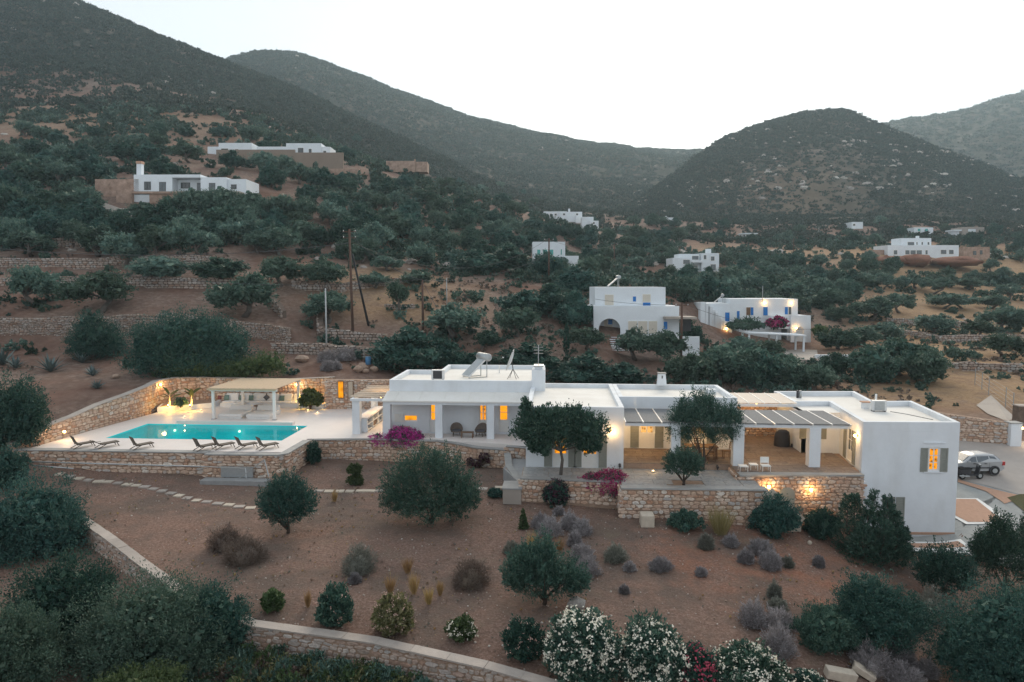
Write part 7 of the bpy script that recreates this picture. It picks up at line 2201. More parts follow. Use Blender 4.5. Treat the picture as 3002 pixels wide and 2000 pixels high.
# built-in white bench along the wall
bs0, bs1 = PX(605, 1193, 0.45).x, PX(862, 1196, 0.45).x
bench = thing("built_in_bench", "long white built-in bench along the pool wall under the pergola", "bench", ((bs0 + bs1) / 2, 61, 0))
MB().box(bs0, bs1, 60.75, 62.3, 0.002, 0.36).build("base", "plaster", bench)
ns = 6
for k in range(ns):
    a = bs0 + 0.1 + (bs1 - bs0 - 0.2) * k / ns; c_ = bs0 + 0.1 + (bs1 - bs0 - 0.2) * (k + 1) / ns
    MB().box(a + 0.02, c_ - 0.02, 60.8, 61.8, 0.361, 0.50).build("seat_cushion", "cushion", bench, bevel=0.04)
    MB().add([(a + 0.04, 61.45, 0.5), (c_ - 0.04, 61.45, 0.5), (c_ - 0.04, 61.7, 0.5), (a + 0.04, 61.7, 0.5), (a + 0.06, 61.65, 1.1), (c_ - 0.06, 61.65, 1.1), (c_ - 0.06, 61.85, 1.1), (a + 0.06, 61.85, 1.1)],
             [(0, 3, 2, 1), (4, 5, 6, 7), (0, 1, 5, 4), (1, 2, 6, 5), (2, 3, 7, 6), (3, 0, 4, 7)]).build("back_cushion", "cushion", bench, bevel=0.05)
def throw_pillow(px, mat, lb, rot=0.0, s=0.46):
    q = PYY(px, 1180, 61.3)
    t = MB()
    n_ = 6
    vs, fs = [], []
    for sd_ in (1, -1):
        for j in range(n_ + 1):
            for i in range(n_ + 1):
                u, v = i / n_ * 2 - 1, j / n_ * 2 - 1
                b_ = 0.085 * (1 - u * u) ** 0.5 * (1 - v * v) ** 0.5
                vs.append((u * s / 2, sd_ * -b_, v * s / 2))
    for sd_ in (0, 1):
        o_ = sd_ * (n_ + 1) ** 2
        for j in range(n_):
            for i in range(n_):
                f = (o_ + j * (n_ + 1) + i, o_ + j * (n_ + 1) + i + 1, o_ + (j + 1) * (n_ + 1) + i + 1, o_ + (j + 1) * (n_ + 1) + i)
                fs.append(f if sd_ == 0 else f[::-1])
    o = link("throw_pillow", npmesh("throw_pillow", vs, fs, mat, smooth=True), None, (q.x, 61.36, 0.76 if not rot else 0.82))
    o.rotation_euler = (-0.3, rot, 0)
    tag(o, lb, "pillow", "throw pillows on the pool bench")
throw_pillow(643, "cushion_red", "dark red pillow at the left end of the pool bench", 0, 0.36)
throw_pillow(664, "cushion_green", "first green pillow from the left on the pool bench")
throw_pillow(708, "cushion_green", "grey green pillow behind the left daybed")
throw_pillow(736, "cushion_green", "green pillow in the middle of the pool bench")
throw_pillow(781, "cushion_grey", "slate grey pillow standing on its corner", 0.78, 0.42)
throw_pillow(826, "cushion_green", "rightmost green pillow on the pool bench")
def daybed(x, lb):
    t = thing("daybed", lb, "daybed", (x, 56.8, 0), "low daybeds under the pool pergola")
    MB().box(x - 0.95, x + 0.95, 55.6, 57.9, 0.002, 0.12).build("plinth", "paint_white", t)
    MB().box(x - 1.0, x + 1.0, 55.55, 57.95, 0.121, 0.36).build("mattress", "cushion", t, bevel=0.05)
    MB().add([(x - 0.95, 57.5, 0.361), (x + 0.95, 57.5, 0.361), (x + 0.95, 57.9, 0.361), (x - 0.95, 57.9, 0.361), (x - 0.93, 57.72, 0.75), (x + 0.93, 57.72, 0.75), (x + 0.93, 57.92, 0.75), (x - 0.93, 57.92, 0.75)],
             [(0, 3, 2, 1), (4, 5, 6, 7), (0, 1, 5, 4), (1, 2, 6, 5), (2, 3, 7, 6), (3, 0, 4, 7)]).build("head_cushion", "cushion", t, bevel=0.05)
daybed(PX(686, 1222, 0).x, "left white daybed under the pool pergola")
daybed(PX(770, 1222, 0).x, "right white daybed under the pool pergola")
t = thing("side_table", "small round wooden table behind the daybeds", "table", (PX(762, 1203, 0).x, 59.2, 0))
tx = PX(762, 1203, 0).x
MB().tube([(tx, 59.2, 0.42), (tx, 59.2, 0.48)], 0.42, 14).build("table_top", "wood_brown", t)
for k in range(3):
    a = 2.1 * k
    MB().bar((tx + 0.3 * math.cos(a), 59.2 + 0.3 * math.sin(a), 0), (tx + 0.22 * math.cos(a), 59.2 + 0.22 * math.sin(a), 0.42), 0.04, 0.04).build("leg", "wood_brown", t)
# planted corners with uplights
pl = thing("planter", "raised white planter bed left of the pool pergola", "planter", (-31.5, 61, 0))
MB().prism([(-34.2, 57.9), (-30.6, 60.3), (-30.6, 62.1), (-32.6, 61.9), (-34.3, 61.0), (-34.8, 59.6)], 0.002, 0.42).build("planter_wall", "plaster", pl)
MB().prism([(-34.1, 58.2), (-30.8, 60.4), (-30.8, 62.0), (-32.6, 61.8), (-34.2, 60.9), (-34.6, 59.6)], 0.421, 0.44).build("soil", "mortar", pl)
pl2 = thing("planter", "raised planter bed right of the pool bench", "planter", (-21.5, 61, 0))
MB().box(-23.0, -20.6, 60.6, 62.2, 0.002, 0.42).build("planter_wall", "plaster", pl2)
MB().box(-22.9, -20.7, 60.7, 62.1, 0.421, 0.44).build("soil", "mortar", pl2)
def banana(px, base, h, lb, seed, nl=6):
    r = np.random.default_rng(seed)
    p = PX(px, base, 0.44)
    t = thing("palm_plant", lb, "plant", p, "uplit palms by the pool wall")
    MB().tube([p, p + Vector((0.02, 0, h * 0.25)), p + Vector((0.03, 0, h * 0.5))], [0.09, 0.07, 0.04], 8).build("stem", "wood_pale", t)
    for k in range(nl):
        a = r.random() * 6.28; el = 0.5 + 0.9 * r.random(); L = h * (0.5 + 0.3 * r.random())
        st = p + Vector((0.03, 0, h * (0.25 + 0.25 * k / nl)))
        pts = [st + Vector((math.cos(a) * math.cos(el) * L * s_, math.sin(a) * math.cos(el) * L * s_ * 0.6, math.sin(el) * L * s_ - 0.35 * L * s_ * s_)) for s_ in (0, 0.25, 0.5, 0.75, 1)]
        sd_ = Vector((-math.sin(a), math.cos(a), 0.25)).normalized()
        wd = [0.03, 0.15, 0.19, 0.14, 0.01]
        vs = []
        for q, w_ in zip(pts, wd): vs += [q - sd_ * w_, q + sd_ * w_]
        MB().add(vs, [(2 * i, 2 * i + 1, 2 * i + 3, 2 * i + 2) for i in range(4)]).build("leaf", "leaf_palm", t)
    u = thing("uplight", lb.replace("palm", "spotlight under the palm"), "lamp", p + Vector((0.1, -0.5, 0.0)), "uplights of the pool planting")
    q = p + Vector((0.1, -0.5, 0.0))
    MB().tube([q, q + Vector((0, 0.03, 0.12))], 0.06, 8).build("housing", "metal_dark", u)
    MB().ball(q + Vector((0, 0.04, 0.14)), 0.05, 8, 6).build("lens", "bulb", u, smooth=True)
    point_light("bulb", q + Vector((0, 0.1, 0.28)), 26, (1, 0.55, 0.1), 0.05, parent=u)
banana(498, 1190, 2.1, "left uplit palm in the white planter", 3)
banana(562, 1190, 2.3, "right uplit palm in the white planter", 8)
plant("evergreen_bush", "small dark bush between the two uplit palms", "shrub", 530, 1190, 44, 26, 'round', "leaf_juniper", 900, 0.13, z=0.44)
plant("evergreen_bush", "leafy shrub glowing yellow from uplights right of the bench", "shrub", 910, 1194, 72, 62, 'round', "leaf_palm", 2200, 0.16, d_over=61.5)
for (px, lb) in ((888, "left uplight inside the glowing shrub"), (935, "right uplight inside the glowing shrub")):
    q = PYY(px, 1192, 60.75); q.z = 0.45
    u = thing("uplight", lb, "lamp", q, "uplights of the pool planting")
    MB().tube([q, q + Vector((0, 0.03, 0.12))], 0.06, 8).build("housing", "metal_dark", u); MB().ball(q + Vector((0, 0.04, 0.14)), 0.05, 8, 6).build("lens", "bulb", u, smooth=True)
    point_light("bulb", q + Vector((0, 0.0, 0.3)), 24, (1, 0.58, 0.1), 0.05, parent=u)

# ------------------------------------------------------------------ deckchairs along the pool front
def lounger_kind():
    t = thing("sun_lounger", "x", "sun lounger", (0, 0, 0), "dark sling loungers along the pool")
    # local: x = along the bed (foot at +x), back end at -x; y = width
    for s in (-1, 1):
        MB().bar((-0.25, s * 0.30, 0.30), (1.15, s * 0.30, 0.34), 0.04, 0.06).build("side_rail", "wood_dark", t)
        MB().bar((-0.55, s * 0.30, 0.0), (0.25, s * 0.30, 0.34), 0.04, 0.05).build("rear_leg", "wood_dark", t)
        MB().bar((0.95, s * 0.30, 0.33), (1.12, s * 0.30, 0.0), 0.04, 0.05).build("front_leg", "wood_dark", t)
        MB().bar((-0.2, s * 0.32, 0.31), (-0.52, s * 0.32, 1.0), 0.04, 0.05).build("back_rail", "wood_dark", t)
        MB().bar((-0.36, s * 0.33, 0.62), (0.0, s * 0.33, 0.32), 0.02, 0.03).build("back_strut", "wood_dark", t)
    MB().bar((-0.15, 0, 0.335), (1.15, 0, 0.37), 0.56, 0.02).build("seat_sling", "sling", t)
    MB().bar((-0.22, 0, 0.33), (-0.52, 0, 0.99), 0.60, 0.02, up=(1, 0, 0.3)).build("back_sling", "sling", t)
    MB().bar((-0.53, -0.34, 1.0), (-0.53, 0.34, 1.0), 0.05, 0.05).build("head_rail", "wood_dark", t)
    return t
L0 = lounger_kind()
LS = [(232, 1317, 0.12, "leftmost lounger with upright back on the pool terrace"), (303, 1316, 0.15, "second lounger from the left, its back folded low"), (405, 1320, 0.1, "third lounger from the left, standing alone"), (590, 1324, 0.12, "fourth lounger from the left, at the terrace corner"), (645, 1320, 0.05, "fifth lounger from the left"), (712, 1320, 0.02, "second lounger from the right end of the row"), (774, 1321, 0.0, "rightmost lounger at the pool corner")]
for i, (px, py, rz, lb) in enumerate(LS):
    o = L0 if i == 0 else copy_tree(L0)
    o.location = PX(px, py - 4, 0)
    o.rotation_euler = (0, 0, rz + 0.8); o.scale = (0.8, 0.9, 0.84)
    o["label"] = lb
    if i == 1:
        for ch in o.children:
            if ch.name.startswith("back_") or ch.name.startswith("head_rail"):
                piv = Vector((-0.2, 0, 0.33))
                ch.matrix_local = Matrix.Translation(piv) @ Matrix.Rotation(math.radians(-38), 4, 'Y') @ Matrix.Translation(-piv)

# rails and pipes along the pool wall foot
tag(MB().tube([PD(70, 1353, 44.2), PD(300, 1360, 43.9), PD(600, 1368, 43.4)], 0.045, 8).build("pipe", "metal_grey", None, smooth=True), "long grey pipe along the foot of the pool wall", "pipe")
tag(MB().tube([PD(92, 1364, 43.9), PD(215, 1374, 43.6)], 0.04, 8).build("pipe", "metal_grey", None, smooth=True), "short grey pipe below the long one", "pipe")
ps = thing("pump_pit", "grey edged pump pit with railing at the pool corner", "pit", PX(690, 1408, -1.4))
a, c = PX(582, 1407, -1.38), PX(778, 1410, -1.38)
MB().box(a.x, c.x, 42.75, 43.5, -1.8, -1.46).build("slab", "slate", ps)
MB().box(a.x + 1.0, c.x - 1.2, 43.56, 43.64, -1.45, -0.75).build("hatch_door", "metal_grey", ps)
for (p0, p1) in ((PD(700, 1403, 41.9), PD(775, 1348, 42.4)), (PD(775, 1348, 42.4), PD(788, 1398, 41.8)), (PD(600, 1368, 43.0), PD(720, 1374, 42.6)), (PD(720, 1374, 42.6), PD(722, 1404, 42.0))):
    MB().bar(p0, p1, 0.05, 0.05).build("railing", "metal_grey", ps)

# ------------------------------------------------------------------ stepping stones
sp_ = thing("stepping_stone_path", "pale stepping stones crossing the garden", "path", PX(400, 1420, -1.5)); sp_["kind"] = "structure"
SS = [(175, 1390), (205, 1397), (232, 1403), (260, 1408), (290, 1412), (318, 1413), (346, 1417), (374, 1421), (400, 1424), (425, 1428), (450, 1434), (476, 1440), (502, 1447), (525, 1454), (550, 1461), (577, 1468), (607, 1472), (640, 1477), (672, 1481), (702, 1486), (735, 1490), (936, 1440), (965, 1441), (997, 1441), (1026, 1441), (1058, 1440), (1086, 1440), (1112, 1440), (1415, 1434), (1465, 1430)]
for (px, py) in SS:
    p, d = G(px, py)
    w_ = 0.24 + 0.07 * rs.random(); l_ = 0.2 + 0.05 * rs.random(); a = rs.normal() * 0.12
    q = [(p.x + x * math.cos(a) - y * math.sin(a), p.y + x * math.sin(a) + y * math.cos(a)) for x, y in ((-w_, -l_), (w_, -l_ * 1.05), (w_ * 0.95, l_), (-w_ * 1.04, l_ * 0.95))]
    MB().prism(q, p.z - 0.1, p.z + 0.05).build("stepping_stone", "limestone" if rs.random() < 0.5 else "coping_warm", sp_)
# grey step block
sb = thing("step_block", "grey slab topped stone block beside the slate terrace", "step", PX(1500, 1455, -1.3))
a, c = PX(1474, 1431, -0.75), PX(1528, 1431, -0.75)
MB().box(a.x, c.x, a.y, a.y + 1.5, -1.7, -0.83).build("block", "concrete_far", sb)
MB().box(a.x - 0.05, c.x + 0.05, a.y - 0.05, a.y + 1.55, -0.829, -0.75).build("top_slab", "slate", sb)

# ------------------------------------------------------------------ boulders
def boulder(px, py, wpx, hpx, lb, mat="boulder", seed=1, depth=0.8, sharp=False):
    r = np.random.default_rng(seed)
    p, d = G(px, py)
    w_, h_ = wpx * d / F, hpx * d / F
    b = MB().ball((0, 0, 0), 1, 9, 6)
    v = np.array(b.v) * (0.82 + 0.3 * r.random((len(b.v), 1)))
    if sharp: v = np.sign(v) * np.abs(v) ** 0.6
    v = v * np.array([w_ / 2, w_ / 2 * depth, h_ / 2]); v[:, 2] += h_ * 0.45
    o = link("boulder", npmesh("boulder", v, b.f, mat), None, p)
    tag(o, lb, "rock")
boulder(1328, 1522, 27, 42, "upright pointed stone beside the pine bush", "boulder_warm", 3, 0.5)
boulder(1690, 1787, 60, 42, "pale boulder under the trunk juniper", "boulder", 5)
boulder(2512, 1622, 32, 30, "pale block under the pointed juniper", "limestone", 9, 0.8, True)
boulder(2374, 1597, 13, 14, "small white stone below the lavender bed", "limestone", 10)
for (px, py, sx, sy, sz, ry, rz, lb) in ((2462, 1992, 1.05, 0.5, 0.36, 0.12, -0.1, "cut stone block at the lower right edge"), (2532, 1984, 0.85, 0.45, 0.24, 0.45, -0.35, "leaning stone slab beside the cut block")):
    p, d = G(px, py)
    vv = [(x * sx / 2 * (1 + 0.06 * rs.normal()), y * sy / 2 * (1 + 0.06 * rs.normal()), z * sz / 2 * (1 + 0.06 * rs.normal())) for z in (-1, 1) for (x, y) in ((-1, -1), (1, -1), (1, 1), (-1, 1))]
    o = link("stone_block", npmesh("stone_block", vv, [(0, 3, 2, 1), (4, 5, 6, 7), (0, 1, 5, 4), (1, 2, 6, 5), (2, 3, 7, 6), (3, 0, 4, 7)], "limestone"), None, p + Vector((0, 0, 0.2)))
    o.rotation_euler = (0, ry, rz); bv = o.modifiers.new("bevel", 'BEVEL'); bv.width = 0.03; bv.segments = 2
    tag(o, lb, "block")
boulder(885, 1062, 42, 24, "brown boulder behind the pool pergola", "boulder_warm", 15)
boulder(340, 1110, 24, 14, "small brown rock above the pool wall", "boulder_warm", 16)
p, d = G(1897, 1540)
t = MB().box(p.x - 0.36, p.x + 0.36, p.y - 0.3, p.y + 0.5, p.z - 0.1, p.z + 0.62).build("stone_block", "limestone", None, bevel=0.05); tag(t, "squared pale stone block against the dining terrace wall", "block")
# rubble heap and blue barrel behind the pool
for k, (px, py, lb) in enumerate(((1062, 1088, "largest stone of the heap beside the blue barrel"), (1050, 1092, "left stone of the heap"), (1098, 1090, "right stone of the heap"), (1072, 1094, "front stone of the heap"))):
    boulder(px, py, 34 - 4 * k, 26 - 4 * k, lb, "boulder_warm", 30 + k)
p, d = G(1080, 1078)
b = thing("barrel", "blue barrel standing on the rubble heap", "barrel", p)
MB().tube([p + Vector((0, 0, 0.3)), p + Vector((0, 0, 0.35)), p + Vector((0, 0, 1.05)), p + Vector((0, 0, 1.1))], [0.24, 0.29, 0.29, 0.2], 12).build("drum", "tarp_blue", b, smooth=True)
MB().tube([p + Vector((0, 0, 1.1)), p + Vector((0, 0, 1.14))], 0.25, 12).build("lid", "tarp_blue", b)

# ------------------------------------------------------------------ roof equipment
q = PYY(1415, 1105, 55.0); solar((-6.4, 55.4, 3.62), 1.12, "solar water heater with long tank on the veranda wing roof", yaw=0.6)
dish = thing("satellite_dish", "tilted satellite dish on a black tripod on the wing roof", "satellite dish", (-3.6, 54.6, 3.62))
base = Vector((-3.55, 54.6, 3.62)); hub = base + Vector((0, 0, 0.75))
for k in range(4):
    a = 0.6 + k * math.pi / 2
    MB().bar(base + Vector((math.cos(a) * 0.5, math.sin(a) * 0.5, 0)), hub, 0.03, 0.03).build("tripod_leg", "metal_dark", dish)
dn = Vector((-0.93, -0.1, 0.35)).normalized()
dc = hub + Vector((-0.1, 0, 0.65))
s1 = dn.cross(Vector((0, 0, 1))).normalized(); s2 = dn.cross(s1)
vs = [dc]; fs = []
for j, r_ in enumerate((0.4, 0.8)):
    for k in range(18):
        a = 2 * math.pi * k / 18
        vs.append(dc + (s1 * math.cos(a) + s2 * math.sin(a) * 1.1) * r_ + dn * (0.16 * (r_ / 0.8) ** 2))
for k in range(18):
    fs.append((0, 1 + k, 1 + (k + 1) % 18)); fs.append((1 + k, 19 + k, 19 + (k + 1) % 18, 1 + (k + 1) % 18))
o = MB().add(vs, fs).build("reflector", "metal_white", dish, smooth=True); sm = o.modifiers.new("thickness", 'SOLIDIFY'); sm.thickness = 0.03
MB().bar(hub, dc - dn * 0.02, 0.06, 0.06).build("mount", "metal_dark", dish)
MB().bar(dc - s2 * 0.75 + dn * 0.12, dc + dn * 0.7, 0.03, 0.03).build("feed_arm", "metal_dark", dish)
MB().bar(dc + dn * 0.66, dc + dn * 0.78, 0.08, 0.08).build("feed_horn", "metal_white", dish)
def ac_unit(c, lb, s=1.0, grille="metal_dark"):
    c = Vector(c)
    t = thing("air_conditioner", lb, "air conditioner", c, "roof air conditioners")
    MB().box(c.x - 0.45 * s, c.x + 0.45 * s, c.y - 0.18 * s, c.y + 0.18 * s, c.z + 0.06, c.z + 0.72 * s).build("casing", "metal_white", t, bevel=0.02)
    MB().box(c.x - 0.32 * s, c.x + 0.30 * s, c.y - 0.2 * s, c.y - 0.185 * s, c.z + 0.12 * s, c.z + 0.66 * s).build("grille", grille, t)
    for x in (-0.35, 0.35):
        MB().box(c.x + x * s - 0.04, c.x + x * s + 0.04, c.y - 0.2 * s, c.y + 0.2 * s, c.z + 0.002, c.z + 0.058).build("foot", "metal_dark", t)
ac_unit((-9.2, 53.4, 3.62), "air conditioner on the veranda wing roof", 1.1)
q = PX(2575, 1205, 2.7); ac_unit((q.x, q.y, 2.68), "air conditioner on the east wing roof", 1.0, "metal_grey")
q = PX(2537, 1197, 2.7)
t = thing("roof_vent", "small roof vent with tile cap on the east wing", "vent", (q.x, q.y, 2.68))
MB().box(q.x - 0.2, q.x + 0.2, q.y - 0.2, q.y + 0.2, 2.682, 3.1).build("shaft", "plaster", t); MB().box(q.x - 0.3, q.x + 0.3, q.y - 0.25, q.y + 0.25, 3.101, 3.16).build("cap", "terracotta", t)
q2 = PX(2567, 1190, 2.7)
tag(MB().tube([(q2.x, q2.y, 2.68), (q2.x, q2.y, 3.5)], 0.07, 8).build("vent_pipe", "paint_white", None, smooth=True), "white vent pipe beside the east roof air conditioner", "pipe")
for k, px in enumerate((2338, 2346)):
    q = PX(px, 1165, 2.72)
    tag(MB().tube([(q.x, q.y, 2.68), (q.x, q.y, 3.22)], 0.09, 8).build("flue_pipe", "metal_dark" if k == 0 else "metal_grey", None, smooth=True), ("dark" if k == 0 else "grey") + " flue pipe at the left end of the east roof", "pipe")
tag(MB().tube([PX(2610, 1207, 2.69), PX(2660, 1215, 2.69), PX(2735, 1231, 2.69)], 0.025, 6).build("roof_cable", "wire"), "thin cable lying across the east wing roof", "cable")
tag(MB().tube([PX(1340, 1072, 3.64), PX(1375, 1080, 3.64), PX(1420, 1080, 3.64)], 0.03, 6).build("roof_hose", "tarp_blue"), "blue hose on the veranda wing roof", "hose")
am = thing("roof_antenna", "thin television antenna above the chimney pier", "antenna", (-1.5, 51.6, 5.04))
MB().tube([(-1.5, 51.6, 5.04), (-1.5, 51.6, 6.5)], 0.03, 6).build("mast", "metal_grey", am)
for k in range(3):
    z = 5.9 + 0.22 * k
    MB().bar((-1.85, 51.6, z), (-1.15, 51.6, z), 0.03, 0.03).build("dipole", "metal_grey", am)
tag(MB().tube([(-4.9, 58.0, 3.62), (-4.9, 58.0, 4.25)], 0.05, 8).build("vent_pipe", "paint_white"), "short vent pipe behind the roof tank", "pipe")

# ------------------------------------------------------------------ veranda and dining furniture
def wicker_chair(x, y, rz, lb):
    t = thing("wicker_chair", lb, "chair", (x, y, 0.0), "round wicker chairs on the veranda", rz)
    # bowl shaped shell
    n_, m_ = 14, 5
    vs, fs = [], []
    for j in range(m_):
        for i in range(n_):
            a = math.pi * (-0.12 + 1.24 * i / (n_ - 1))
            r_ = 0.36 + 0.10 * j / (m_ - 1)
            z = 0.34 + (0.10 + 0.46 * max(0, math.sin(a)) ** 0.8) * j / (m_ - 1)
            vs.append((math.cos(a) * r_, math.sin(a) * r_, z))
    for j in range(m_ - 1):
        for i in range(n_ - 1):
            fs.append((j * n_ + i, j * n_ + i + 1, (j + 1) * n_ + i + 1, (j + 1) * n_ + i))
    o = link("shell", npmesh("shell", vs, fs, "wicker", smooth=True), t); s_ = o.modifiers.new("thickness", 'SOLIDIFY'); s_.thickness = 0.04
    b = MB().tube([(0, 0, 0.30), (0, 0, 0.36)], 0.40, 16); link("seat", npmesh("seat", b.v, b.f, "wicker"), t)
    b = MB().tube([(0, 0.02, 0.36), (0, 0.02, 0.42), (0, 0.02, 0.45)], [0.33, 0.34, 0.28], 16); link("cushion", npmesh("cushion", b.v, b.f, "cushion_grey"), t)
    for k in range(4):
        a = math.pi / 4 + k * math.pi / 2
        b = MB().bar((math.cos(a) * 0.36, math.sin(a) * 0.36, 0.0), (math.cos(a) * 0.3, math.sin(a) * 0.3, 0.31), 0.04, 0.04); link("leg", npmesh("leg", b.v, b.f, "wood_dark"), t)
wicker_chair(-7.35, 50.3, 0.2, "left wicker chair on the veranda")
wicker_chair(-5.6, 50.3, -0.35, "right wicker chair on the veranda")
t = thing("coffee_table", "low wooden table between the wicker chairs", "table", (-6.5, 49.75, 0))
MB().box(-6.95, -6.05, 49.5, 50.0, 0.36, 0.41).build("table_top", "wood_brown", t)
for x in (-6.9, -6.1):
    for y in (49.54, 49.96):
        MB().box(x - 0.025, x + 0.025, y - 0.025, y + 0.025, 0, 0.359).build("leg", "wood_brown", t)
t = thing("firewood_box", "dark box beside the first veranda column", "box", (-11.3, 50.5, 0))
MB().box(-11.75, -10.9, 50.3, 50.8, 0.01, 0.5).build("box", "wood_dark", t); MB().box(-11.78, -10.87, 50.27, 50.83, 0.501, 0.55).build("lid", "wood_pale", t)
# dining table and chairs behind the juniper tree
t = thing("dining_table", "dark dining table under the pergola behind the juniper tree", "table", (8.9, 44.6, 0.1))
MB().box(7.9, 9.9, 44.1, 45.1, 0.80, 0.85).build("table_top", "wood_brown", t)
for x in (8.0, 9.8):
    for y in (44.2, 45.0):
        MB().box(x - 0.04, x + 0.04, y - 0.04, y + 0.04, 0.085, 0.799).build("leg", "wood_brown", t)
def chair_kind():
    t = thing("dining_chair", "x", "chair", (0, 0, 0), "dining chairs under the pergola")
    MB().box(-0.22, 0.22, -0.22, 0.22, 0.43, 0.47).build("seat", "wood_brown", t)
    for x in (-0.2, 0.2):
        MB().box(x - 0.02, x + 0.02, -0.22, -0.18, 0, 0.429).build("leg", "wood_brown", t)
        MB().box(x - 0.02, x + 0.02, 0.18, 0.22, 0, 0.429).build("leg", "wood_brown", t)
        MB().bar((x, 0.2, 0.47), (x, 0.26, 0.98), 0.04, 0.04).build("back_post", "wood_brown", t)
    for z in (0.65, 0.8, 0.94):
        MB().bar((-0.18, 0.225 + (z - 0.47) * 0.1, z), (0.18, 0.225 + (z - 0.47) * 0.1, z), 0.02, 0.07).build("back_slat", "wood_brown", t)
    return t
C0 = chair_kind()
for i, (x, y, rz, lb) in enumerate([(10.5, 44.6, -1.57, "dining chair at the right end of the dark table"), (7.4, 44.6, 1.57, "dining chair at the left end of the dark table"), (8.4, 43.8, 3.14, "front left dining chair at the dark table"), (9.4, 43.8, 3.14, "front right dining chair at the dark table"), (8.9, 45.5, 0, "dining chair behind the dark table")]):
    o = C0 if i == 0 else copy_tree(C0)
    o.location = (x, y, 0.085); o.rotation_euler = (0, 0, rz); o["label"] = lb
# covered grill and white stools on the patio
g = thing("covered_grill", "grill under a dark cover at the passage corner", "grill", (15.0, 48.2, 0.09))
b = MB()
vs, fs = [], []
prof = [(0.62, 0.09), (0.6, 0.75), (0.52, 1.05), (0.3, 1.18), (0.02, 1.2)]
for (r_, z) in prof:
    for k in range(16):
        a = 2 * math.pi * k / 16
        ww = r_ * (1 + 0.06 * math.sin(5 * a) * (1.2 - z))
        vs.append((15.0 + ww * math.cos(a) * 0.85, 48.2 + ww * math.sin(a) * 0.6, z))
for j in range(len(prof) - 1):
    for k in range(16):
        fs.append((j * 16 + k, j * 16 + (k + 1) % 16, (j + 1) * 16 + (k + 1) % 16, (j + 1) * 16 + k))
b.add(vs, fs).build("cover", "metal_dark", g, smooth=True)
MB().box(15.5, 15.58, 47.85, 47.93, 0.085, 0.3).build("wheel_leg", "metal_dark", g)
def stool(px, py, lb, w=0.5, back=False):
    p = PX(px, py, 0.09)
    t = thing("metal_chair" if back else "low_stool", lb, "chair" if back else "stool", p, "white seats on the patio edge")
    MB().box(p.x - w / 2, p.x + w / 2, p.y - w / 2, p.y + w / 2, 0.38, 0.42).build("seat", "paint_white", t)
    for x in (-1, 1):
        for y in (-1, 1):
            MB().bar((p.x + x * w * 0.45, p.y + y * w * 0.45, 0.085), (p.x + x * w * 0.42, p.y + y * w * 0.42, 0.38), 0.025, 0.025).build("leg", "paint_white", t)
    if back:
        MB().box(p.x - w / 2, p.x + w / 2, p.y + w / 2 - 0.02, p.y + w / 2 + 0.01, 0.5, 0.85).build("backrest", "paint_white", t)
        for x in (-1, 1):
            MB().box(p.x + x * w * 0.42 - 0.015, p.x + x * w * 0.42 + 0.015, p.y + w / 2 - 0.02, p.y + w / 2 + 0.005, 0.421, 0.499).build("back_post", "paint_white", t)
stool(2178, 1381, "left white stool at the patio edge", 0.5)
stool(2208, 1376, "middle white stool at the patio edge", 0.46)
stool(2244, 1380, "white metal chair at the patio edge", 0.5, True)
# small black garden spots
for (px, py, lb) in ((1817, 1374, "small black spotlight by the corner of the white block"), (2103, 1378, "small black spotlight near the juniper tree trunk")):
    p = PX(px, py, -0.24)
    t = thing("garden_spotlight", lb, "lamp", p, "black garden spotlights")
    MB().tube([p, p + Vector((0, 0, 0.14))], 0.025, 6).build("stem", "metal_dark", t); MB().tube([p + Vector((0, -0.1, 0.16)), p + Vector((0, 0.08, 0.24))], 0.08, 10).build("head", "metal_dark", t)
# alcove under the patio: arched door, stair, table
al = thing("cellar_door", "grey arched cellar door in the rubble wall between the lamps", "door", (13.0, 40.8, -2.3))
c0 = PYY(2306, 1480, 40.8); hw = 0.42
q = [(c0.x - hw, -2.3), (c0.x + hw, -2.3)] + [(c0.x + hw * math.cos(math.pi * k / 8), -0.95 + hw * 0.7 * math.sin(math.pi * k / 8)) for k in range(9)]
MB().add([(x, 40.72, z) for x, z in q] + [(x, 40.82, z) for x, z in q], [tuple(range(11)), tuple(range(21, 10, -1))] + [(i, 11 + i, 11 + (i + 1) % 11, (i + 1) % 11) for i in range(11)]).build("door_leaf", "shutter", al)
st = thing("cellar_stair", "pale stone stair running down beside the dining terrace wall", "stairs", (12.2, 39.7, -2.2))
for k in range(6):
    MB().box(11.5 + k * 0.3, 11.5 + (k + 1) * 0.3, 39.0, 40.3, -2.6, -0.62 - k * 0.28).build("step", "limestone", st)
MB().bar((11.5, 38.95, -0.35), (13.3, 38.95, -2.0), 0.12, 0.5).build("stringer", "limestone", st)
t = thing("garden_table", "small brown table below the right patio lamp", "table", (15.0, 39.6, -2.4))
MB().box(14.3, 15.4, 39.2, 40.2, -1.72, -1.66).build("table_top", "wood_brown", t)
for x in (14.36, 15.34):
    for y in (39.26, 40.14):
        MB().box(x - 0.03, x + 0.03, y - 0.03, y + 0.03, -2.75, -1.721).build("leg", "wood_dark", t)

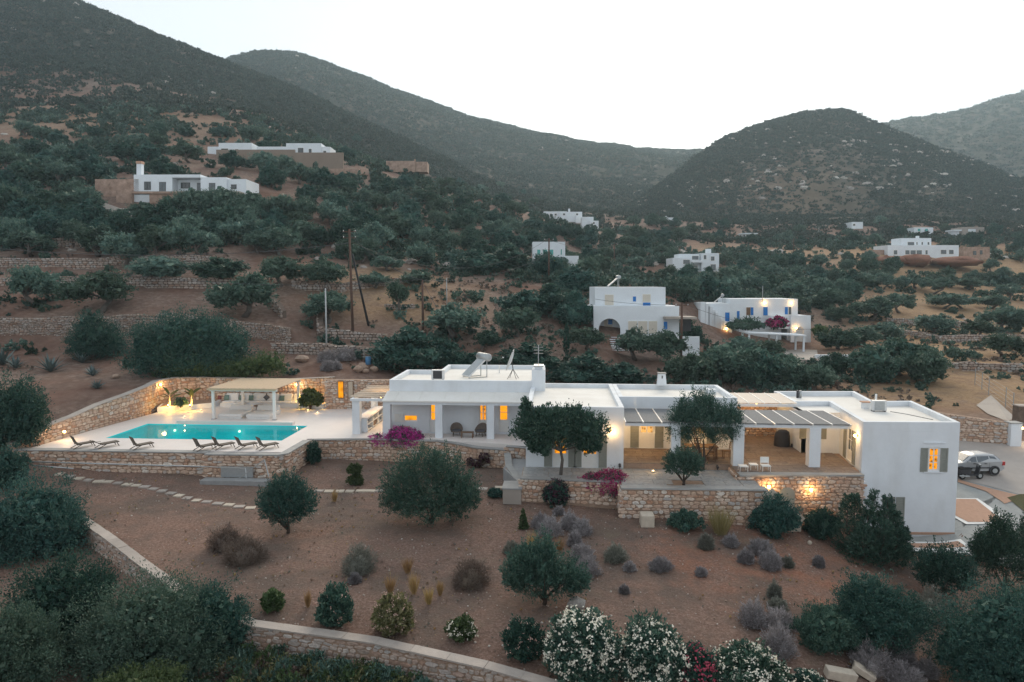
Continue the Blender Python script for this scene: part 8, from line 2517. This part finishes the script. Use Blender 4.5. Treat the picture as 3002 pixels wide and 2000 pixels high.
# ------------------------------------------------------------------ forecourt, car, motorcycle
def sheet(poly_px, zoff, mat, name, parent=None, label=None, cat=None, n=10, kind="structure"):
    """paved sheet draped on the forecourt slope; polygon from photo pixels, finely cut"""
    W_ = []
    for (px, py) in poly_px:
        z = -2.5
        for _ in range(30):
            p = PX(px, py, z); z = 0.5 * z + 0.5 * (-3.55 + min(max(0.17 * (p.y - 42), -0.3), 3.2))
        p = PX(px, py, z); W_.append((p.x, p.y))
    b = MB()
    c = (sum(p[0] for p in W_) / len(W_), sum(p[1] for p in W_) / len(W_))
    vs, fs = [], []
    m_ = len(W_)
    per = []
    for i in range(m_):
        a, e = W_[i], W_[(i + 1) % m_]
        for k in range(n): per.append((a[0] + (e[0] - a[0]) * k / n, a[1] + (e[1] - a[1]) * k / n))
    rings = 6
    for r_ in range(1, rings + 1):
        for p in per: vs.append((c[0] + (p[0] - c[0]) * r_ / rings, c[1] + (p[1] - c[1]) * r_ / rings))
    vs.append(c)
    L_ = len(per)
    for r_ in range(rings - 1):
        for k in range(L_):
            fs.append((r_ * L_ + k, (r_ + 1) * L_ + k, (r_ + 1) * L_ + (k + 1) % L_, r_ * L_ + (k + 1) % L_))
    for k in range(L_): fs.append((len(vs) - 1, k, (k + 1) % L_))
    X = np.array([v[0] for v in vs]); Y = np.array([v[1] for v in vs])
    Z = hgt(X, Y, False) + zoff
    o = b.add([(X[i], Y[i], Z[i]) for i in range(len(vs))], fs).build(name, mat, parent)
    if label: tag(o, label, cat, kind=kind)
    return o, W_
sheet([(2700, 1300), (2815, 1285), (2960, 1295), (3060, 1300), (3400, 1400), (3400, 1560), (3000, 1640), (2845, 1618), (2640, 1612), (2640, 1580), (2800, 1570)], 0.03, "yard_slate", "forecourt", None, "grey stone forecourt beside the east wing", "forecourt", n=14)
sheet([(2760, 1288), (2815, 1283), (2960, 1293), (3100, 1300), (3300, 1340), (3200, 1520), (2990, 1452), (2890, 1425), (2815, 1408), (2760, 1390)], 0.05, "yard_concrete", "driveway", None, "beige concrete driveway under the silver car", "driveway", n=12)
sheet([(2808, 1408), (2900, 1434), (2992, 1456), (3100, 1470), (3100, 1480), (2985, 1466), (2945, 1480), (2935, 1472), (2890, 1443), (2808, 1416)], 0.07, "terracotta", "brick_border", None, "terracotta border line across the forecourt", "paving", n=6)
pnl = thing("paving_panel", "six-sided terracotta paving panel with white border", "paving", PX(2880, 1500, -3)); pnl["kind"] = "structure"
sheet([(2780, 1464), (2866, 1464), (2974, 1537), (2832, 1540), (2780, 1510)], 0.07, "paint_white", "border", pnl)
sheet([(2780, 1466), (2860, 1467), (2945, 1535), (2838, 1534), (2780, 1505)], 0.085, "terracotta", "panel", pnl)
pnl = thing("paving_panel", "long terracotta strip with white kerb below the east wing", "paving", PX(2740, 1600, -3.5)); pnl["kind"] = "structure"
sheet([(2642, 1583), (2816, 1583), (2858, 1617), (2642, 1614)], 0.09, "paint_white", "border", pnl)
sheet([(2642, 1588), (2808, 1588), (2832, 1604), (2642, 1602)], 0.105, "terracotta", "panel", pnl)
sheet([(2952, 1462), (2990, 1452), (3060, 1450), (3080, 1520), (3002, 1502)], 0.075, "lawn_green", "lawn_bed", None, "small round lawn bed at the photo edge", "lawn", n=6)
# forecourt wall, gate pillar with lamp
a, c = PX(2812, 1290, -1.05), PX(2950, 1297, -1.05)
stone_wall("garden_wall", "rubble wall behind the silver car", [(a.x - 1.5, a.y + 0.3, -1.3, 1.0), (c.x, c.y, -1.4, 0.45)], 0.5, nparts=200, sw=(0.2, 0.6), sh=(0.12, 0.24))
t = thing("gate_pillar", "whitewashed gate pillar with a lamp by the drive", "pillar", (c.x + 0.45, c.y, -1.2))
MB().box(c.x + 0.05, c.x + 0.85, c.y - 0.4, c.y + 0.4, -1.6, 0.45).build("shaft", "plaster", t)
MB().box(c.x - 0.0, c.x + 0.9, c.y - 0.45, c.y + 0.45, 0.451, 0.53).build("cap", "coping", t)
wall_lamp(Vector((c.x + 0.86, c.y - 0.1, 0.1)), Vector((0.7, -0.7, 0)), "lamp on the gate pillar by the drive", 14, "forecourt lamps")
t = thing("gate_pillar", "stone gate pillar farther up the drive", "pillar", PX(2990, 1240, -0.3))
p = PX(2990, 1243, -0.6)
MB().box(p.x - 0.4, p.x + 0.4, p.y - 0.4, p.y + 0.4, -1.2, 0.9).build("shaft", "dry_wall", t); MB().box(p.x - 0.46, p.x + 0.46, p.y - 0.46, p.y + 0.46, 0.901, 1.0).build("cap", "coping_warm", t)
# mesh fence with posts along the sloping path
fn_ = thing("wire_fence", "thin wire fence with grey posts along the sloping path", "fence", PD(2900, 1200, 70))
fp = [PD(2855, 1180, 78), PD(2875, 1195, 75), PD(2895, 1210, 72), PD(2945, 1235, 66), PD(2967, 1250, 63)]
for p in fp:
    MB().tube([Vector((p.x, p.y, hz(p.x, p.y) - 0.2)), Vector((p.x, p.y, hz(p.x, p.y) + 1.9))], 0.035, 6).build("post", "metal_grey", fn_)
for k in range(5):
    for i in range(4):
        p0, p1 = fp[i], fp[i + 1]
        MB().bar((p0.x, p0.y, hz(p0.x, p0.y) + 0.3 + 0.38 * k), (p1.x, p1.y, hz(p1.x, p1.y) + 0.3 + 0.38 * k), 0.014, 0.014).build("strand", "metal_grey", fn_)
o_ = []
for (px, py) in ((2862, 1190), (2905, 1160), (2975, 1225), (2960, 1240), (2895, 1215)):
    p, d = G(px, py); o_.append((p.x, p.y, p.z + 0.06))
tag(MB().add(o_, [(0, 1, 2, 3, 4)]).build("path", "concrete_far"), "pale concrete path sloping down behind the forecourt wall", "path", kind="structure")

# silver hatchback: facing left, three quarter rear to the camera
def car(loc, rz, label):
    t = thing("parked_car", label, "car", loc, None, rz)
    # local: x forward, y left, z up
    prof = [(-1.92, 0.42), (-1.95, 0.62), (-1.90, 0.92), (-1.72, 1.02), (-1.30, 1.44), (-0.85, 1.50), (0.05, 1.49), (0.45, 1.40), (1.05, 0.98), (1.65, 0.86), (1.88, 0.70), (1.92, 0.45), (1.80, 0.25), (-1.80, 0.25)]
    hw = []
    for (x, z) in prof:
        w = 0.83 if z < 1.0 else 0.83 - (z - 1.0) * 0.42
        if abs(x) > 1.75: w -= 0.10
        hw.append(w)
    n_ = len(prof)
    vs = [(x, hw[i], z) for i, (x, z) in enumerate(prof)] + [(x, -hw[i], z) for i, (x, z) in enumerate(prof)]
    mid = [(x, hw[i] * 0.7, z + (0.03 if z > 0.8 else 0)) for i, (x, z) in enumerate(prof)] + [(x, -hw[i] * 0.7, z + (0.03 if z > 0.8 else 0)) for i, (x, z) in enumerate(prof)]
    V_ = vs + mid
    fs = [tuple(range(n_ - 1, -1, -1)), tuple(range(n_, 2 * n_))]
    for i in range(n_):
        j = (i + 1) % n_
        fs += [(i, j, 2 * n_ + j, 2 * n_ + i), (2 * n_ + i, 2 * n_ + j, 3 * n_ + j, 3 * n_ + i), (3 * n_ + i, 3 * n_ + j, n_ + j, n_ + i)]
    me = npmesh("body", V_, fs, "car_paint"); o = link("body", me, t)
    bv = o.modifiers.new("bevel", 'BEVEL'); bv.width = 0.03; bv.segments = 2; bv.limit_method = 'ANGLE'
    def quad(nm, pts, mat, th=0.012):
        pts = [Vector(p) for p in pts]
        nn_ = (pts[1] - pts[0]).cross(pts[2] - pts[1]).normalized()
        q = pts + [p + nn_ * th for p in pts]
        m_ = len(pts)
        b = MB().add(q, [tuple(range(m_ - 1, -1, -1)), tuple(range(m_, 2 * m_))] + [(i, (i + 1) % m_, m_ + (i + 1) % m_, m_ + i) for i in range(m_)])
        return link(nm, npmesh(nm, b.v, b.f, mat), t)
    def wy_(z): return (0.83 if z < 1.0 else 0.83 - (z - 1.0) * 0.42)
    for s in (1, -1):
        def sp(x, z): return (x, s * (wy_(z) + 0.004), z)
        q1 = [sp(-0.72, 0.98), sp(0.85, 0.98), sp(0.38, 1.34), sp(-0.72, 1.40)]
        f1 = [sp(0.12, 0.98), sp(0.86, 0.98), sp(0.40, 1.33), sp(0.12, 1.38)]
        f2 = [sp(-0.78, 0.98), sp(0.06, 0.98), sp(0.06, 1.385), sp(-0.78, 1.40)]
        f3 = [sp(-1.40, 1.08), sp(-0.86, 0.98), sp(-0.86, 1.40), sp(-1.22, 1.36)]
        for q, nm in ((f1, "side_window"), (f2, "side_window"), (f3, "quarter_window")):
            quad(nm, q if s < 0 else q[::-1], "panel_glass")
        quad("side_moulding", ([sp(-1.1, 0.50), sp(1.0, 0.50), sp(1.0, 0.57), sp(-1.1, 0.57)] if s < 0 else [sp(-1.1, 0.50), sp(1.0, 0.50), sp(1.0, 0.57), sp(-1.1, 0.57)][::-1]), "metal_dark", 0.02)
        for xx in (-0.62, 0.2):
            quad("door_handle", ([sp(xx, 0.84), sp(xx + 0.18, 0.84), sp(xx + 0.18, 0.88), sp(xx, 0.88)] if s < 0 else [sp(xx, 0.84), sp(xx + 0.18, 0.84), sp(xx + 0.18, 0.88), sp(xx, 0.88)][::-1]), "metal_dark", 0.03)
        for xx in (-0.82, 0.09):
            quad("door_seam", ([sp(xx, 0.35), sp(xx + 0.015, 0.35), sp(xx + 0.015, 0.97), sp(xx, 0.97)] if s < 0 else [sp(xx, 0.35), sp(xx + 0.015, 0.35), sp(xx + 0.015, 0.97), sp(xx, 0.97)][::-1]), "metal_dark", 0.003)
        b = MB().box(0.62, 0.78, s * 0.9 - 0.06, s * 0.9 + 0.06, 0.98, 1.1); link("mirror", npmesh("mirror", b.v, b.f, "car_paint"), t)
        b = MB().box(-1.93, -1.74, s * 0.74 - 0.1, s * 0.74 + 0.1, 0.72, 1.0); o2 = link("tail_light", npmesh("tail_light", b.v, b.f, "tail_red"), t)
        b = MB().box(1.62, 1.87, s * 0.62 - 0.14, s * 0.62 + 0.14, 0.64, 0.78); link("headlight", npmesh("headlight", b.v, b.f, "metal_white"), t)
        for xx in (-1.22, 1.22):
            b = MB().tube([(xx, s * 0.64, 0.30), (xx, s * 0.66, 0.30), (xx, s * 0.83, 0.30), (xx, s * 0.85, 0.30)], [0.26, 0.30, 0.30, 0.26], 20)
            w = link("wheel", npmesh("wheel", b.v, b.f, "tyre", smooth=False), t)
            b = MB().tube([(xx, s * 0.80, 0.30), (xx, s * 0.865, 0.30)], [0.20, 0.18], 16); link("rim", npmesh("rim", b.v, b.f, "metal_grey"), w)
            b = MB().tube([(xx, s * 0.70, 0.31), (xx, s * 0.838, 0.31)], [0.36, 0.36], 20); link("wheel_arch", npmesh("wheel_arch", b.v, b.f, "metal_dark"), t)
    quad("windscreen", [(1.0, 0.68, 1.03), (1.0, -0.68, 1.03), (0.49, -0.55, 1.42), (0.49, 0.55, 1.42)][::-1], "panel_glass", 0.03)
    quad("rear_window", [(-1.70, -0.62, 1.09), (-1.70, 0.62, 1.09), (-1.36, 0.52, 1.42), (-1.36, -0.52, 1.42)][::-1], "panel_glass", 0.03)
    b = MB().box(-1.99, -1.86, -0.7, 0.7, 0.36, 0.56); link("bumper", npmesh("bumper", b.v, b.f, "car_paint"), t)
    b = MB().box(-1.965, -1.93, -0.26, 0.26, 0.74, 0.85); link("number_plate", npmesh("number_plate", b.v, b.f, "paint_white"), t)
    return t
cp = None
z = -2.1
for _ in range(40):
    p = PX(2868, 1397, z); z = 0.5 * z + 0.5 * (-3.55 + 0.17 * (p.y - 42) + 0.055)
cr = car((p.x - 0.15, p.y + 0.75, -3.55 + 0.17 * (p.y + 0.75 - 42) + 0.05), math.pi + 0.05, "silver hatchback parked on the driveway beside the east wing")
cr.rotation_euler = (0, 0, math.pi + 0.10)
cr.scale = (0.97, 0.97, 0.90)
def motorbike(loc, rz):
    t = thing("motor_scooter", "black motor scooter parked in front of the silver car", "scooter", loc, None, rz)
    def put(nm, b, mat): return link(nm, npmesh(nm, b.v, b.f, mat), t)
    for xx in (-0.6, 0.65):
        w = put("wheel", MB().tube([(xx, -0.06, 0.24), (xx, -0.04, 0.24), (xx, 0.04, 0.24), (xx, 0.06, 0.24)], [0.2, 0.24, 0.24, 0.2], 16), "tyre")
        link("rim", npmesh("rim", (b := MB().tube([(xx, -0.065, 0.24), (xx, 0.065, 0.24)], 0.13, 12)).v, b.f, "metal_grey"), w)
    put("body", MB().add([(-0.85, -0.12, 0.45), (-0.1, -0.16, 0.3), (-0.1, 0.16, 0.3), (-0.85, 0.12, 0.45), (-0.9, -0.12, 0.72), (-0.05, -0.15, 0.72), (-0.05, 0.15, 0.72), (-0.9, 0.12, 0.72)], [(0, 3, 2, 1), (4, 5, 6, 7), (0, 1, 5, 4), (1, 2, 6, 5), (2, 3, 7, 6), (3, 0, 4, 7)]), "metal_dark")
    put("seat", MB().box(-0.85, 0.0, -0.14, 0.14, 0.722, 0.8), "tyre")
    put("floorboard", MB().box(-0.1, 0.45, -0.15, 0.15, 0.26, 0.33), "metal_dark")
    put("leg_shield", MB().bar((0.42, 0, 0.3), (0.56, 0, 0.92), 0.36, 0.06), "metal_dark")
    put("fork", MB().bar((0.65, 0, 0.24), (0.52, 0, 0.95), 0.08, 0.08), "metal_grey")
    put("handlebar", MB().bar((0.5, -0.32, 1.0), (0.5, 0.32, 1.0), 0.04, 0.04), "metal_dark")
    put("headlight", MB().ball((0.6, 0, 0.98), 0.09, 8, 6), "metal_white")
    put("mudguard", MB().tube([(-0.36, 0, 0.36), (-0.6, 0, 0.54), (-0.84, 0, 0.36)], 0.07, 6), "metal_dark")
    put("exhaust", MB().tube([(-0.9, -0.16, 0.3), (-0.2, -0.16, 0.25)], 0.05, 8), "metal_grey")
z = -2.1
for _ in range(40):
    p = PX(2833, 1400, z); z = 0.5 * z + 0.5 * (-3.55 + 0.17 * (p.y - 42) + 0.055)
motorbike((p.x + 0.1, p.y - 0.3, p.z - 0.04), 0.15)

# ------------------------------------------------------------------ poles and wires
def pole(px, base, top, mat, lb, r=0.12, arms=0, lean=None, d=None, name="utility_pole", group="utility poles on the slope"):
    if d: p = PD(px, base, d); dd = d
    else: p, dd = G(px, base)
    h_ = (base - top) * dd / F
    t = thing(name, lb, "pole", p, group)
    tp = p + Vector((0, 0, h_)) if lean is None else PD(lean, top, dd)
    MB().tube([p - Vector((0, 0, 0.3)), tp], [r, r * 0.75], 8).build("shaft", mat, t, smooth=True)
    for k in range(arms):
        z = tp - Vector((0, 0, 0.3 + 0.7 * k))
        MB().bar(z + Vector((-0.8, 0, 0)), z + Vector((0.8, 0, 0)), 0.08, 0.08).build("crossarm", mat, t)
        for s in (-0.7, 0, 0.7):
            MB().tube([z + Vector((s, 0, 0.04)), z + Vector((s, 0, 0.2))], 0.05, 6).build("insulator", "metal_white", t)
    return tp
P1 = pole(1035, 992, 672, "pole_brown", "tall brown utility pole above the terrace wall", 0.17, 2, lean=1024)
pole(1082, 955, 745, "pole_black", "black brace leaning against the tall brown pole", 0.15, 0, lean=1033)
pole(958, 1040, 845, "pole_grey", "thin pale grey post by the stone terrace", 0.10, 0, name="grey_post")
P2 = pole(1240, 968, 822, "pole_brown", "short dark pole in the middle of the slope", 0.16, 0)
P3 = pole(1310, 892, 815, "pole_grey", "thin grey pole behind the short dark pole", 0.07, 0)
P4 = pole(1609, 828, 700, "pole_brown", "brown pole in front of the teal window house", 0.16, 1)
P5 = pole(1996, 1062, 888, "pole_brown", "brown pole beside the arched house", 0.17, 1)
P6 = pole(1800, 800, 715, "pole_brown", "far pole left of the modern house", 0.14, 1)
P7 = pole(2235, 880, 838, "pole_grey", "thin white mast on the lit house roof", 0.06, 0, d=113, name="roof_mast", group=None)
P8 = pole(1992, 800, 722, "pole_brown", "far pole in front of the modern house", 0.14, 1)
P9 = pole(2325, 770, 700, "pole_brown", "slim far pole on the valley floor", 0.13, 0)
for (px, base, top, lb) in ((180, 640, 590, "small fence pole on the left track"), (700, 600, 560, "fence post right of the hillside house"), (2400, 690, 665, "far pole under the rocky hill")):
    pole(px, base, top, "pole_grey", lb, 0.08, 0, name="fence_pole", group=None)
def wire(a, c, sag, lb, r=0.022):
    pts = [a.lerp(c, k / 14) - Vector((0, 0, sag * 4 * (k / 14) * (1 - k / 14))) for k in range(15)]
    tag(MB().tube(pts, r, 5, cap=False).build("power_line", "wire"), lb, "wire", "power lines")
wire(PD(-150, 715, 74), P1 - Vector((0, 0, 1.6)), 1.3, "power line from the left edge to the tall brown pole", 0.03)
wire(PD(-150, 722, 74), P2 + Vector((0, 0, 0.1)), 2.0, "lower power line from the left edge to the short dark pole")
wire(P1 - Vector((0, 0, 0.6)), P2, 0.8, "wire dropping from the tall pole to the short dark pole", 0.03)
wire(P1 - Vector((0, 0, 1.4)), P4, 4.0, "wire from the tall pole to the teal window house pole")
wire(P2, P4 - Vector((0, 0, 2.5)), 1.4, "wire from the short pole towards the teal window house")
wire(P2 - Vector((0, 0, 0.1)), PD(1335, 985, 80), 0.3, "stay wire of the short dark pole")
wire(P4 - Vector((0, 0, 0.3)), P6 - Vector((0, 0, 0.5)), 1.0, "wire between the teal house pole and the far pole")
wire(PD(1745, 877, 90.6), P5 - Vector((0, 0, 0.2)), 0.25, "cable across the facade of the arched house")
wire(P5, PD(2380, 965, 111), 1.0, "cable from the brown pole to the lit blue-door house")
# pale track below the hillside house
tk = []
for (px, py) in ((352, 612), (424, 612), (424, 632), (380, 640), (330, 628), (300, 606), (230, 590), (165, 565), (150, 553), (175, 558), (240, 580), (312, 598)):
    p, d = G(px, py); tk.append((p.x, p.y, p.z + 0.1))
tag(MB().add(tk, [tuple(range(len(tk)))]).build("track", "concrete_far"), "pale concrete track climbing to the hillside house", "road", kind="structure")

# ------------------------------------------------------------------ evening air over the valley
def make_haze(density):
    b = MB().box(-1900, 2600, -120, 2300, -14, 460)
    m = bpy.data.materials.new("haze_air"); m.use_nodes = True
    n = m.node_tree.nodes; l = m.node_tree.links
    n.remove(n["Principled BSDF"])
    pv = n.new("ShaderNodeVolumePrincipled")
    pv.inputs["Color"].default_value = (0.66, 0.87, 1.0, 1)
    pv.inputs["Density"].default_value = density
    pv.inputs["Anisotropy"].default_value = 0.4
    l.new(pv.outputs[0], n["Material Output"].inputs["Volume"])
    MATS["haze_air"] = m
    o = b.build("haze", "haze_air")
    tag(o, "thin evening haze filling the valley air", "haze", kind="stuff")
make_haze(0.00019)
